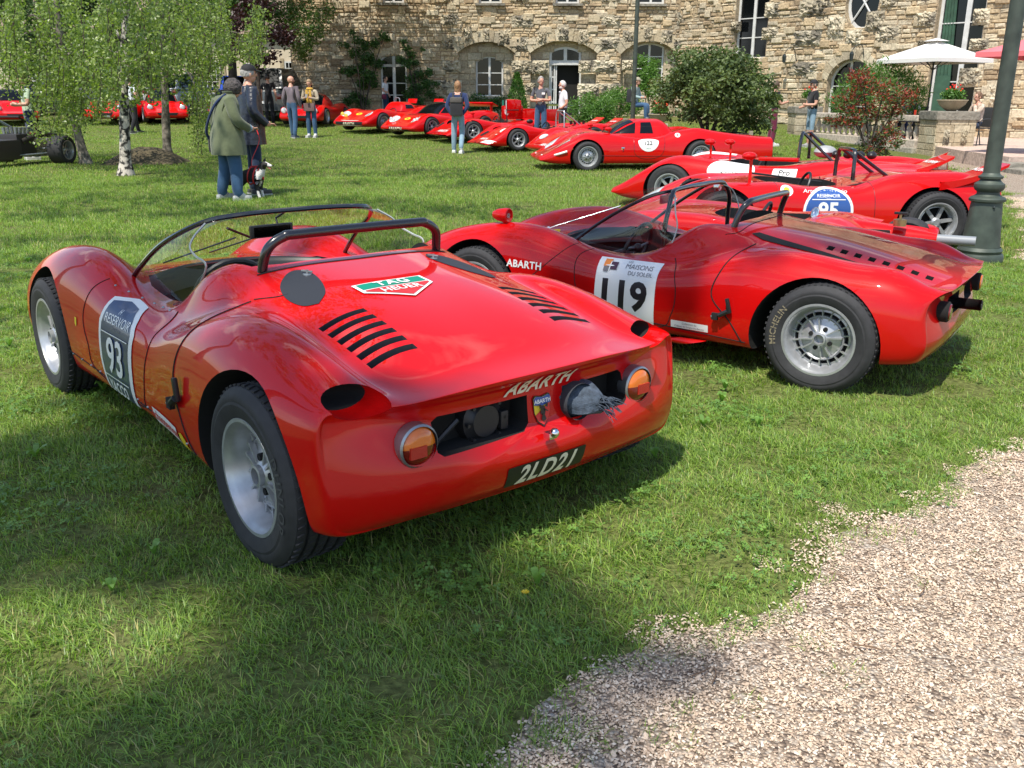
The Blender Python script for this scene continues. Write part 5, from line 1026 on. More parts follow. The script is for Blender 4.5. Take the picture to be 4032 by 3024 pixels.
MORT = stonemat('lime_mortar', [(.36, .28, .19), (.42, .34, .23)], .5, .5); ASH = stonemat('dressed_stone', [(.38, .31, .21), (.50, .42, .29), (.56, .49, .36)], .6, .6, .4)
def rustmat():
    m = stonemat('rustic_stone', [(.46, .40, .29), (.64, .57, .43)], 1.6, .28, 1)
    for n in m.node_tree.nodes:
        if n.type == 'VALTORGB' and abs(n.color_ramp.elements[0].position - .52) < .01: n.color_ramp.elements[0].position = .44; n.color_ramp.elements[1].position = .60
    return m
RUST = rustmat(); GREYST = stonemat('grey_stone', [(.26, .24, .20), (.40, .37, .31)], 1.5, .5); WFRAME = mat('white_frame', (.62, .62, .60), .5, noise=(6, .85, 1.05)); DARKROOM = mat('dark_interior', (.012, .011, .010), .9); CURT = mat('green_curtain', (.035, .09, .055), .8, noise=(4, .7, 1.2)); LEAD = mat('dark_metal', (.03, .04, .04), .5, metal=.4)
house = empty('stone_house', (0, 40, 0)); tag(house, 'long honey coloured stone house with arched windows and rough carved blocks', 'house')
def hp(o): o.parent = house; o.matrix_parent_inverse = Matrix.Translation((0, -40, 0)); return o
def arcpoly(u0, u1, z0, zs, zc, n=12):
    "opening with a segmental head: bottom z0, springing zs, crown zc"
    w = (u1 - u0) / 2; c = (u0 + u1) / 2; hh = zc - zs; Rr = (w * w + hh * hh) / (2 * hh); cz = zc - Rr; a = math.asin(min(1, w / Rr)); o = [(u0, z0), (u1, z0)]
    for i in range(n + 1): t = a - 2 * a * i / n; o.append((c + Rr * math.sin(t), cz + Rr * math.cos(t)))
    return o
def inside(p, poly):
    x, y = p; c = False; j = len(poly) - 1
    for i in range(len(poly)):
        xi, yi = poly[i]; xj, yj = poly[j]
        if (yi > y) != (yj > y) and x < (xj - xi) * (y - yi) / (yj - yi) + xi: c = not c
        j = i
    return c
def slab(W, u0, u1, z0, z1, cuts, name='wall', th=.8):
    V = [W.P(u, z, d) for d in (0, -th) for u, z in ((u0, z0), (u1, z0), (u1, z1), (u0, z1))]
    me = pymesh('wall', V, [(0, 1, 2, 3), (7, 6, 5, 4), (0, 4, 5, 1), (1, 5, 6, 2), (2, 6, 7, 3), (3, 7, 4, 0)], MORT); bm = bmesh.new(); bm.from_mesh(me); bmesh.ops.recalc_face_normals(bm, faces=bm.faces); bm.to_mesh(me); bm.free()
    a = link('w_tmp', me); mbs = []
    for poly, d0, d1 in cuts:
        mb = MB(); prism(mb, poly, lambda u, z: W.P(u, z, d0), lambda u, z: W.P(u, z, d1)); c = link('c_tmp', cutter_mesh(mb, [ASH])); mbs.append(c); md = a.modifiers.new('c', 'BOOLEAN'); md.object = c; md.operation = 'DIFFERENCE'; md.solver = 'EXACT'
        try: md.material_mode = 'TRANSFER'
        except Exception: pass
    bpy.context.view_layer.update(); out = bpy.data.meshes.new_from_object(a.evaluated_get(bpy.context.evaluated_depsgraph_get()))
    for o in [a] + mbs: bpy.data.objects.remove(o)
    return hp(link(name, out))
STONES = []   # (area, V, F, tint, mat)
def stone_geo(W, u0, u1, z0, z1, d0, proud, g=.011):
    "one squared rubble stone with uneven face"
    j = lambda s=.013: random.uniform(-s, s); a, b, c, e = u0 + g, u1 - g, z0 + g * .8, z1 - g * .8; k = min(.03, (e - c) * .22, (b - a) * .2)
    O = [(a, c), (b, c), (b, e), (a, e)]; V = [W.P(u, z, d0 - .01) for u, z in O] + [W.P(u + (k if i in (0, 3) else -k) * .35 + j(), z + (k if i < 2 else -k) * .35 + j(), d0 + proud * .55) for i, (u, z) in enumerate(O)]
    m = (a + b) / 2 + j(.03); V += [W.P(a + k + j(), c + k + j(), d0 + proud + j()), W.P(b - k + j(), c + k + j(), d0 + proud + j()), W.P(b - k + j(), e - k + j(), d0 + proud + j()), W.P(a + k + j(), e - k + j(), d0 + proud + j())]
    F = [(0, 1, 5, 4), (1, 2, 6, 5), (2, 3, 7, 6), (3, 0, 4, 7), (4, 5, 9, 8), (5, 6, 10, 9), (6, 7, 11, 10), (7, 4, 8, 11), (8, 9, 10, 11)]
    return V, F
def courses(W, u0, u1, z0, z1, holes, d0=0, hmin=.065, hmax=.21, wmin=.13, wmax=.56, proud=(.008, .055), m=STONE, only=None, tint=(.1, .95), near=False):
    z = z0
    while z < z1 - .03:
        h = min(random.uniform(hmin, hmax), z1 - z); u = u0 - random.uniform(0, .2); zm = z + h / 2
        while u < u1:
            w = random.uniform(wmin, wmax); a, b = max(u, u0), min(u + w, u1); u += w
            if b - a < .07: continue
            # trim against the openings
            for poly in holes:
                ia, ib, ic = (inside((q, zz), poly) for q, zz in ((a + .015, zm), (b - .015, zm), ((a + b) / 2, zm)))
                if ia and ib: a = b; break
                if ib or (ic and not ia):
                    t = b
                    while t > a and inside((t, zm), poly): t -= .02
                    b = t
                elif ia:
                    t = a
                    while t < b and inside((t, zm), poly): t += .02
                    a = t
            if b - a < .06 or (only and not (inside((a + .03, zm), only) and inside((b - .03, zm), only))): continue
            V, F = stone_geo(W, a, b, z, z + h, d0, random.uniform(*proud)); V = [v + Vector((0, 0, .030 * mnoise.noise(((v - W.A).dot(W.t) * .9, v.z * .5, 3.3)) + .014 * mnoise.noise(((v - W.A).dot(W.t) * 3.5, v.z * 2, 1.1)))) for v in V]; c = V[8]; STONES.append(((b - a) * h / max(1, (c - CAM).length) ** 2 * (1 if abs(c.x) < .6 * c.y and c.z < 5.4 else .01), V, F, min(1, max(0, random.uniform(*tint))), m))
        z += h
def vous(W, u0, u1, zs, zc, n, th=.40, d0=0, m=ASH, rust=()):
    "arch stones round a segmental head"
    w = (u1 - u0) / 2; c = (u0 + u1) / 2; hh = zc - zs; Rr = (w * w + hh * hh) / (2 * hh); cz = zc - Rr; A = math.asin(min(1, w / Rr)) * 1.04
    for i in range(n):
        t0, t1 = -A + 2 * A * i / n + .006, -A + 2 * A * (i + 1) / n - .006; th_ = th * (1.12 if i % 2 else .95)
        q = lambda t, r, d: W.P(c + r * math.sin(t), cz + r * math.cos(t), d); p = .05
        V = [q(t0, Rr, d0 - .3), q(t1, Rr, d0 - .3), q(t1, Rr + th_, d0 - .02), q(t0, Rr + th_, d0 - .02), q(t0, Rr, d0 + p), q(t1, Rr, d0 + p), q(t1, Rr + th_, d0 + p), q(t0, Rr + th_, d0 + p)]
        hp(link('arch_stone', pymesh('arch_stone', V, [(0, 1, 5, 4), (1, 2, 6, 5), (2, 3, 7, 6), (3, 0, 4, 7), (4, 5, 6, 7)], m, tint=[random.random()] * 5)))
_rb = []
def rustic_meshes():
    for s in range(5):
        nu, nv = 15, 11; V = []; F = []
        for i in range(nu + 1):
            for j in range(nv + 1):
                x, z = i / nu - .5, j / nv - .5; e = min(1, 5 * min(.5 - abs(x), .5 - abs(z)) + .0); c = mnoise.cell_vector(Vector((x * 5.5 + s * 9 + .35 * mnoise.noise((x * 9, z * 9, s)), z * 4.2 + .35 * mnoise.noise((x * 8, z * 8, s + 4)), s)))
                v = mnoise.voronoi(Vector((x * 5.5 + s * 7, z * 4.2, s * 3.3)))[0]; d = (.35 + .75 * min(1, (v[1] - v[0]) * 1.6) + .25 * mnoise.noise((x * 12, z * 12, s))) * (.25 + .75 * e)
                V.append((x + random.uniform(-.02, .02), -d, z + random.uniform(-.02, .02)))
        F = [(i * (nv + 1) + j, (i + 1) * (nv + 1) + j, (i + 1) * (nv + 1) + j + 1, i * (nv + 1) + j + 1) for i in range(nu) for j in range(nv)]
        b = len(V); per = [i * (nv + 1) for i in range(nu + 1)] + [nu * (nv + 1) + j for j in range(1, nv + 1)] + [i * (nv + 1) + nv for i in range(nu - 1, -1, -1)] + [j for j in range(nv - 1, 0, -1)]
        V += [(V[k][0], .25, V[k][2]) for k in per]; m_ = len(per); F += [(per[(q + 1) % m_], per[q], b + q, b + (q + 1) % m_) for q in range(m_)]
        _rb.append(pymesh('rustic_block', V, F, RUST, smooth=False, tint=[(s * .37) % 1] * len(F)))
rustic_meshes()
def rustic(W, px0, py0, px1, py1, d=.13):
    (u0, z1), (u1, z0) = W.at(px0, py0), W.at(px1, py1); o = link('rustic_block', random.choice(_rb)); o.matrix_world = Matrix.Translation(W.P((u0 + u1) / 2, (z0 + z1) / 2, 0)) @ W.R().to_4x4() @ Matrix.Diagonal((u1 - u0, d, z1 - z0, 1)); hp(o)
def window(W, poly, d, cols, zbars, fr=.07, name='window', bar=.035, glass=True, m=None):
    "frame following poly, mullions at fractions cols, bars at heights; panes as sub-parts"
    m = m or WFRAME; us = [p[0] for p in poly]; zs = [p[1] for p in poly]; u0, u1, z0, z1 = min(us), max(us), min(zs), max(zs); cu, cz = (u0 + u1) / 2, (z0 + z1) / 2; b = MB(); n = len(poly)
    inn = []
    for i in range(n):
        a, c, e = poly[i - 1], poly[i], poly[(i + 1) % n]; v1 = Vector((c[0] - a[0], c[1] - a[1])).normalized(); v2 = Vector((e[0] - c[0], e[1] - c[1])).normalized(); nn = Vector((-(v1.y + v2.y), v1.x + v2.x)); nn = nn.normalized() if nn.length > 1e-6 else Vector((-v1.y, v1.x)); k = fr / max(.5, nn.dot(Vector((-v1.y, v1.x)))); inn.append((c[0] + nn.x * k, c[1] + nn.y * k))
    V = [W.P(u, z, d) for u, z in poly] + [W.P(u, z, d + .05) for u, z in poly] + [W.P(u, z, d) for u, z in inn] + [W.P(u, z, d + .05) for u, z in inn]; F = []
    for i in range(n): j = (i + 1) % n; F += [(n + i, n + j, 3 * n + j, 3 * n + i), (3 * n + i, 3 * n + j, 2 * n + j, 2 * n + i), (i, j, n + j, n + i)]
    b.add(V, F)
    R = W.R()
    def edge(z, u, side):
        t = u
        for _ in range(60):
            if inside((t, z), poly) : break
            t += .01 * side
        return t
    for f, wd in cols:
        u = u0 + (u1 - u0) * f; top = z1
        while top > z0 and not inside((u, top - .005), poly): top -= .01
        b.box(W.P(u, (z0 + top) / 2, d + .03), (wd, .055, top - z0 - .01), R=R)
    for z, hh in zbars:
        a, c = edge(z, u0 + .01, 1), edge(z, u1 - .01, -1); b.box(W.P((a + c) / 2, z, d + .028), (c - a - .02, .045, hh), R=R)
    o = hp(link(name, b.mesh(name, [m])))
    if glass:
        uu = [u0] + [u0 + (u1 - u0) * f for f, _ in cols] + [u1]; zz = [z0] + sorted(z for z, _ in zbars) + [z1]
        for i in range(len(uu) - 1):
            for j in range(len(zz) - 1):
                a, c, e, g = uu[i], uu[i + 1], zz[j], zz[j + 1]; P = [(a, e), (c, e), (c, g), (a, g)]
                P = clip(P, inn) if len(poly) > 4 else P
                if len(P) > 2: w = link('pane', pymesh('pane', [W.P(u, z, d + .012) for u, z in P], [tuple(range(len(P)))], DGLASS)); w.parent = o
    return o
def clip(sub, con):
    "Sutherland-Hodgman: sub clipped to convex con (ccw)"
    out = sub
    for i in range(len(con)):
        a, b = con[i], con[(i + 1) % len(con)]; inp = out; out = []
        if not inp: break
        f = lambda p: (b[0] - a[0]) * (p[1] - a[1]) - (b[1] - a[1]) * (p[0] - a[0])
        for k in range(len(inp)):
            p, q = inp[k - 1], inp[k]; fp, fq = f(p), f(q)
            if fq >= 0:
                if fp < 0: t = fp / (fp - fq); out.append((p[0] + (q[0] - p[0]) * t, p[1] + (q[1] - p[1]) * t))
                out.append(q)
            elif fp >= 0: t = fp / (fp - fq); out.append((p[0] + (q[0] - p[0]) * t, p[1] + (q[1] - p[1]) * t))
    return out
o9 = 9.2  # wall A: u = x + 9.2
ar1 = arcpoly(o9 - 2.27, o9 + .02, .55, 3.25, 3.66); ar2 = arcpoly(o9 + .72, o9 + 3.44, .55, 3.25, 3.72); ar3 = arcpoly(o9 + 4.45, o9 + 6.74, .55, 3.22, 3.72)
w1 = arcpoly(o9 - 1.57, o9 - .42, 1.5, 2.9, 3.12); w3 = arcpoly(o9 + 5.05, o9 + 6.26, 1.66, 3.50, 3.66); dr = arcpoly(o9 + 1.50, o9 + 2.83, .55, 3.30, 3.50); ld = arcpoly(o9 - 5.50, o9 - 4.42, .55, 2.98, 3.18)
ups = [[(o9 + a, 5.12), (o9 + b, 5.12), (o9 + b, 6.6), (o9 + a, 6.6)] for a, b in ((-5.34, -4.45), (-1.42, -.48), (1.70, 2.68), (5.05, 6.14))]
slab(WA, 0, 16.0, -.3, 9, [(ar1, .2, -.30), (ar2, .2, -.30), (ar3, .2, -.30), (w1, -.29, -1), (w3, -.29, -1), (dr, -.29, -1), (ld, .2, -1)] + [(u, .2, -1) for u in ups])
holesA = [ar1, ar2, ar3, ld] + ups
courses(WA, 0, 16.0, .3, 6.6, holesA); courses(WA, 0, 16, 6.6, 9, [], hmin=.3, hmax=.4, wmin=.6, wmax=1.2)
for ar, w in ((ar1, w1), (ar2, dr), (ar3, w3)): courses(WA, min(p[0] for p in ar), max(p[0] for p in ar), .55, 3.7, [w], d0=-.30, hmin=.2, hmax=.32, wmin=.3, wmax=.6, m=ASH, only=ar, proud=(.008, .02))
vous(WA, o9 - 2.27, o9 + .02, 3.25, 3.66, 13); vous(WA, o9 + .72, o9 + 3.44, 3.25, 3.72, 13); vous(WA, o9 + 4.45, o9 + 6.74, 3.22, 3.72, 9); vous(WA, o9 - 5.5, o9 - 4.42, 2.98, 3.18, 7, .24)
C7 = lambda a, b, c, e: (1700 + a / 1.27, b / 1.27, 1700 + c / 1.27, e / 1.27)
for r in [(45, 68, 130, 130), (400, 68, 508, 140), (848, 75, 950, 132), (400, -22, 500, 12), (850, -22, 950, 12), (50, -25, 120, 15), (50, 183, 115, 250), (48, 302, 145, 360), (30, 400, 150, 455), (412, 185, 485, 255), (400, 302, 498, 362), (735, 302, 798, 365), (802, 300, 925, 362), (825, 185, 940, 248), (730, 418, 838, 480), (842, 418, 950, 480), (465, 415, 520, 460), (952, 300, 1015, 352), (1228, 60, 1270, 125), (160, 140, 205, 215), (255, 140, 290, 205), (330, 150, 395, 228), (525, 150, 578, 222), (625, 135, 688, 205), (735, 148, 795, 222), (1057, 135, 1105, 200), (1145, 150, 1205, 220), (955, 150, 1012, 215), (1208, 190, 1262, 245), (502, 302, 586, 370)]:
    rustic(WA, *C7(*r), d=.15)
window(WA, w1, -.46, [(.5, .09)], [(1.98, .035), (2.45, .035)]); window(WA, w3, -.42, [(.5, .09)], [(2.15, .035), (2.65, .035), (3.12, .035)]); window(WA, ld, -.14, [(.5, .12)], [(1.55, .035), (2.02, .035), (2.72, .10), (1.12, .05)], name='glazed_door')
tr = arcpoly(o9 + 1.50, o9 + 2.83, 2.86, 3.30, 3.50); window(WA, tr, -.42, [(.5, .14)], [], .10)
for u in ups: window(WA, u, -.25, [(.5, .09)], [(5.65, .035)], .09)
for i in (0, 1, 2, 3): hp(MB().box(WA.P((ups[i][0][0] + ups[i][1][0]) / 2, 5.07, .04), (1.2, .3, .09)).build('window_sill', GREYST))
hp(MB().box(WA.P(o9 - 1.0, 1.45, -.2), (1.3, .3, .08)).build('window_sill', GREYST))
b = MB()
for s, x in ((1, o9 + 1.53), (-1, o9 + 2.80)): b.box(WA.P(x, 1.7, -.40), (.07, .1, 2.3))
b.box(WA.P(o9 + 2.165, 2.82, -.395), (1.33, .11, .09)); hp(b.build('door_frame', WFRAME))
b = MB(); b.box(WA.P(o9 + 1.72, 1.70, -.62), (.05, .42, 2.2)); b.box(WA.P(o9 + 1.60, 1.70, -.46), (.07, .05, 2.2)); b.box(WA.P(o9 + 1.80, 1.70, -.46), (.06, .05, 2.2))
for z in (.65, 1.3, 1.8, 2.3, 2.78): b.box(WA.P(o9 + 1.7, z, -.46), (.24, .045, .05))
hp(b.build('open_door_leaf', WFRAME))
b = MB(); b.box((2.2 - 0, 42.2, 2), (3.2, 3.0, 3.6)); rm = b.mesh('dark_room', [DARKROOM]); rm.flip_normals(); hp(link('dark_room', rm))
# wall B
q = lambda a, b, c, e: (WB.at(a, b), WB.at(c, e))
tall_u = arcpoly(2.75, 4.25, 2.9, 5.6, 6.3); ov = circ(.62, .88, 22, (8.03, 4.62)); tall2 = [(10.72, .9), (12.25, .9), (12.25, 6.6), (10.72, 6.6)]; low = arcpoly(7.0, 8.75, .25, 2.15, 2.80)
slab(WB, -.0, 16.67, -.3, 9, [(tall_u, .2, -1), (ov, .2, -1), (tall2, .2, -1), (low, .2, -1)])
courses(WB, 0, 16.67, .25, 6.4, [tall_u, ov, tall2, low], hmin=.07, hmax=.24); courses(WB, 0, 16.67, 6.4, 9, [], hmin=.3, hmax=.4, wmin=.6, wmax=1.2)
def odd_blocks(W, L, holes, n):
    for _ in range(n):
        u, z = random.uniform(.2, L - .7), random.uniform(.5, 6); w, h = random.uniform(.22, .55), random.uniform(.16, .32)
        if any(inside((u + a * w, z + b * h), p) for p in holes for a in (-.05, .5, 1.05) for b in (-.1, .5, 1.1)): continue
        V, F = stone_geo(W, u, u + w, z, z + h, .03, random.uniform(.03, .055)); STONES.append((w * h / max(1, (V[8] - CAM).length) ** 2, V, F, random.random(), random.choice([STONE, STONE, ASH])))
odd_blocks(WA, 16, holesA, 330); odd_blocks(WB, 16.6, [tall_u, ov, tall2, low], 330)
vous(WB, 7.0, 8.75, 2.15, 2.80, 11, .34); vous(WB, 2.75, 4.25, 5.6, 6.3, 9, .3)
C8 = lambda a, b, c, e: (2900 + a / 1.954, b / 1.954, 2900 + c / 1.954, e / 1.954)
for r in [(225, 20, 340, 125), (490, 8, 720, 120), (200, 215, 320, 300), (440, 240, 650, 350), (415, 480, 650, 575), (715, 120, 825, 290), (850, 225, 960, 350), (1005, 90, 1130, 230), (1090, 200, 1245, 325), (1385, 90, 1525, 205), (1120, -30, 1230, 50), (1830, 70, 1945, 190), (1800, 300, 1940, 385), (1720, 525, 1870, 670), (1945, 650, 2100, 830), (1400, 310, 1520, 350), (-40, 170, 30, 240)]:
    rustic(WB, *C8(*r), d=.17)
window(WB, tall_u, -.25, [(.5, .12)], [(3.7, .035), (4.4, .035), (5.2, .09)], .09); window(WB, low, -.3, [(.42, .09)], [(1.2, .035), (1.9, .035)], .08)
o = window(WB, ov, -.22, [], [], .10, glass=True); b = MB()
for a in (-1, 1): b.tube([WB.P(8.03 - .5, 4.62 - a * .72, -.17), WB.P(8.03 + .5, 4.62 + a * .72, -.17)], .035, 6)
x = b.build('glazing_bar', WFRAME); x.parent = o
window(WB, tall2, -.25, [(.60, .16)], [(2.0, .035), (2.9, .035), (3.8, .035), (4.7, .035), (5.6, .035)], .10)
b = MB(); b.grid(lambda u, v: WB.P(10.86 + (.55 - .25 * v) * u, .95 + 5 * v, -.21 + .02 * math.sin(u * 26)), 24, 2); b.box(WB.P(11.1, 1.6, -.18), (.5, .02, 1.2), 0, WB.R()); hp(b.build('green_curtain', CURT))
# bracket lanterns on wall B
for px, py in ((3140, 215), (3408, 205)):
    u, z = WB.at(px, py); b = MB(); b.tube(crv([tuple(WB.P(u, z - .3, .02)), tuple(WB.P(u - .05, z + .18, .15)), tuple(WB.P(u - .15, z + .22, .35)), tuple(WB.P(u - .25, z + .05, .45))], 5), .014, 6); b.lathe([(0, .0), (.05, -.03), (.08, -.10), (.06, -.30), (0, -.33)], 6, c=WB.P(u - .25, z + .03, .45)); hp(b.build('wall_lantern', LEAD))
# roof, kept simple: out of the picture
b = MB(); b.add([WA.P(-.3, 8.9, .4), WA.P(16.4, 8.9, .4), WA.P(16.4, 12.5, -5), WA.P(-.3, 12.5, -5)], [(0, 1, 2, 3)]); b.add([WB.P(-.3, 8.9, .4), WB.P(16.9, 8.9, .4), WB.P(16.9, 12.5, -5), WB.P(-.3, 12.5, -5)], [(0, 1, 2, 3)]); hp(b.build('roof', mat('roof_tiles', (.16, .09, .06), .9)))
# stones: the 300 that show largest are parts, the rest one joined part
STONES.sort(key=lambda s: -s[0])
for a, V, F, t, m in STONES[:260]:
    hp(link('stone', pymesh('stone', V, F, m, tint=[t] * len(F))))
V = np.array([[tuple(p) for p in s[1]] for s in STONES[260:]], dtype=np.float32).reshape(-1, 3); nF = len(STONES[260][2]); base = np.array(STONES[260][2]); ns = len(STONES) - 260
F = (base[None] + 12 * np.arange(ns)[:, None, None]).reshape(-1, 4); mi = np.repeat([0 if s[4] == STONE else 1 for s in STONES[260:]], nF)
o = hp(link('rubble_stones', npmesh('rubble_stones', V, F, [STONE, ASH], mi, tint=np.repeat([s[3] for s in STONES[260:]], nF)))); o['kind'] = 'stuff'
# ---------------------------------------------------------------- cream house behind the trees
ch = empty('cream_house', (-18, 52, 0)); tag(ch, 'cream rendered house with tiled roof seen through the birch leaves', 'house')
CREAMW = mat('cream_render', (.62, .53, .40), .9, noise=(.8, .85, 1.06)); TILE = mat('brown_roof_tile', (.21, .15, .11), .85, noise=(3, .7, 1.2))
WC = Wall((-30, 52), (-9.6, 52)); b = MB(); b.box((-19.8, 52.5, 2.3), (20.4, 1, 5)); w_ = b.build('wall', CREAMW); w_.parent = ch; w_.matrix_parent_inverse = Matrix.Translation((18, -52, 0))
def cp(o): o.parent = ch; o.matrix_parent_inverse = Matrix.Translation((18, -52, 0)); return o
for i in range(24):
    z = 4.72 + i * .155; y = 51.75 + i * .16; k = MB()
    for j in range(74): k.box((-29.8 + j * .275 + (i % 2) * .12, y, z), (.26, .24, .05), 0, Matrix.Rotation(.75, 3, 'X'))
    o = cp(k.build('roof_tiles', TILE)); o['kind'] = 'stuff'
cp(MB().box((-19.8, 51.9, 4.72), (20.4, .25, .1)).build('gutter', LEAD)); cp(MB().tube([(-17.6, 51.85, .5), (-17.6, 51.85, 4.7)], .06, 8).build('downpipe', mat('green_pipe', (.10, .2, .2), .5)))
def cwin(u0, u1, z0, z1):
    P = [(u0, z0), (u1, z0), (u1, z1), (u0, z1)]; n0 = set(house.children); o = window(WC, P, .02, [(.5, .07), (.25, .03), (.75, .03)], [(z0 + (z1 - z0) * k, .03) for k in (.25, .5, .75)], .07); cp(o); cp(MB().box(WC.P((u0 + u1) / 2, z0 - .08, .08), (u1 - u0 + .3, .3, .12)).build('window_sill', ASH)); cp(MB().box(WC.P(u0 - .14, (z0 + z1) / 2, .03), (.2, .06, z1 - z0 + .3)).build('window_surround', ASH)); cp(MB().box(WC.P(u1 + .14, (z0 + z1) / 2, .03), (.2, .06, z1 - z0 + .3)).build('window_surround', ASH))
cwin(13.2, 14.25, 1.9, 3.3); cwin(17.7, 18.6, 1.9, 3.3); cwin(8.6, 9.6, 1.9, 3.3); cwin(4.0, 5.0, 1.9, 3.3)

# ---------------------------------------------------------------- terrace, balustrade, steps
TZ = .30; PAVE = stonemat('pink_paving', [(.52, .40, .33), (.60, .49, .42)], .8, .75, .3)
b = MB(); P = [(10.2, 19.3), (30, 19.3), (30, 34), (11.5, 34), (10.9, 25.2), (10.4, 22)]
V = [(x, y, TZ) for x, y in P] + [(x, y, -.2) for x, y in P]; m_ = len(P); b.add(V, [tuple(range(m_))] + [((i + 1) % m_, i, m_ + i, m_ + (i + 1) % m_) for i in range(m_)]); o = b.build('terrace', PAVE); o['kind'] = 'structure'; o.data.attributes.new('tint', 'FLOAT', 'FACE')
st = empty('stone_steps', (15, 18.7, 0)); tag(st, 'two worn stone steps up to the terrace behind the lamp post', 'steps')
for k, (y, z) in enumerate(((19.0, .20), (18.4, .10))): o = MB().bbox((19.9, y + .3 + .0, z / 2 - .06), (19.8, .66, z + .12), .02).build('step', GREYST, loc=(-15, -18.7, 0)); o.parent = st; o.data.attributes.new('tint', 'FLOAT', 'FACE')
bl = empty('balustrade', (10.2, 28, 0)); tag(bl, 'pale stone balustrade with turned balusters between two piers', 'balustrade')
B0 = Vector((9.75, 30.6, .12)); B1 = Vector((10.75, 24.9, .05)); bd = (B1 - B0); bR = Matrix.Rotation(math.atan2(bd.y, bd.x), 3, 'Z'); mid = (B0 + B1) / 2
def bp(o, tnt=True):
    o.parent = bl; o.matrix_parent_inverse = Matrix.Translation((-10.2, -28, 0))
    if tnt: a = o.data.attributes.new('tint', 'FLOAT', 'FACE'); a.data.foreach_set('value', np.full(len(o.data.polygons), random.uniform(.2, .9), dtype=np.float32))
    return o
PALE = stonemat('pale_balustrade_stone', [(.50, .43, .36), (.60, .53, .45)], 1.2, .6, .3)
bp(MB().bbox(mid + Vector((0, 0, .87)), (bd.length, .34, .15), .03, R=bR).build('hand_rail', PALE)); bp(MB().bbox(mid + Vector((0, 0, .22)), (bd.length, .36, .20), .02, R=bR).build('plinth', PALE)); bp(MB().bbox(mid + Vector((0, 0, .03)), (bd.length + .1, .5, .20), .03, R=bR).build('base_course', GREYST))
bs = MB().lathe([(0, 0), (.075, 0), (.075, .04), (.05, .05), (.045, .07), (.085, .17), (.08, .24), (.045, .36), (.035, .42), (.06, .44), (.07, .47), (0, .47)], 10).mesh('baluster', [PALE], True); a = bs.attributes.new('tint', 'FLOAT', 'FACE')
for i in range(17): bp(link('baluster', bs, loc=B0 + bd * ((i + .7) / 17.4) + Vector((0, 0, .32))), False)
for i in range(14):
    o = link('base_boulder', random.choice(_rb)); o.matrix_world = Matrix.Translation(B0 + bd * ((i + .5) / 14) + bR @ Vector((0, -.26, -.16))) @ bR.to_4x4() @ Matrix.Diagonal((.42, .12, .24, 1)); o.parent = bl; o.matrix_parent_inverse = Matrix.Translation((-10.2, -28, 0))
for nm, c, w, h in (('right', (11.15, 24.35), .98, 1.14), ('left', (9.55, 31.2), .8, 1.20)):
    pr = empty('stone_pier', (c[0], c[1], 0)); tag(pr, {'right': 'square stone pier with two carved bosses at the near end of the balustrade', 'left': 'narrow stone pier at the far end of the balustrade beside the man in black'}[nm], 'pier')
    STONES.clear(); zb = zt(*c) - .1; Wp = Wall((c[0] - w / 2, c[1] - w / 2), (c[0] + w / 2, c[1] - w / 2)); b = MB(); b.box((0, 0, (h - .2 + zb) / 2), (w - .06, w - .06, h - .2 - zb)); b.build('core', MORT, pr).data.attributes.new('tint', 'FLOAT', 'FACE')
    for k in range(4):
        a0 = k * pi / 2; z = zb; 
        while z < h - .22:
            hh = min(random.uniform(.16, .26), h - .2 - z); u = -w / 2
            while u < w / 2 - .02:
                ww = random.uniform(.25, .5); e = min(u + ww, w / 2)
                if w / 2 - e < .12: e = w / 2
                Rk = Matrix.Rotation(a0, 3, 'Z'); o = MB().bbox(Rk @ Vector(((u + e) / 2, -w / 2 + .02, z + hh / 2)), (e - u - .012, .07, hh - .012), .012, R=Rk).build('stone', ASH, pr)
                a = o.data.attributes.new('tint', 'FLOAT', 'FACE'); a.data.foreach_set('value', np.full(len(o.data.polygons), random.random(), dtype=np.float32)); u = e
            z += hh
    o = MB().bbox((0, 0, h - .1), (w + .10, w + .10, .22), .03).build('cap_stone', GREYST, pr); o.data.attributes.new('tint', 'FLOAT', 'FACE')
    if nm == 'right':
        for x in (-.22, .22): o = link('carved_boss', random.choice(_rb), pr); o.location = (x, -w / 2, .52); o.scale = (.16, .10, .38)
# ---------------------------------------------------------------- trees and plants
BARKB = mat('birch_bark', (.42, .38, .33), .85, noise=(11, .05, 1.2, 9, (.44, .54)), bump=(14, .6, .02)); BARKG = mat('grey_bark', (.19, .165, .135), .9, noise=(9, .3, 1.3, 9, (.38, .60)), bump=(16, .7, .02)); BARKD = mat('dark_bark', (.06, .045, .035), .9, noise=(8, .6, 1.2), bump=(10, .8, .03))
LBIRCH = leafmat('birch_leaf', (.175, .265, .07), tr=.4, var=.35, rough=.4); LDARK = leafmat('dark_leaf', (.045, .10, .022), tr=.3, var=.4); LMID = leafmat('mid_leaf', (.07, .15, .03), tr=.4, var=.4); LPURP = leafmat('purple_leaf', (.028, .010, .012), tr=.3, var=.4); LOLIVE = leafmat('glossy_leaf', (.085, .14, .045), tr=.2, var=.45, rough=.45, spec=.4); LRED = leafmat('red_tip_leaf', (.27, .06, .04), tr=.35, var=.4, rough=.35); LFEATH = leafmat('feathery_leaf', (.10, .22, .045), tr=.35, var=.3); LCONE = leafmat('conifer_leaf', (.10, .23, .04), tr=.25, var=.3); LCLIMB = leafmat('climber_leaf', (.05, .13, .03), tr=.35, var=.4); LGER = leafmat('geranium_leaf', (.07, .18, .03), tr=.3); GERF = mat('geranium_flower', (.75, .04, .02), .5); PINKF = mat('pink_flower', (.6, .08, .15), .5)
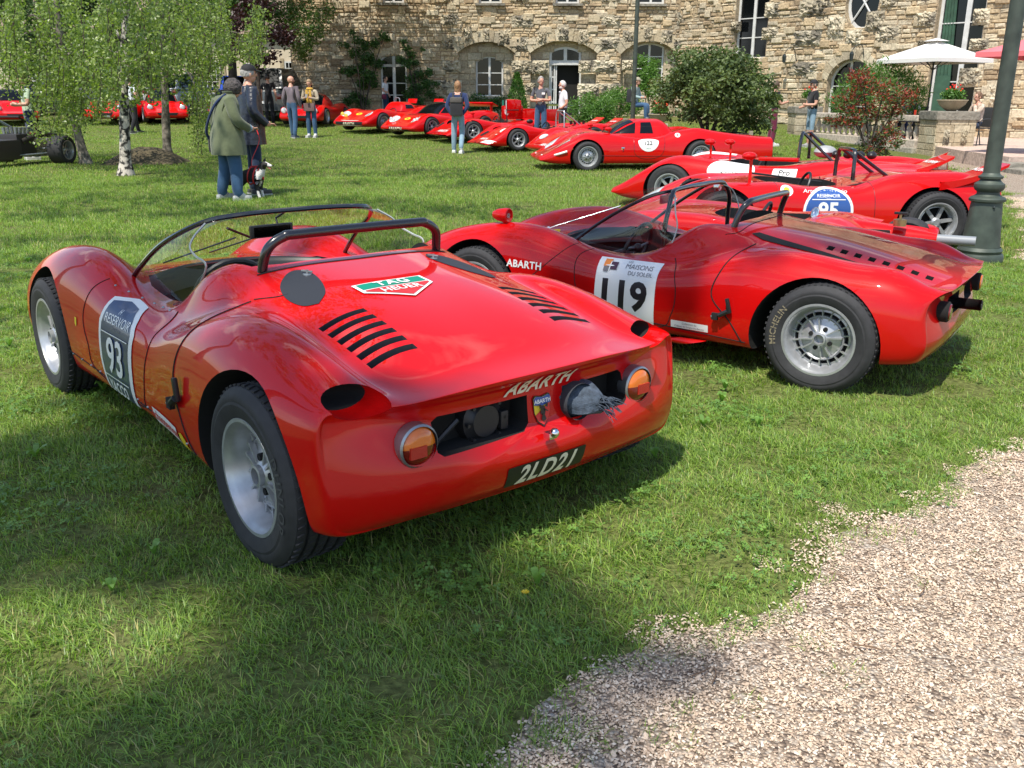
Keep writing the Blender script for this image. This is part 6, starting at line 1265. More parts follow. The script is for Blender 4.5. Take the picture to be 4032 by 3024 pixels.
def leaves(P, size, name, m, parent=None, aspect=.55, droop=0, tint=None, jitter=.35, mi=None, up=.0):
    "one small folded leaf at every point of P (n,3)"
    P = np.asarray(P, dtype=np.float64); n = len(P); s = size * RS.uniform(1 - jitter, 1 + jitter, n)[:, None]
    d = RS.normal(0, 1, (n, 3)); d[:, 2] = d[:, 2] * .6 - droop + up; d /= np.linalg.norm(d, axis=1)[:, None]
    k = RS.normal(0, 1, (n, 3)); k[:, 2] *= .5; w = np.cross(d, k); w /= np.maximum(np.linalg.norm(w, axis=1), 1e-6)[:, None]; nn = np.cross(d, w)
    V = np.stack([P, P + d * s * .5 + w * s * aspect * .5 + nn * s * .08, P + d * s, P + d * s * .5 - w * s * aspect * .5 + nn * s * .08], 1).reshape(-1, 3); F = np.arange(4 * n).reshape(n, 4)
    return link(name, npmesh(name, V, F, m, mi=mi, tint=RS.rand(n) if tint is None else tint), parent)
def blob(c, r, n, shell=.55):
    d = RS.normal(0, 1, (n, 3)); d /= np.linalg.norm(d, axis=1)[:, None]; q = (shell + (1 - shell) * RS.rand(n)) ** 1 * (RS.rand(n) < .8) + RS.rand(n) * .0; q = np.where(q == 0, RS.rand(n), q)
    return np.array(c) + d * q[:, None] * np.array(r)
def clumpy(c, r, nclump, per, cr, flat=.7, fn=None):
    "crown: clumps spread over an ellipsoid; tint varies at random by clump"
    P = []; T = []
    for i in range(nclump):
        d = RS.normal(0, 1, 3); d /= np.linalg.norm(d); q = .35 + .65 * RS.rand() ** .5; k = np.array(c) + d * q * np.array(r); rr = cr * RS.uniform(.6, 1.3); b = blob(k, (rr, rr, rr * flat), int(per * (rr / cr) ** 2), .3)
        if fn is not None and not fn(k): continue
        P.append(b); T.append(np.clip(RS.normal(.25 + .5 * RS.rand(), .15, len(b)), 0, 1))
    return np.concatenate(P), np.concatenate(T)
def trunk(parent, pts, r0, r1, m, name='trunk', n=12):
    C = crv(pts, 6); k = len(C); rr = [(r0 + (r1 - r0) * (i / (k - 1)) ** .7) * (1 + (.5 * max(0, 1 - i / 3.0) if i < 3 else 0)) * random.uniform(.94, 1.06) for i in range(k)]; return MB().tube(C, rr, n).build(name, m, parent, smooth=60)
def branches(parent, base, tips, r, m, name='branch'):
    for t in tips:
        b = Vector(base) + Vector((0, 0, random.uniform(-.3, .3))); t = Vector(t); mid = (b + t) / 2 + Vector((random.uniform(-.2, .2), random.uniform(-.2, .2), .25)); C = crv([b, mid, t], 5); MB().tube(C, [r * (1 - .75 * i / (len(C) - 1)) for i in range(len(C))], 6).build(name, m, parent, smooth=True)
def P3(px, py, Y):
    r = ray(px, py); return CAM + r * (Y / r.y)
# --- three birches
BIR = [('pale birch trunk leaning left, leftmost of the three birches', 'birch', (-9.32, 20.46), [(340, 645), (305, 520), (265, 300), (228, 60), (200, -300)], .115, BARKG),
       ('birch with black scarred white bark standing in front of the mound', 'birch', (-7.25, 17.47), [(500, 690), (492, 560), (487, 330), (492, 120), (500, -300)], .125, BARKB),
       ('straight grey birch trunk nearest the couple with the dog', 'birch', (-8.01, 21.74), [(660, 632), (655, 520), (646, 300), (636, 120), (640, -300)], .12, BARKG)]
DRAPE = [[(0, 40, 120, 340), (80, 0, 330, 420), (120, 300, 330, 560), (200, 250, 420, 470), (20, 0, 200, 200)], [(300, 0, 620, 330), (360, 250, 560, 430), (480, 100, 720, 300), (560, 230, 640, 420)], [(560, 0, 900, 260), (620, 150, 860, 330), (720, 280, 850, 420), (760, 380, 840, 600), (850, 60, 1040, 260)]]
trees = []
for k, (lab, cat, g, pix, r, m) in enumerate(BIR):
    Y = g[1]; t = empty('birch_tree', (g[0], Y, zt(*g))); tag(t, lab, cat, 'birch trees on the lawn'); pts = [P3(px, py, Y) - Vector(t.location) for px, py in pix]; pts[0] = Vector((0, 0, -.05)); trunk(t, pts, r, .05, m)
    P = []; tw = MB(); nb = 0; top = pts[3]
    for (x0, y0, x1, y1) in DRAPE[k]:
        ns = int((x1 - x0) * (y1 - y0) / 200)
        for i in range(ns):
            yy = Y + random.uniform(-2.6, 2.4); px = random.uniform(x0, x1) + random.gauss(0, 14); sy = random.uniform(y0 - 60, y1 - 60); L = random.uniform(40, 150); e = min(sy + L, y1 + random.gauss(0, 18)); a = P3(px, sy, yy); b = P3(px + random.uniform(-18, 18), e, yy); nl = int(max(3, (e - sy) / 6.0))
            if e <= sy + 8 or mnoise.noise((px / 75, sy / 85, k * 3.1)) < -.10: continue
            for j in range(nl):
                q = a.lerp(b, (j + random.random()) / nl); P.append((q.x + random.gauss(0, .06), q.y + random.gauss(0, .06), q.z + random.gauss(0, .04)))
            if i % 3 == 0: tw.tube([a, a.lerp(b, .5) + Vector((.02, 0, 0)), b], .006, 4, cap=False)
    P = np.array(P); ext, T = clumpy((g[0] + .0, Y, 6.8), (2.8, 2.6, 2.0), 60, 60, .6)   # upper crown above the picture
    P = np.concatenate([P, ext]) - np.array([g[0], Y, t.location[2]]); leaves(P, .062, 'crown', LBIRCH, t, .75, droop=.5)
    tw.V = [Vector(v) - Vector(t.location) for v in tw.V]; o = tw.build('hanging_twigs', BARKD, t); o['kind'] = 'stuff'
    brt = [P3(px, py, Y + random.uniform(-1, 1)) - Vector(t.location) for px, py in [((d[0] + d[2]) / 2, d[1] + (d[3] - d[1]) * .35) for d in DRAPE[k]]]; branches(t, pts[2].lerp(pts[3], .4), brt, .03, m); trees.append(t)
# mound between the birches
P = []; b = MB(); b.grid(lambda u, v: (-8.15 + 1.35 * (u - .5) * 2 * .62, 20.9 + (v - .5) * 1.6, zt(0, 20.9) - .02 + .36 * max(0, math.cos((u - .5) * pi)) ** .7 * max(0, math.cos((v - .5) * pi)) + .05 * mnoise.noise((u * 6, v * 6, 1)) * math.sin(pi * u) * math.sin(pi * v)), 20, 12)
o = b.build('earth_mound', mat('mossy_soil', (.07, .055, .03), .95, noise=(5, .5, 1.5), bump=(9, 1, .05)), smooth=80); o['kind'] = 'structure'
def crown_tree(name, label, cat, base, pts, r, bark, parts, group=None):
    t = empty(name, (base[0], base[1], zt(*base))); tag(t, label, cat, group); L = Vector(t.location)
    if pts: trunk(t, [Vector(p) - L for p in pts], r, r * .4, bark)
    for (P, T, size, m, asp) in parts: leaves(P - np.array(L), size, 'crown', m, t, asp, droop=.3, tint=T)
    return t
# robinia in front of the stone house (its crown shades the left of the facade), purple tree, dark trees behind the parked cars
P, T = clumpy((-6.4, 35.3, 7.7), (6.2, 3.2, 2.0), 380, 125, .85); P2 = []; 
for px, py, s in [(1190, 30, 60), (1245, 70, 55), (1290, 40, 40), (1180, 120, 60), (1150, 60, 60), (1100, 30, 60), (1230, 140, 40), (1180, 190, 40), (1215, 175, 26), (1050, 20, 60), (980, 15, 60), (920, 30, 50), (1120, 80, 50), (860, 20, 70), (800, 60, 60), (740, 20, 70), (1080, 60, 50), (1020, 70, 45), (680, 40, 60), (1140, 150, 45), (1200, 215, 30), (1260, 110, 40)]:
    c = P3(px, py, 34.5 + random.uniform(-.8, .8)); P2.append(blob(c, (s / 105,) * 3, int(s * 5), .3))
P2 = np.concatenate(P2); crown_tree('robinia_tree', 'leafy green tree overhanging the left end of the stone house', 'tree', (-9.9, 36.5), [(-9.9, 36.5, .4), (-9.7, 36.3, 3), (-9.0, 36, 7)], .22, BARKD, [(P, T, .17, LMID, .5), (P2, None, .13, LMID, .35)])
P, T = clumpy(tuple(P3(1010, 130, 33)), (1.0, 1.0, 1.1), 22, 130, .42); crown_tree('purple_plum_tree', 'small purple leaved tree between the birches and the cream house', 'tree', (-8.9, 33.4), [(-8.9, 33.4, .4), (-8.8, 33.2, 3), (-8.8, 33, 4)], .09, BARKD, [(P, T, .13, LPURP, .6)])
DK = [((-21.5, 42), (4.2, 2.5, 3.4), 5.0, 'dark broad tree at the far left behind the parked cars'), ((-15.6, 41), (3.6, 2.4, 3.3), 5.2, 'dark dense tree behind the two left birch trunks'), ((-11.6, 39.5), (2.2, 2.0, 1.9), 6.2, 'dark tree just left of the robinia, over the cars')]
for (x, y), r, z, lab in DK:
    P, T = clumpy((x, y, z), r, 110, 100, .8); crown_tree('shade_tree', lab, 'tree', (x, y), [(x, y, .5), (x + .1, y, 2.5), (x + .2, y, 5)], .26, BARKD, [(P, T * .6, .21, LDARK, .6)], 'dark trees behind the parked cars')
# trees outside the picture on the left whose crowns shade the lawn and the front cars
def shade_tree(base, targets, label, cr=.75, per=150, z0=6.6, z1=9.0, sz=.15):
    P = []; T = []; C = []
    for gx, gy, s in targets:
        z = random.uniform(z0, z1); c = Vector((gx, gy, 0)) + SD * (z / SD.z); C.append(c); k = cr * s; b = blob(c, (k, k, k * .6), int(per * s * s), .2); P.append(b)
    P = np.concatenate(P); t = crown_tree('lime_tree', label, 'tree', base, [(base[0], base[1], -.05), (base[0] + .1, base[1], 2.5), (base[0] + .3, base[1] + .2, 5.5),  (sum(c.x for c in C) / len(C) * .5 + base[0] * .5, sum(c.y for c in C) / len(C) * .5 + base[1] * .5, z0 * .9)], .24, BARKG, [(P, None, sz, LMID, .7)], 'trees shading the lawn'); return t
def fill(poly, step, j=.35, skip=0, s=1):
    xs = [p[0] for p in poly]; ys = [p[1] for p in poly]; o = []; x = min(xs)
    while x < max(xs):
        y = min(ys)
        while y < max(ys):
            q = (x + random.uniform(-j, j) * step, y + random.uniform(-j, j) * step)
            if inside(q, poly) and random.random() >= skip: o.append((q[0], q[1], s * random.uniform(.8, 1.2)))
            y += step
        x += step
    return o
SPOTS = [(-1.36, 2.22), (-.98, 1.98), (-2.35, 4.3), (-2.6, 4.9)]
fore = [(-3.4, 1.0), (-.5, 1.0), (.2, 1.75), (.5, 2.1), (.3, 2.35), (-.05, 2.6), (-.4, 2.95), (-.6, 3.3), (-.95, 3.85), (-1.3, 4.3), (-1.7, 4.8), (-2.2, 4.2), (-1.9, 3.5), (-3.4, 3.2)]
tg = [q for q in fill(fore, .27, .3, .02, .46) if min(math.hypot(q[0] - a, q[1] - b) for a, b in SPOTS) > .34] + fill([(.1, 5.3), (1.2, 4.75), (2.1, 4.75), (2.7, 5.6), (1.5, 6.9), (.3, 7.2)], .34, .3, .05, .46) + [(-1.0, 5.2, .4), (-1.2, 5.8, .35)]
shade_tree((-9.0, -8.5), tg, 'lime tree behind the camera whose crown shades the foreground grass', per=260, z0=15, z1=18, sz=.17)
tg = fill([(-6.2, 5.2), (-3.4, 4.6), (-2.6, 6.4), (-2.7, 9.0), (-5.6, 10.5), (-7, 9)], .9, .4, .30, .75) + fill([(-2.6, 7.4), (-.4, 8.2), (0, 9.4), (-2.4, 9.8)], .8, .4, .5, .6)
shade_tree((-8.8, 4.0), tg, 'lime tree out of the picture to the left of the front cars', per=150)
tg = fill([(-6.0, 10.9), (-.2, 10.9), (.2, 12.4), (-2.4, 13.6), (-6.0, 14)], .75, .4, .08, .9) + fill([(-6.5, 16.6), (-3.6, 15.6), (-.1, 15.2), (.4, 17.4), (-.6, 19.5), (-3.4, 20.3), (-6.6, 18.6)], .95, .4, .15, 1.0) + fill([(-9.4, 13), (-6, 11.8), (-5.6, 16.6), (-9.4, 16.8)], 1.0, .4, .45, .9)
shade_tree((-11.5, 9.5), tg, 'tall lime tree out of the picture to the left of the birches', per=120, z0=7, z1=9.5)
# --- the clipped round tree in its slatted planter
pb = (4.78, 23.2); zb = zt(*pb); t = empty('planter_box', (*pb, zb)); tag(t, 'brown slatted wooden planter box under the round tree', 'planter'); WOODP = mat('weathered_wood', (.085, .062, .045), .85, noise=(12, .6, 1.4), objrand=.35)
for a0, hw in ((0, .84), (pi / 2, .84), (pi, .84), (1.5 * pi, .84)):
    Rk = Matrix.Rotation(a0, 3, 'Z')
    for i in range(19): MB().bbox(Rk @ Vector((-.80 + i * .089, -.84, .31)), (.076, .03, .60 + random.uniform(-.01, .01)), .006, R=Rk).build('slat', WOODP, t)
    for z in (.10, .56): MB().box(Rk @ Vector((0, -.81, z)), (1.6, .03, .07), R=Rk).build('rail', WOODP, t)
for x in (-.84, .84):
    for y in (-.84, .84): MB().bbox((x, y, .33), (.09, .09, .68), .01).build('corner_post', mat('pale_post', (.28, .24, .18), .85), t)
MB().bbox((-.0, -.87, .33), (.09, .03, .64), .01).build('centre_post', mat('pale_post', (.28, .24, .18), .85), t); o = MB().box((0, 0, .52), (1.6, 1.6, .04)).build('soil', mat('dark_soil', (.05, .035, .02), .95), t)
rt = empty('round_tree', (pb[0], pb[1], zb + .5)); tag(rt, 'round clipped evergreen tree on short forked trunks in the planter box', 'tree')
for dx, dy, tx, ty in ((-.03, 0, -.35, .1), (.04, .02, .30, -.05), (0, .05, .02, .3)): MB().tube(crv([(dx, dy, 0), (dx + tx * .35, dy + ty * .4, .25), (tx, ty, .75)], 5), [.045] * 8 + [.03] * 3, 8).build('trunk', BARKD, rt, smooth=60)
c = P3(2785, 350, 23.2); P, T = clumpy(tuple(c), (1.30, 1.25, 1.02), 170, 75, .32, fn=lambda k: k[2] > 1.0); Pq, Tq = clumpy(tuple(P3(2925, 400, 23.4)), (.85, 1.0, .72), 60, 70, .3); P = np.concatenate([P, Pq]); T = np.concatenate([T, Tq]); leaves(P - np.array(rt.location), .105, 'crown', LOLIVE, rt, .55, droop=.4, tint=T)
# --- red tipped shrub, feathery shrub, cone, climbers
def shrub(name, label, cat, base, clumps, size, mats, asp=.35, up=.6, stems=5, dens=1, mixr=.5, bark=BARKD):
    t = empty(name, base); tag(t, label, cat); P = np.concatenate([blob(c, (r, r, r * .85), int(3200 * r * r * dens / (size * 10) ** 2) + 8, .35) for c, r in clumps]); L = np.array(base); n = len(P)
    if len(mats) > 1:
        zr = (P[:, 2] - P[:, 2].min()) / (np.ptp(P[:, 2]) + .01); mi = (RS.rand(n) < mixr * (.6 + .6 * zr)).astype(int)
    else: mi = None
    leaves(P - L, size, 'foliage', mats, t, asp, up=up, mi=mi)
    for i in range(stems):
        c, r = clumps[(i * 2) % len(clumps)]; e = Vector(c) - Vector(base); MB().tube(crv([(random.gauss(0, .03), random.gauss(0, .03), 0), (e.x * .4, e.y * .4, e.z * .5), tuple(e)], 4), [.018] * 9, 5).build('stem', bark, t, smooth=True)
    return t
Y = 22.6; cl = [(tuple(P3(px, py, Y + random.uniform(-.5, .5))), r) for px, py, r in [(3340, 400, .38), (3400, 330, .36), (3480, 360, .36), (3545, 390, .34), (3360, 470, .34), (3430, 450, .36), (3520, 440, .3), (3300, 480, .22), (3395, 300, .24), (3445, 560, .30), (3500, 520, .28), (3410, 600, .26), (3470, 600, .24), (3530, 560, .22), (3580, 385, .24), (3260, 475, .14), (3350, 300, .14)]]
shrub('red_tip_shrub', 'shrub with bright red young leaves in front of the balustrade', 'shrub', (8.55, 22.6, zt(8.5, 22.6)), cl, .11, [LOLIVE, LRED], .32, .5, 7, 1.0, .48)
Y = 26.2; cl = [(tuple(P3(px, py, Y + random.uniform(-.4, .4))), r) for px, py, r in [(3350, 350, .5), (3430, 300, .45), (3500, 290, .5), (3570, 320, .45), (3620, 370, .35), (3320, 420, .4), (3480, 380, .6), (3600, 430, .35), (3290, 400, .3)]]
shrub('feathery_shrub', 'feathery green shrub behind the balustrade under the white parasol', 'shrub', (10.9, 26.2, TZ), cl, .15, [LFEATH], .16, 1.0, 4, 1.5)
t = empty('cone_conifer', (.15, 36.6, zt(0, 36.6) - .05)); tag(t, 'small clipped cone conifer between the arched window and the open door', 'conifer'); u = RS.rand(3800); a = RS.uniform(0, 6.28, 3800); r = .42 * (1 - u ** 1.5) ** .8 * RS.uniform(.75, 1.04, 3800) + .02; leaves(np.stack([r * np.cos(a), r * np.sin(a), .05 + 1.75 * u], 1), .10, 'foliage', LCONE, t, .3, up=1.2); MB().tube([(0, 0, 0), (0, 0, .5)], .04, 8).build('trunk', BARKD, t)
def climb(label, pts, base, seed=0):
    cl = [(tuple(WA.P(*WA.at(px, py), .28 + random.uniform(-.08, .12))), s / 95) for px, py, s in pts]; return shrub('climbing_shrub', label, 'climber', base, cl, .12, [LCLIMB], .42, -.2, 6, 1.15)
climb('dark climbing shrub up the wall left of the glazed door', [(1395, 130, 14), (1410, 160, 20), (1440, 180, 26), (1480, 175, 24), (1515, 145, 22), (1370, 180, 14), (1400, 210, 24), (1450, 230, 34), (1490, 250, 26), (1420, 270, 26), (1380, 280, 26), (1460, 300, 34), (1430, 330, 28), (1480, 330, 20), (1400, 380, 26), (1370, 400, 22), (1430, 400, 32), (1345, 175, 10), (1530, 155, 10), (1350, 280, 12)], (-6.2, 39.4, .68))
climb('dark climbing shrub up the wall right of the glazed door', [(1590, 165, 12), (1605, 190, 16), (1625, 215, 20), (1580, 235, 20), (1610, 250, 26), (1640, 250, 18), (1650, 290, 26), (1690, 285, 20), (1620, 310, 24), (1680, 330, 28), (1640, 350, 28), (1610, 370, 24), (1700, 370, 26), (1650, 400, 30), (1730, 390, 20), (1720, 330, 14), (1665, 195, 8)], (-3.9, 39.4, .68))
for k, (x0, x1, y0, y1, Yb, lab, m) in enumerate([(1780, 2010, 385, 440, 37.8, 'low leafy hedge under the arched window', LCLIMB), (2240, 2420, 385, 470, 33.0, 'bright green ferny bush by the open door', LFEATH), (2300, 2580, 355, 440, 35.5, 'green hedge behind the seated man in the teal top', LFEATH), (2500, 2600, 215, 380, 38.4, 'bright green creeper beside the right arched window', LCONE)]):
    n = 14; cl = [(tuple(P3(random.uniform(x0 + 15, x1 - 15), random.uniform(y0 + 14, y1), Yb + random.uniform(-.3, .3))), random.uniform(.25, .42)) for i in range(n)]; c = P3((x0 + x1) / 2, y1, Yb); shrub(['low_hedge', 'ferny_bush', 'green_hedge', 'wall_creeper'][k], lab, ['hedge', 'bush', 'hedge', 'creeper'][k], (c.x, c.y, zt(c.x, c.y)), cl, .12, [m], .3, .5, 3, 1.0)
# bowls of geraniums
def bowl(label, loc, r=.30, h=.22, s=1):
    b = MB().lathe([(0, 0), (.10 * s, 0), (.16 * s, .03 * s), (r * .86, h * .6), (r, h), (r * 1.04, h), (r * 1.02, h * 1.06), (r * .9, h), (0, h * .85)], 24).build('bowl', mat('terracotta_grey', (.34, .28, .19), .8, noise=(6, .75, 1.15)), smooth=True)
    t = empty('geranium_bowl', loc); tag(t, label, 'flower bowl', 'bowls of geraniums'); b.parent = t; P = blob((0, 0, h + .13), (r * .85, r * .85, .17), 900, .2); P[:, 2] = np.maximum(P[:, 2], h * .9); leaves(P, .06, 'foliage', LGER, t, .8, up=.6); f = MB()
    for i in range(16): a = random.uniform(0, 6.28); q = random.uniform(0, r * .7); f.ball((q * math.cos(a) - .0, q * math.sin(a), h + random.uniform(.22, .40)), random.uniform(.018, .034), 0, 6, 4)
    o = f.build('flowers', GERF, t); o['kind'] = 'stuff'; return t
bowl('shallow stone bowl of red geraniums on the near pier', (11.12, 24.2, 1.15), .36, .26); bowl('stone bowl of red geraniums on the far pier beside the man in black', (9.65, 31.1, 1.21), .33, .22)
# weeds / dandelion rosettes are part of the lawn scatter
# ---------------------------------------------------------------- lamp posts
GREENM = mat('green_painted_iron', (.052, .068, .054), .55, metal=.15, noise=(7, .6, 1.3), bump=(30, .2, .005))
def lamp_post(loc, label, s=1, top=5.2):
    t = empty('lamp_post', (loc[0], loc[1], zt(*loc) + .02), scale=s); tag(t, label, 'lamp post', 'green iron lamp posts')
    MB().lathe([(0, -.05), (.205, -.05), (.205, .03), (.195, .05), (.18, .055), (.19, .08), (.178, .10), (.172, .11)], 28).build('base', GREENM, t, smooth=35)
    MB().lathe([(.165, .11), (.150, .25), (.132, .47), (.127, .505), (.150, .515), (.153, .535), (.138, .55), (.112, .56)], 28).build('pedestal', GREENM, t, smooth=35)
    MB().lathe([(.112, .56), (.096, .575), (.094, .595), (.115, .61), (.128, .635), (.124, .665), (.095, .685), (.082, .705), (.10, .712), (.104, .73), (.078, .745), (.070, .76)], 28).build('collar', GREENM, t, smooth=35)
    MB().lathe([(.070, .76), (.064, 2.2), (.058, top - .3), (.055, top)], 20).build('shaft', GREENM, t, smooth=35)
    MB().ball((.0, -.138, .47), .012, 0, 8, 6).build('bolt', LEAD, t)
    b = MB().lathe([(.05, top), (.09, top + .05), (.16, top + .12), (.22, top + .5)], 8); b.lathe([(.26, top + .5), (.05, top + .72), (0, top + .85)], 8); b.build('lantern', GREENM, t); return t
lamp_post((4.24, 8.28), 'thick green iron lamp post in the right foreground', 1.0, 4.6); lamp_post((3.22, 25.6), 'thin green lamp post rising behind the red coupe', .92, 5.6)
# ---------------------------------------------------------------- people
CL = {}
def cloth(name, col, n=True): return mat(name, col, .85, noise=(7, .82, 1.12) if n else None, bump=(22, .35, .01), sheen=.2, spec=.2)
def person(label, loc, yaw, h=1.75, top=None, bottom=None, pose=None, sleeve='long', hair=(.08, .05, .03), cap=None, shorts=False, extra=None, shoes=(.6, .6, .6), bald=False, longhair=False, girth=1, skirtz=None, group='people at the car show', beard=None, fingers=False, seated=False):
    k = h / 1.75; t = empty('person', (loc[0], loc[1], loc[2] if len(loc) > 2 else zt(*loc)), rad(yaw), scale=k); tag(t, label, 'person', group)
    J = dict(pel=(0, 0, .95), sp=(0, 0, 1.14), ch=(.0, 0, 1.33), nk=(0, 0, 1.49), hd=(.015, 0, 1.57), hl=(0, .085, .90), kl=(.02, .10, .50), al=(-.02, .105, .09), tl=(.13, .12, .03), sl=(0, .185, 1.42), el=(-.03, .25, 1.14), wl=(.06, .25, .92), ml=(.10, .24, .85))
    for a, b in (('hl', 'hr'), ('kl', 'kr'), ('al', 'ar'), ('tl', 'tr'), ('sl', 'sr'), ('el', 'er'), ('wl', 'wr'), ('ml', 'mr')): J[b] = (J[a][0], -J[a][1], J[a][2])
    if pose: J.update({a: b for a, b in pose.items() if a not in ('rad', 'look', 'tilt')})
    rr = dict(pel=(.135 * girth, .115 * girth), sp=(.13 * girth, .105 * girth), ch=(.15 * girth, .115), nk=(.055, .055), hd=(.055, .06), hl=(.095, .095), kl=(.062, .062), al=(.042, .042), tl=(.04, .028), sl=(.068, .068), el=(.047, .047), wl=(.033, .03), ml=(.038, .022))
    for a, b in (('hl', 'hr'), ('kl', 'kr'), ('al', 'ar'), ('tl', 'tr'), ('sl', 'sr'), ('el', 'er'), ('wl', 'wr'), ('ml', 'mr')): rr[b] = rr[a]
    if bottom and not shorts:
        for q in ('kl', 'kr'): rr[q] = (.078, .078)
        for q in ('al', 'ar'): rr[q] = (.062, .062)
    if sleeve == 'long':
        for q in ('el', 'er'): rr[q] = (.06, .06)
        for q in ('wl', 'wr'): rr[q] = (.043, .04)
    if pose and 'rad' in pose: rr.update(pose['rad'])
    names = ['pel', 'sp', 'ch', 'nk', 'hd', 'hl', 'kl', 'al', 'tl', 'hr', 'kr', 'ar', 'tr', 'sl', 'el', 'wl', 'ml', 'sr', 'er', 'wr', 'mr']; E = [('pel', 'sp'), ('sp', 'ch'), ('ch', 'nk'), ('nk', 'hd'), ('pel', 'hl'), ('hl', 'kl'), ('kl', 'al'), ('al', 'tl'), ('pel', 'hr'), ('hr', 'kr'), ('kr', 'ar'), ('ar', 'tr'), ('ch', 'sl'), ('sl', 'el'), ('el', 'wl'), ('wl', 'ml'), ('ch', 'sr'), ('sr', 'er'), ('er', 'wr'), ('wr', 'mr')]
    me = bpy.data.meshes.new('body'); me.from_pydata([J[q] for q in names], [(names.index(a), names.index(b)) for a, b in E], []); o = link('body', me); md = o.modifiers.new('skin', 'SKIN'); md.use_smooth_shade = True
    for i, q in enumerate(names): me.skin_vertices[0].data[i].radius = rr[q]; me.skin_vertices[0].data[i].use_root = (i == 0)
    s = o.modifiers.new('sub', 'SUBSURF'); s.levels = 2; s.render_levels = 2; bpy.context.view_layer.update(); m2 = bpy.data.meshes.new_from_object(o.evaluated_get(bpy.context.evaluated_depsgraph_get())); bpy.data.objects.remove(o)
    mats = [SKIN, top or SKIN, bottom or SKIN, mat('shoe_%d' % int(sum(shoes) * 100), shoes, .6)]; m2.materials.clear()
    for q in mats: m2.materials.append(q)
    S = {q: Vector(J[q]) for q in names}
    def near(p):
        best = None
        for a, b in E:
            A, B = S[a], S[b]; u = max(0, min(1, (p - A).dot(B - A) / max(1e-6, (B - A).length_squared))); d = (p - (A + (B - A) * u)).length - .5 * (rr[a][0] * (1 - u) + rr[b][0] * u)
            if best is None or d < best[0]: best = (d, a, b, u)
        return best
    for f in m2.polygons:
        d, a, b, u = near(f.center); seg = a[:-1] + b[:-1] if len(b) == 2 else a + b; mi = 1
        if b in ('nk', 'hd') or a == 'nk': mi = 1 if (a == 'ch' and u < .75) else 0
        elif b in ('ml', 'mr'): mi = 0
        elif b in ('wl', 'wr'): mi = 1 if sleeve == 'long' else 0
        elif b in ('el', 'er'): mi = 1 if sleeve == 'long' or (sleeve == 'short' and u < .6) else 0
        elif b in ('hl', 'hr') or (a == 'pel' and u < .35): mi = 2
        elif b in ('kl', 'kr'): mi = 2
        elif b in ('al', 'ar'): mi = 0 if shorts and u > .05 else 2
        elif b in ('tl', 'tr'): mi = 3
        f.material_index = mi
    # head joined to the body mesh: skull, jaw, nose, ears, eyes
    hc = Vector(J['hd']) + Vector((.01, 0, .065)); hb = MB(); hd_dir = pose.get('look', 0) if pose else 0; tilt = pose.get('tilt', 0) if pose else 0; Rh = Matrix.Rotation(hd_dir, 3, 'Z') @ Matrix.Rotation(tilt, 3, 'Y')
    A = lambda c, r, n=12, m_=8, mi=0: hb.ball(hc + Rh @ Vector(c), r, mi, n, m_, Rh)
    A((0, 0, .02), (.098, .076, .105), 18, 12); A((.025, 0, -.045), (.068, .056, .065)); A((.098, 0, -.005), (.02, .013, .026), 8, 6); A((.0, .077, -.01), (.02, .011, .03), 8, 6); A((0, -.077, -.01), (.02, .011, .03), 8, 6); A((.088, .03, .015), (.010, .014, .008), 8, 6, 4); A((.088, -.03, .015), (.010, .014, .008), 8, 6, 4); A((.085, 0, -.055), (.012, .024, .006), 8, 6, 5)
    if fingers:
        for sd_, q, p in (('l', 'ml', 'wl'), ('r', 'mr', 'wr')):
            m_ = S[q]; dr_ = (m_ - S[p]).normalized(); side = dr_.cross(Vector((0, 0, 1))).normalized(); 
            for i in range(4): a0 = m_ + side * (.012 * (i - 1.5) * 1.4); hb.tube([a0, a0 + dr_ * .045 + Vector((0, 0, -.01)), a0 + dr_ * .07 + Vector((0, 0, -.035))], [.009, .008, .006], 6)
            hb.tube([m_ - dr_ * .03, m_ + side * .035 + dr_ * .01, m_ + side * .04 + dr_ * .035], [.011, .009, .007], 6)
    hm = hb.mesh('head', [SKIN, SKIN, SKIN, SKIN, mat('eye_dark', (.03, .02, .02), .3), mat('lips', (.35, .12, .10), .5)], 60); bm = bmesh.new(); bm.from_mesh(m2); bm.from_mesh(hm); bm.to_mesh(m2); bm.free()
    for q in hm.materials[4:]: m2.materials.append(q)
    m2.polygons.foreach_set('use_smooth', [True] * len(m2.polygons)); link('body', m2, t)
    HM = mat('hair_%03d%03d' % (int(hair[0] * 999), int(hair[1] * 999)), hair, .65, noise=(40, .6, 1.3), bump=(60, .8, .01))
    if not bald:
        b = MB()
        def hf(u, v):
            th = v * pi * (.62 if not longhair else .62); ph = 2 * pi * u; d = Vector((math.sin(th) * math.cos(ph), math.sin(th) * math.sin(ph), math.cos(th))); r = Vector((.107, .086, .112)); cut_ = 1 if not (d.x > .55 and d.z < .45) else .86
            jt = .008 * mnoise.noise((d * 9)); return hc + Rh @ (Vector((d.x * (r.x + jt) * cut_ - .008, d.y * (r.y + jt), .03 + d.z * (r.z + jt) - (.0 if d.x > 0 else .02 * v))))
        b.grid(hf, 24, 12)
        if longhair: b.grid(lambda u, v: hc + Rh @ Vector((-.045 - .055 * math.cos((u - .5) * pi) + .02 * v, .088 * math.sin((u - .5) * pi) * (1 - .15 * v), .03 - (.26 * v) + .006 * math.sin(u * 30))), 20, 8); b.grid(lambda u, v: hc + Rh @ Vector((-.02 - .05 * math.cos((u - .5) * pi), .075 * math.sin((u - .5) * pi), .03 - .25 * v)), 12, 4)
        b.build('hair', HM, t, smooth=80)
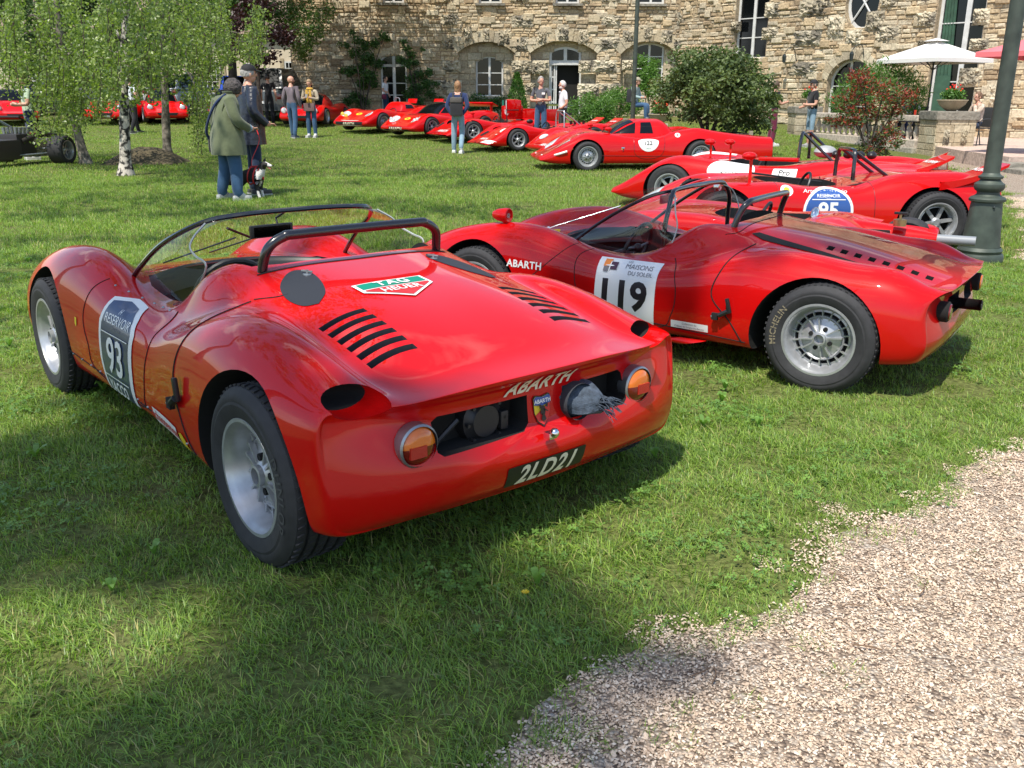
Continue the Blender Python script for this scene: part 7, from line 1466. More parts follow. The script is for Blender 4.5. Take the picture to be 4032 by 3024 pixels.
    if beard: b = MB(); b.ball(hc + Rh @ Vector((.04, 0, -.06)), (.062, .06, .05), 0, 14, 8, Rh); b.build('beard', mat('beard_%d' % int(beard[0] * 99), beard, .8, bump=(60, .8, .01)), t, smooth=80)
    if cap:
        CM_ = mat('cap_%d' % int(cap[2] * 999 + cap[0] * 99), cap, .8); b = MB(); b.grid(lambda u, v: hc + Rh @ Vector((.108 * math.sin(v * pi * .5) * math.cos(2 * pi * u) - .002, .090 * math.sin(v * pi * .5) * math.sin(2 * pi * u), .045 + .095 * math.cos(v * pi * .5))), 20, 8); b.grid(lambda u, v: hc + Rh @ Vector((.075 + .10 * v, (u - .5) * .14 * (1 - .35 * v * v), .050 - .02 * v + .012 * math.cos((u - .5) * pi))), 8, 4); b.build('cap', CM_, t, smooth=60)
    if shoes:
        for q, a in (('tl', 'al'), ('tr', 'ar')):
            A_, T_ = S[a], S[q]; d = (T_ - A_); d.z = 0; L = d.length + .13; an = math.atan2(d.y, d.x); b = MB(); z0 = max(.0, min(A_.z, T_.z + .06) - .09); b.bbox((L / 2 - .07, 0, .045), (L, .095, .07), .03); b.bbox((L / 2 - .07, 0, .012), (L + .01, .10, .025), .008, 1); x = b.build('shoe', [mats[3], mat('shoe_sole', (.5, .5, .48), .7)], t, smooth=60); x.location = (A_.x, A_.y, z0); x.rotation_euler = (0, 0, an)
    if extra: extra(t, S, hc)
    return t
DENIM = cloth('blue_denim', (.045, .10, .19)); LDENIM = cloth('pale_denim', (.22, .33, .42)); DKDEN = cloth('dark_denim', (.02, .035, .075)); BLKC = cloth('black_cloth', (.012, .012, .014)); GREYC = cloth('grey_polo', (.10, .105, .12)); MAUVE = cloth('grey_mauve_fleece', (.16, .13, .15)); WHITEC = cloth('white_cotton', (.68, .70, .74)); OLIVE = cloth('sage_green_coat', (.115, .135, .075)); LEATH = mat('navy_leather', (.012, .016, .03), .35, bump=(12, .6, .03), coat=.3); BEIGE = cloth('beige_knit', (.40, .34, .25)); SCARF = cloth('yellow_scarf', (.60, .36, .06)); NAVYC = cloth('navy_jumper', (.02, .035, .10)); TEALC = cloth('pale_teal_top', (.28, .38, .38)); MARO = cloth('maroon_cloth', (.14, .02, .05)); FLOR = mat('floral_blouse', (.62, .50, .40), .85, noise=(16, .45, 1.15)); PALEG = cloth('pale_green_shirt', (.42, .52, .38)); ORANGEC = cloth('orange_jacket', (.6, .07, .02)); TAUPE = cloth('taupe_leather', (.16, .10, .10)); BAGB = cloth('dark_backpack', (.03, .03, .035))
def coat(t, prof, m, name='coat', wr=.012, seed=1):
    "prof: (z, rx, ry, cx) rings; open below"
    b = MB(); n = 28
    def fn(u, v):
        i = v * (len(prof) - 1); k = min(int(i), len(prof) - 2); f = i - k; z, rx, ry, cx = [prof[k][q] * (1 - f) + prof[k + 1][q] * f for q in range(4)]; a = 2 * pi * u; w = wr * (1.6 * mnoise.noise((math.cos(a) * 2.4, math.sin(a) * 2.4, z * 2.2 + seed)) + .5 * math.sin(a * 7 + z * 5) * (1 - v)); return (cx + (rx + w) * math.cos(a), (ry + w) * math.sin(a), z)
    b.grid(fn, n, 14); return b.build(name, m, t, smooth=80)
def x_green(t, S, hc):
    coat(t, [(.66, .24, .30, .02), (.80, .235, .29, .02), (1.0, .205, .265, .0), (1.2, .175, .245, .02), (1.36, .15, .225, .05), (1.46, .10, .15, .07), (1.50, .075, .09, .09)], OLIVE, wr=.02); MB().lathe([(.075, 0), (.095, .05), (.085, .055), (.07, .01)], 20, c=(.09, 0, 1.485)).build('collar', OLIVE, t, smooth=True)
    for s in 'lr': MB().tube(crv([tuple(S['s' + s]), tuple(S['e' + s]), tuple(S['w' + s])], 6), [.085, .084, .082, .08, .078, .075, .074, .072, .07, .066, .062, .06, .058], 14).build('sleeve', OLIVE, t, smooth=60); MB().tube([S['w' + s] - (S['w' + s] - S['e' + s]).normalized() * .05, S['w' + s]], .06, 14, cap=False).build('cuff', LDENIM, t, smooth=60)
    MB().tube(crv([(.0, -.10, 1.50), (-.12, -.02, 1.38), (-.19, .10, 1.18), (-.20, .22, .98), (-.12, .29, .85)], 6), .02, 6).build('bag_strap', NAVYC, t, smooth=True); MB().bbox((-.03, .31, .80), (.22, .06, .24), .03).build('shoulder_bag', BLKC, t, smooth=60)
    b = MB(); b.lathe([(0, 0), (.028, .0), (.036, .07), (.033, .075), (.026, .01), (0, .01)], 14, c=S['mr'] + Vector((.04, 0, -.02))); b.build('drinking_glass', GLASS, t, smooth=True)
person('woman with dark curly hair and a long sage green coat beside the dog', (-3.99, 13.15), 42, 1.68, OLIVE, DENIM, dict(sp=(.0, 0, 1.14), ch=(.04, 0, 1.33), nk=(.10, 0, 1.46), hd=(.17, 0, 1.50), hl=(0, .10, .88), hr=(0, -.10, .88), kl=(.02, .15, .48), kr=(.05, -.12, .48), al=(-.06, .20, .09), ar=(.04, -.13, .09), tl=(.08, .23, .03), tr=(.18, -.14, .03), er=(.04, -.29, 1.15), wr=(.26, -.22, 1.02), mr=(.34, -.19, 1.03), el=(-.02, .30, 1.12), wl=(.10, .30, .90), ml=(.14, .29, .84), tilt=.45, look=-.35, rad=dict(kl=(.10, .10), kr=(.10, .10), al=(.085, .085), ar=(.085, .085), hl=(.12, .12), hr=(.12, .12))), hair=(.06, .05, .048), extra=lambda t, S, hc: (x_green(t, S, hc), MB().grid(lambda u, v: tuple(hc + Vector((-.02 + (.135 + .016 * mnoise.noise((u * 14, v * 9, 2))) * math.sin(v * pi * .78) * math.cos(2 * pi * u) * (1 if abs(math.cos(pi * u)) < .93 else .75), (.118 + .016 * mnoise.noise((u * 14, v * 9, 5))) * math.sin(v * pi * .78) * math.sin(2 * pi * u), .03 + (.125 + .012 * mnoise.noise((u * 11, v * 8, 7))) * math.cos(v * pi * .78)))), 36, 18).build('curls', mat('grey_black_curls', (.05, .042, .04), .7, noise=(26, .3, 2.2), bump=(40, 1, .02)), t, smooth=60)), shoes=(.55, .55, .53), fingers=True, girth=1.15)
def x_leather(t, S, hc):
    coat(t, [(.70, .19, .245, 0), (.95, .18, .235, 0), (1.2, .165, .235, 0), (1.38, .14, .215, 0), (1.48, .09, .12, 0)], LEATH, 'jacket', .02, 4)
    for s in 'lr': MB().tube(crv([tuple(S['s' + s]), tuple(S['e' + s]), tuple(S['w' + s])], 6), [.08, .079, .078, .077, .075, .073, .07, .068, .066, .064, .06, .056, .054], 14).build('sleeve', LEATH, t, smooth=60)
person('grey haired man in a black cap and navy leather jacket beside the dog', (-3.86, 13.95), 30, 1.84, LEATH, DKDEN, dict(el=(-.02, .27, 1.15), wl=(.14, .22, 1.0), ml=(.2, .2, 1.0), er=(-.02, -.28, 1.15), wr=(.15, -.24, .98), mr=(.22, -.22, .98)), hair=(.35, .34, .32), cap=(.01, .01, .012), extra=x_leather, shoes=(.05, .05, .05), girth=1.15, fingers=True)
person('bearded man in a grey fleece and blue jeans, back turned, before the round headlamp coupe', (-6.73, 29.0), 75, 1.80, MAUVE, DENIM, dict(kl=(.10, .10, .50), al=(.14, .10, .09), tl=(.28, .11, .03), kr=(-.03, -.1, .5), ar=(-.12, -.1, .10), tr=(.0, -.11, .03), look=-.8), bald=True, beard=(.10, .04, .02), shoes=(.06, .08, .12))
def x_scarf(t, S, hc):
    MB().lathe([(.075, 0), (.10, .02), (.11, .06), (.09, .10), (.07, .09)], 20, c=(.01, 0, 1.42)).build('scarf', SCARF, t, smooth=True)
    for y in (.06, -.05): MB().bbox((.145, y, 1.22), (.02, .08, .46), .008, R=Matrix.Rotation(.05, 3, 'Y')).build('scarf_end', SCARF, t, smooth=60)
    MB().bbox((.16, .0, .93), (.08, .36, .24), .05).build('handbag', TAUPE, t, smooth=60); MB().bbox(Vector(S['ml']) + Vector((.03, -.06, .03)), (.02, .08, .14), .006, R=Matrix.Rotation(-.6, 3, 'Y')).build('phone', BLK, t)
person('woman with long fair hair and a yellow scarf looking down at her phone', (-6.2, 29.2), 262, 1.70, BEIGE, DENIM, dict(el=(.02, .25, 1.16), wl=(.22, .10, 1.20), ml=(.27, .04, 1.23), er=(.02, -.25, 1.16), wr=(.22, -.10, 1.20), mr=(.27, -.04, 1.23), tilt=.35), hair=(.30, .20, .11), longhair=True, extra=x_scarf, shoes=(.5, .5, .5))
def x_pack(t, S, hc):
    MB().bbox((-.21, 0, 1.14), (.17, .32, .44), .06).build('backpack', BAGB, t, smooth=60); MB().bbox((-.22, 0, 1.31), (.19, .30, .13), .04).build('backpack_flap', cloth('brown_grey_flap', (.10, .09, .085)), t, smooth=60)
    for y in (.09, -.09): MB().tube(crv([(-.16, y, 1.34), (-.02, y * 1.25, 1.50), (.10, y * 1.2, 1.36)], 5), .018, 6).build('backpack_strap', BAGB, t, smooth=True)
person('fair haired woman with a dark backpack and pale jeans walking away across the lawn', (-1.41, 24.3), 84, 1.76, NAVYC, LDENIM, dict(el=(-.09, .27, 1.16), wl=(-.15, .14, .96), ml=(-.19, .06, .95), er=(-.09, -.27, 1.16), wr=(-.15, -.14, .96), mr=(-.19, -.06, .95), kl=(.02, .11, .5), al=(.04, .12, .09), kr=(.04, -.10, .50), ar=(-.20, -.10, .16), tr=(-.10, -.11, .03)), hair=(.28, .15, .07), longhair=True, extra=x_pack, shoes=(.7, .7, .7), girth=1.1)
person('man in a black shirt seen from behind beside the dark off-road car', (-8.75, 34.2), 95, 1.74, BLKC, BLKC, sleeve='short', hair=(.02, .015, .012), shoes=(.03, .03, .03))
person('man in a grey polo shirt with folded arms outside the open door', (.80, 27.6), 258, 1.84, GREYC, DENIM, dict(el=(.03, .27, 1.14), wl=(.20, .02, 1.16), ml=(.20, -.07, 1.18), er=(.03, -.27, 1.14), wr=(.22, -.02, 1.13), mr=(.21, .08, 1.15), look=.5), sleeve='short', hair=(.30, .28, .26), extra=lambda t, S, hc: MB().bbox((.135, .09, 1.32), (.006, .09, .055), .002).build('name_badge', WHT, t))
person('white haired bearded man in a white polo shirt beside the open door', (1.45, 27.8), 195, 1.72, WHITEC, BLKC, dict(el=(-.03, .27, 1.12), wl=(.12, .22, 1.0), ml=(.18, .2, 1.0)), sleeve='short', hair=(.62, .60, .57), beard=(.6, .58, .55), girth=1.2)
SIT = dict(pel=(0, 0, .52), sp=(-.02, 0, .72), ch=(0, 0, .92), nk=(.03, 0, 1.07), hd=(.05, 0, 1.15), hl=(.02, .09, .50), hr=(.02, -.09, .50), kl=(.42, .11, .50), kr=(.42, -.11, .50), al=(.40, .11, .09), ar=(.44, -.11, .09), tl=(.54, .12, .03), tr=(.58, -.12, .03), sl=(.01, .185, 1.0), sr=(.01, -.185, 1.0), el=(.06, .25, .76), er=(.06, -.25, .76), wl=(.26, .16, .72), wr=(.26, -.16, .72), ml=(.33, .12, .73), mr=(.33, -.12, .73))
person('person in a pale teal top and cap sitting on the low stone wall', (3.95, 31.0, zt(0, 31) + .42), 330, 1.76, TEALC, DENIM, dict(SIT, ), hair=(.2, .12, .06), cap=(.30, .27, .20), shoes=(.2, .2, .2), extra=lambda t, S, hc: MB().bbox((-.25, .2, .78), (.16, .3, .42), .05).build('backpack', BAGB, t, smooth=60), girth=1.15)
person('person in an orange red jacket half hidden by the round tree', (4.75, 30.0, zt(0, 30) + .2), 200, 1.70, ORANGEC, DKDEN, dict(SIT), hair=(.1, .1, .1), cap=(.12, .12, .12))
person('man in a black cap, black polo shirt and pale denim shorts by the far pier', (8.35, 26.6), 190, 1.80, BLKC, LDENIM, dict(el=(.04, .24, 1.12), wl=(.28, .14, 1.12), ml=(.36, .12, 1.14), er=(.04, -.24, 1.12), wr=(.26, -.14, 1.05), mr=(.34, -.12, 1.04)), sleeve='short', shorts=True, cap=(.012, .012, .014), girth=1.15, shoes=(.3, .3, .3), hair=(.15, .12, .1))
person('person in maroon trousers standing half behind the round tree', (7.35, 26.9), 10, 1.76, BLKC, MARO, dict(er=(.08, -.22, 1.14), wr=(.30, -.14, 1.20), mr=(.38, -.12, 1.22)), sleeve='short', shoes=(.65, .65, .65))
person('man in a black cap and white shirt sitting behind the balustrade', (11.25, 26.9, TZ), 215, 1.78, WHITEC, NAVYC, dict(SIT), sleeve='short', cap=(.012, .014, .02), hair=(.3, .3, .3))
person('woman in a floral blouse sitting on the dark armchair, chin on her hand', (11.95, 24.5, TZ), 195, 1.72, FLOR, DKDEN, dict(SIT, el=(.20, .16, .76), wl=(.16, .06, .98), ml=(.15, .02, 1.04)), hair=(.16, .09, .05), shoes=(.7, .7, .7))
person('man in a pale green shirt looking at his phone at the left edge', (-11.0, 21.6), 215, 1.88, PALEG, DKDEN, dict(el=(.03, .25, 1.14), wl=(.24, .14, 1.14), ml=(.31, .10, 1.17), er=(.03, -.25, 1.14), wr=(.24, -.14, 1.12), mr=(.31, -.1, 1.15), tilt=.4), sleeve='short', hair=(.10, .05, .03), extra=lambda t, S, hc: (MB().tube(crv([(-.12, .12, 1.1), (-.14, .10, 1.35), (-.02, .12, 1.50), (.12, .10, 1.3)], 5), .02, 6).build('backpack_strap', NAVYC, t, smooth=True), MB().bbox((-.2, 0, 1.2), (.16, .28, .4), .05).build('backpack', NAVYC, t, smooth=60)))
person('man in a white shirt and dark trousers walking behind the middle birch', (-12.15, 30.4), 60, 1.78, WHITEC, BLKC, dict(kl=(.12, .10, .5), al=(.22, .10, .09), tl=(.36, .11, .03), kr=(.0, -.1, .5), ar=(-.2, -.1, .12), tr=(-.1, -.11, .03)), sleeve='short', shoes=(.08, .08, .08))
person('reflection of a dark haired woman in a white t-shirt and jeans, modelled as a figure before the glazed door', (-5.25, 39.3, .66), 340, 1.62, WHITEC, DKDEN, dict(er=(.0, -.22, 1.14), wr=(.16, -.14, 1.08), mr=(.22, -.12, 1.09)), sleeve='short', hair=(.02, .012, .01), extra=lambda t, S, hc: MB().bbox((.05, -.22, .88), (.2, .08, .2), .04).build('handbag', MARO, t, smooth=60))  # solid figure in place of a reflection in the door glass
# ---------------------------------------------------------------- dog
dg = empty('dog', (-3.76, 13.35, 0), rad(-20), scale=.80); tag(dg, 'black and white collie dog in a red harness standing by the woman in green', 'dog')
N = dict(pel=(-.26, 0, .42), sp=(-.05, 0, .42), ch=(.16, 0, .42), n1=(.25, 0, .52), hd=(.30, 0, .63), mz=(.40, 0, .605), ms=(.475, 0, .59), tl=(-.38, 0, .38), t2=(-.46, 0, .22), fl=(.17, .075, .34), el=(.15, .085, .21), wl=(.17, .085, .10), pl=(.19, .085, .025), fr=(.19, -.075, .34), er=(.18, -.085, .21), wr=(.21, -.085, .10), pr=(.235, -.085, .025), kl=(-.20, .085, .30), ol=(-.33, .09, .17), al=(-.29, .09, .03), kr=(-.18, -.085, .30), or_=(-.31, -.09, .17), ar=(-.26, -.09, .03))
R_ = dict(pel=(.095, .11), sp=(.105, .12), ch=(.11, .145), n1=(.075, .08), hd=(.07, .065), mz=(.034, .032), ms=(.022, .02), tl=(.035, .035), t2=(.03, .03), fl=(.06, .07), el=(.032, .032), wl=(.024, .024), pl=(.03, .022), fr=(.06, .07), er=(.032, .032), wr=(.024, .024), pr=(.03, .022), kl=(.06, .07), ol=(.028, .028), al=(.028, .02), kr=(.06, .07), or_=(.028, .028), ar=(.028, .02))
Ed = [('pel', 'sp'), ('sp', 'ch'), ('ch', 'n1'), ('n1', 'hd'), ('hd', 'mz'), ('mz', 'ms'), ('pel', 'tl'), ('tl', 't2'), ('ch', 'fl'), ('fl', 'el'), ('el', 'wl'), ('wl', 'pl'), ('ch', 'fr'), ('fr', 'er'), ('er', 'wr'), ('wr', 'pr'), ('pel', 'kl'), ('kl', 'ol'), ('ol', 'al'), ('pel', 'kr'), ('kr', 'or_'), ('or_', 'ar')]
nm = list(N); me = bpy.data.meshes.new('body'); me.from_pydata([N[q] for q in nm], [(nm.index(a), nm.index(b)) for a, b in Ed], []); o = link('body', me); md = o.modifiers.new('skin', 'SKIN'); md.use_smooth_shade = True
for i, q in enumerate(nm): me.skin_vertices[0].data[i].radius = R_[q]; me.skin_vertices[0].data[i].use_root = (i == 0)
o.modifiers.new('sub', 'SUBSURF').levels = 2; bpy.context.view_layer.update(); m2 = bpy.data.meshes.new_from_object(o.evaluated_get(bpy.context.evaluated_depsgraph_get())); bpy.data.objects.remove(o); m2.materials.clear()
FB = mat('black_fur', (.012, .011, .011), .7, bump=(60, .8, .01)); FW = mat('white_fur', (.65, .63, .60), .8, bump=(60, .8, .01)); m2.materials.append(FB); m2.materials.append(FW)
for f in m2.polygons:
    x, y, z = f.center; w = (z < .16) or (x > .19 and .36 < z < .60 and (x > .27 or abs(y) > .02) and x < .33 and z < .53) or (x > .12 and z < .33 and abs(y) < .05) or (x > .40) or (x > .34 and abs(y) < .016); f.material_index = 1 if w else 0
link('body', m2, dg); b = MB()
for s in (1, -1): b.add([(.27, s * .035, .68), (.31, s * .065, .675), (.26, s * .07, .66), (.295, s * .075, .73)], [(0, 1, 3), (1, 2, 3), (2, 0, 3)])
b.build('ears', FB, dg); MB().ball((.497, 0, .597), (.014, .016, .012), 0, 8, 6).build('nose', MATT, dg); MB().bbox((.41, 0, .56), (.08, .022, .012), .005, R=Matrix.Rotation(.5, 3, 'Y')).build('tongue', mat('pink_tongue', (.6, .12, .14), .4), dg)
b = MB()
for x in (.03, .15): b.tube([(x + .03 * math.sin(a), .128 * math.cos(a) * (1 if x > .1 else .95), .415 + .155 * math.sin(a)) for a in [2 * pi * i / 20 for i in range(20)]], .014, 6, closed=True)
b.tube([(.02, 0, .565), (.2, 0, .575)], .018, 6); b.tube([(.2, .06, .52), (.28, 0, .36), (.2, -.06, .52)], .016, 6); b.build('harness', mat('red_webbing', (.5, .02, .02), .6), dg, smooth=True); MB().tube([(.235 + .02 * math.sin(a), .082 * math.cos(a), .515 + .075 * math.sin(a) - .02 * math.sin(a)) for a in [2 * pi * i / 20 for i in range(20)]], .011, 6, closed=True).build('collar', mat('red_webbing', (.5, .02, .02), .6), dg, smooth=True)
tag(MB().tube(crv([(-3.72, 13.33, .46), (-3.73, 13.42, .56), (-3.66, 13.6, .80), (-3.74, 13.78, .98)], 6), .006, 5).build('dog_lead', mat('red_webbing', (.5, .02, .02), .6), smooth=True), 'thin red lead running from the dog harness up to the man', 'dog lead')
# ---------------------------------------------------------------- parasols, chair, tables
def parasol(label, x, y, z0, ze, zt_, hw, rot, col, und, group='parasols on the terrace'):
    t = empty('parasol', (x, y, z0), rad(rot)); tag(t, label, 'parasol', group); ze -= z0; zt_ -= z0
    MB().lathe([(0, 0), (.26, 0), (.26, .05), (.10, .07), (.04, .09)], 20).build('base', mat('grey_base', (.35, .38, .38), .6), t, smooth=True); MB().tube([(0, 0, .05), (0, 0, zt_)], .025, 10).build('pole', mat('dark_pole', (.04, .045, .05), .4, metal=.4), t, smooth=True)
    b = MB(); ap = (0, 0, zt_); K = [(hw, hw, ze), (-hw, hw, ze), (-hw, -hw, ze), (hw, -hw, ze)]
    for i in range(4):
        A, B = Vector(K[i]), Vector(K[(i + 1) % 4]); ap_ = Vector(ap)
        b.grid(lambda u, v: tuple(ap_.lerp(A.lerp(B, u), v) - Vector((0, 0, .05 * math.sin(pi * v) * math.sin(pi * u)))), 8, 8); b.add([A, B, B - Vector((0, 0, .10)), A - Vector((0, 0, .10))], [(0, 1, 2, 3)])
    b.build('canopy', und, t, smooth=60); b = MB(); b.add([(hw * .22, hw * .22, zt_ - .02), (-hw * .22, hw * .22, zt_ - .02), (-hw * .22, -hw * .22, zt_ - .02), (hw * .22, -hw * .22, zt_ - .02), (0, 0, zt_ + .06)], [(0, 1, 4), (1, 2, 4), (2, 3, 4), (3, 0, 4)]); b.build('vent_cap', und, t)
    for k in K + [((K[i][0] + K[i - 1][0]) / 2, (K[i][1] + K[i - 1][1]) / 2, ze + .02) for i in range(4)]: MB().tube([(0, 0, zt_ - .12), (k[0] * .97, k[1] * .97, k[2] - .03)], .012, 5).build('rib', LEAD, t); MB().tube([(0, 0, zt_ - .75), (k[0] * .5, k[1] * .5, (zt_ + ze) / 2 - .08)], .010, 5).build('strut', LEAD, t)
def canvas(name, c):
    return mat(name, c, .85, spec=.1, noise=(2, .95, 1.03))
parasol('square white parasol open over the terrace', 11.30, 26.0, TZ, 2.46, 2.94, 1.02, 25, None, canvas('white_canvas', (.72, .70, .66)))
parasol('pink red parasol at the right edge, behind the large lamp post', 11.55, 20.4, TZ, 2.38, 2.85, 1.25, 40, None, canvas('pink_canvas', (.70, .17, .19)))
def chair(label, x, y, z, rot):
    t = empty('garden_armchair', (x, y, z), rad(rot)); tag(t, label, 'armchair', 'dark terrace armchairs'); D_ = mat('dark_grey_metal', (.05, .055, .06), .45, metal=.4); W_ = mat('dark_weave', (.03, .032, .035), .7)
    MB().bbox((0, 0, .43), (.46, .48, .03), .01).build('seat', W_, t, smooth=40); MB().bbox((-.26, 0, .70), (.03, .48, .50), .01, R=Matrix.Rotation(-.18, 3, 'Y')).build('backrest', W_, t, smooth=40)
    for s in (1, -1): MB().tube(crv([(.24, .25 * s, 0), (.22, .25 * s, .40), (.20, .26 * s, .62), (-.05, .26 * s, .66), (-.30, .25 * s, .62)], 5), .014, 7).build('arm_frame', D_, t, smooth=True); MB().tube([(-.20, .24 * s, .42), (-.30, .24 * s, 0)], .014, 7).build('leg', D_, t, smooth=True)
chair('dark woven armchair that the woman in the floral blouse sits on', 12.05, 24.5, TZ, 195); chair('dark woven armchair that the man in the white shirt sits on', 11.35, 26.95, TZ, 215)
t = empty('terrace_table', (10.95, 25.9, TZ)); tag(t, 'small round terrace table between the two seated people', 'table'); MB().lathe([(0, .70), (.36, .70), (.36, .73), (0, .73)], 28).build('table_top', LEAD, t, smooth=35); MB().tube([(0, 0, 0), (0, 0, .7)], .03, 10).build('pedestal', LEAD, t); MB().lathe([(0, 0), (.22, 0), (.22, .03), (0, .05)], 20).build('foot', LEAD, t)
tag(MB().lathe([(0, 0), (.032, 0), (.035, .13), (0, .13)], 12).build('drinking_glass', mat('red_drink', (.5, .04, .02), .1, coat=1), loc=(10.85, 25.7, TZ + .732)), 'glass of red drink on the terrace table', 'glass')
t = empty('stone_trough', (3.95, 31.2, zt(0, 31.2))); tag(t, 'pale stone block wall under the seated person in teal', 'stone wall')
for i in range(3): a = MB().bbox((-.35 + i * .42, 0, .22), (.40, .5, .52), .03).build('stone', GREYST, t); a.data.attributes.new('tint', 'FLOAT', 'FACE')
bowl('pale stone bowl with small red flowers behind the red coupe', (4.55, 29.6, zt(0, 29.6) + .45), .34, .26)
tag(MB().bbox((0, 0, .22), (.5, .5, .45), .03).build('stone_block', mat('limestone', (.42, .38, .30), .85), loc=(4.55, 29.6, zt(0, 29.6)), smooth=40), 'stone block holding the flower bowl behind the red coupe', 'stone block')
# ---------------------------------------------------------------- bare racing chassis at the left edge
c = empty('bare_chassis', (-10.55, 20.6, 0), rad(262)); tag(c, 'bare racing chassis with exposed gearbox and wide rear tyres at the left edge', 'chassis', None); LB = mat('pale_blue_tube', (.40, .50, .58), .4, metal=.3)
for s, y in ((1, .72), (-1, -.72)):
    tm, rm = wheel_meshes(.31, .34, .20, 'spoke', 1); e = empty('wheel', (0, y, .30), 0 if s > 0 else pi, c); link('tyre', tm, e); link('rim', rm, e)
b = MB(); b.bbox((-.15, 0, .34), (.62, .40, .34), .05)
for i in range(9): b.box((-.44 + i * .07, 0, .34), (.014, .43, .37))
for z in (.22, .30, .38, .46): b.box((-.15, 0, z), (.64, .43, .012))
b.build('gearbox', mat('dull_aluminium', (.42, .43, .42), .42, metal=.8, noise=(15, .6, 1.2)), c, smooth=40); MB().bbox((.45, 0, .42), (.6, .46, .46), .06).build('engine', mat('dark_engine', (.05, .045, .045), .5, metal=.4), c, smooth=40)
for k in range(8): MB().tube([(.62 - .13 * (k // 2), .13 * (1 if k % 2 else -1), .62), (.62 - .13 * (k // 2), .15 * (1 if k % 2 else -1), .78)], [.03, .042], 10).build('intake_trumpet', STEEL, c, smooth=True)
for P in ([(-.1, .6, .35), (.05, 0, .30)], [(-.1, -.6, .35), (.05, 0, .30)], [(.1, .6, .25), (.9, .25, .22)], [(.1, -.6, .25), (.9, -.25, .22)], [(-.40, .3, .12), (-.05, .62, .16)], [(-.40, -.3, .12), (-.05, -.62, .16)]): MB().tube(P, .016, 7).build('suspension_link', STEEL, c, smooth=True)
MB().tube([(-.30, -.25, .55), (.7, -.30, 1.0)], .026, 8).build('frame_tube', LB, c, smooth=True); MB().tube([(.7, -.3, 1.0), (.7, .3, 1.0), (-.30, .25, .55)], .022, 8).build('frame_tube', BLK, c, smooth=True)
for y in (.17, -.17): MB().tube(crv([(.6, y * 1.3, .5), (.1, y * 1.8, .62), (-.5, y * 1.4, .58), (-.72, y * 1.3, .56)], 5), .05, 10).build('exhaust_pipe', mat('sooty_pipe', (.07, .06, .055), .5, metal=.6), c, smooth=True)
MB().bbox((-.05, .05, .60), (.16, .2, .10), .02).build('red_box', RED, c); MB().bbox((1.3, 0, .34), (1.2, .6, .42), .1).build('monocoque', mat('dark_engine', (.05, .045, .045), .5, metal=.4), c, smooth=40)
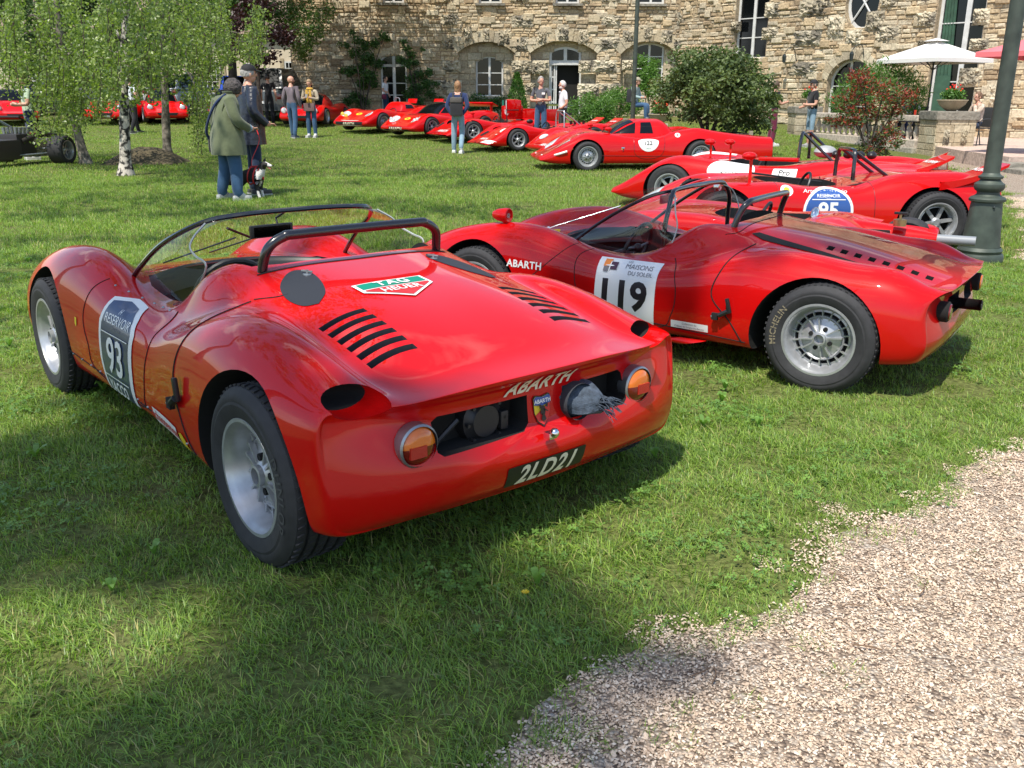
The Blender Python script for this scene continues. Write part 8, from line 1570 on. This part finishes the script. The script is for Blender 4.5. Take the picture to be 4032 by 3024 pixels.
# ---------------------------------------------------------------- everyday cars in the yard behind
def plain_car(label, loc, yaw, col, L=4.2, W=1.75, hb=.95, hr=1.5, glassback=True):
    t = empty('parked_car', (loc[0], loc[1], zt(*loc)), rad(yaw)); tag(t, label, 'car', 'everyday cars in the yard'); m = mat('paint_%d' % int(sum(col) * 999 + col[2] * 77), col, .35, coat=1)
    rowsx = [(L / 2 - .02, .55, .70), (L / 2 - .25, .75, .80), (L / 2 - .9, .88, .86), (.3, hb, .87), (-L / 4, hb, .87), (-L / 2 + .2, hb - .02, .84), (-L / 2 + .03, hb - .15, .78)]
    st = [(x, z, .4, z, .6, z - .01, w, .62 if z > .7 else .5, .24 + (.08 if i in (0, 6) else 0)) for i, (x, z, w) in enumerate(rowsx)]; me = body_mesh('body', st, m, None, su=3, sv=3, nose=.08); mb = MB()
    for s in (1, -1): arch(mb, 1.28, .33, .36, s, .5); arch(mb, -1.28, .33, .36, s, .5)
    me = cut(me, cutter_mesh(mb, [MATT]), [m]); link('body', me, t)
    for x in (1.28, -1.28):
        for y in (.80, -.80): tm, rm = wheel_meshes(.32, .2, .21, 'spoke', 1); e = empty('wheel', (x, y - (.1 if y > 0 else -.1), .31), 0 if y > 0 else pi, t); link('tyre', tm, e); link('rim', rm, e)
    x0, x1, r0, r1 = -L / 2 + .12, 1.0, -L / 2 + .6, .25
    b = MB(); V = [(x0, .78, hb - .03), (x1, .78, hb - .03), (x1, -.78, hb - .03), (x0, -.78, hb - .03), (r0, .62, hr), (r1, .62, hr), (r1, -.62, hr), (r0, -.62, hr)]; b.add(V, [(4, 5, 6, 7), (0, 1, 5, 4), (1, 2, 6, 5), (2, 3, 7, 6), (3, 0, 4, 7)]); b.build('cabin', m, t)
    def pane(i, j, k, l, nm_):
        P = [Vector(V[q]) for q in (i, j, k, l)]; c_ = sum(P, Vector()) / 4; n_ = (P[1] - P[0]).cross(P[2] - P[0]).normalized(); n_ = n_ if n_.dot(c_ - Vector((-.5, 0, 1.1))) > 0 else -n_; MB().add([c_ + (p - c_) * .86 + n_ * .01 for p in P], [(0, 1, 2, 3)]).build(nm_, DGLASS, t)
    pane(0, 1, 5, 4, 'side_window'); pane(2, 3, 7, 6, 'side_window'); pane(1, 2, 6, 5, 'windscreen'); pane(3, 0, 4, 7, 'rear_window')
    for s in (1, -1): MB().bbox((-L / 2 + .08, .66 * s, .82), (.12, .22, .2), .03).build('tail_light', RLENS, t, smooth=40); MB().bbox((L / 2 - .14, .6 * s, .66), (.14, .3, .13), .04).build('headlight', LAMPG, t, smooth=40); MB().ball((.75, .93 * s, 1.0), (.08, .09, .07), 0, 10, 6).build('wing_mirror', m, t)
    D = Decal(None, (-L / 2 - .0, 0, .62), (0, -1, 0), (0, 0, 1)); D.shape(rrect(.5, .11, .01), WHT); D.build('number_plate', t)
plain_car('dark grey off-road car seen from behind, in front of the stone house end', (-9.35, 38.2), 88, (.06, .07, .07), 4.6, 1.85, 1.15, 1.85)
plain_car('bright blue hatchback in the yard behind the couple with the dog', (-12.0, 41.5), 110, (.01, .06, .42)); plain_car('white saloon car parked beside the cream house window', (-14.6, 42.5), 80, (.62, .63, .65)); plain_car('dark van-like car in the shade at the far left, behind the man in pale green', (-18.6, 40.0), 200, (.05, .055, .06), 4.6, 1.85, 1.2, 1.95)
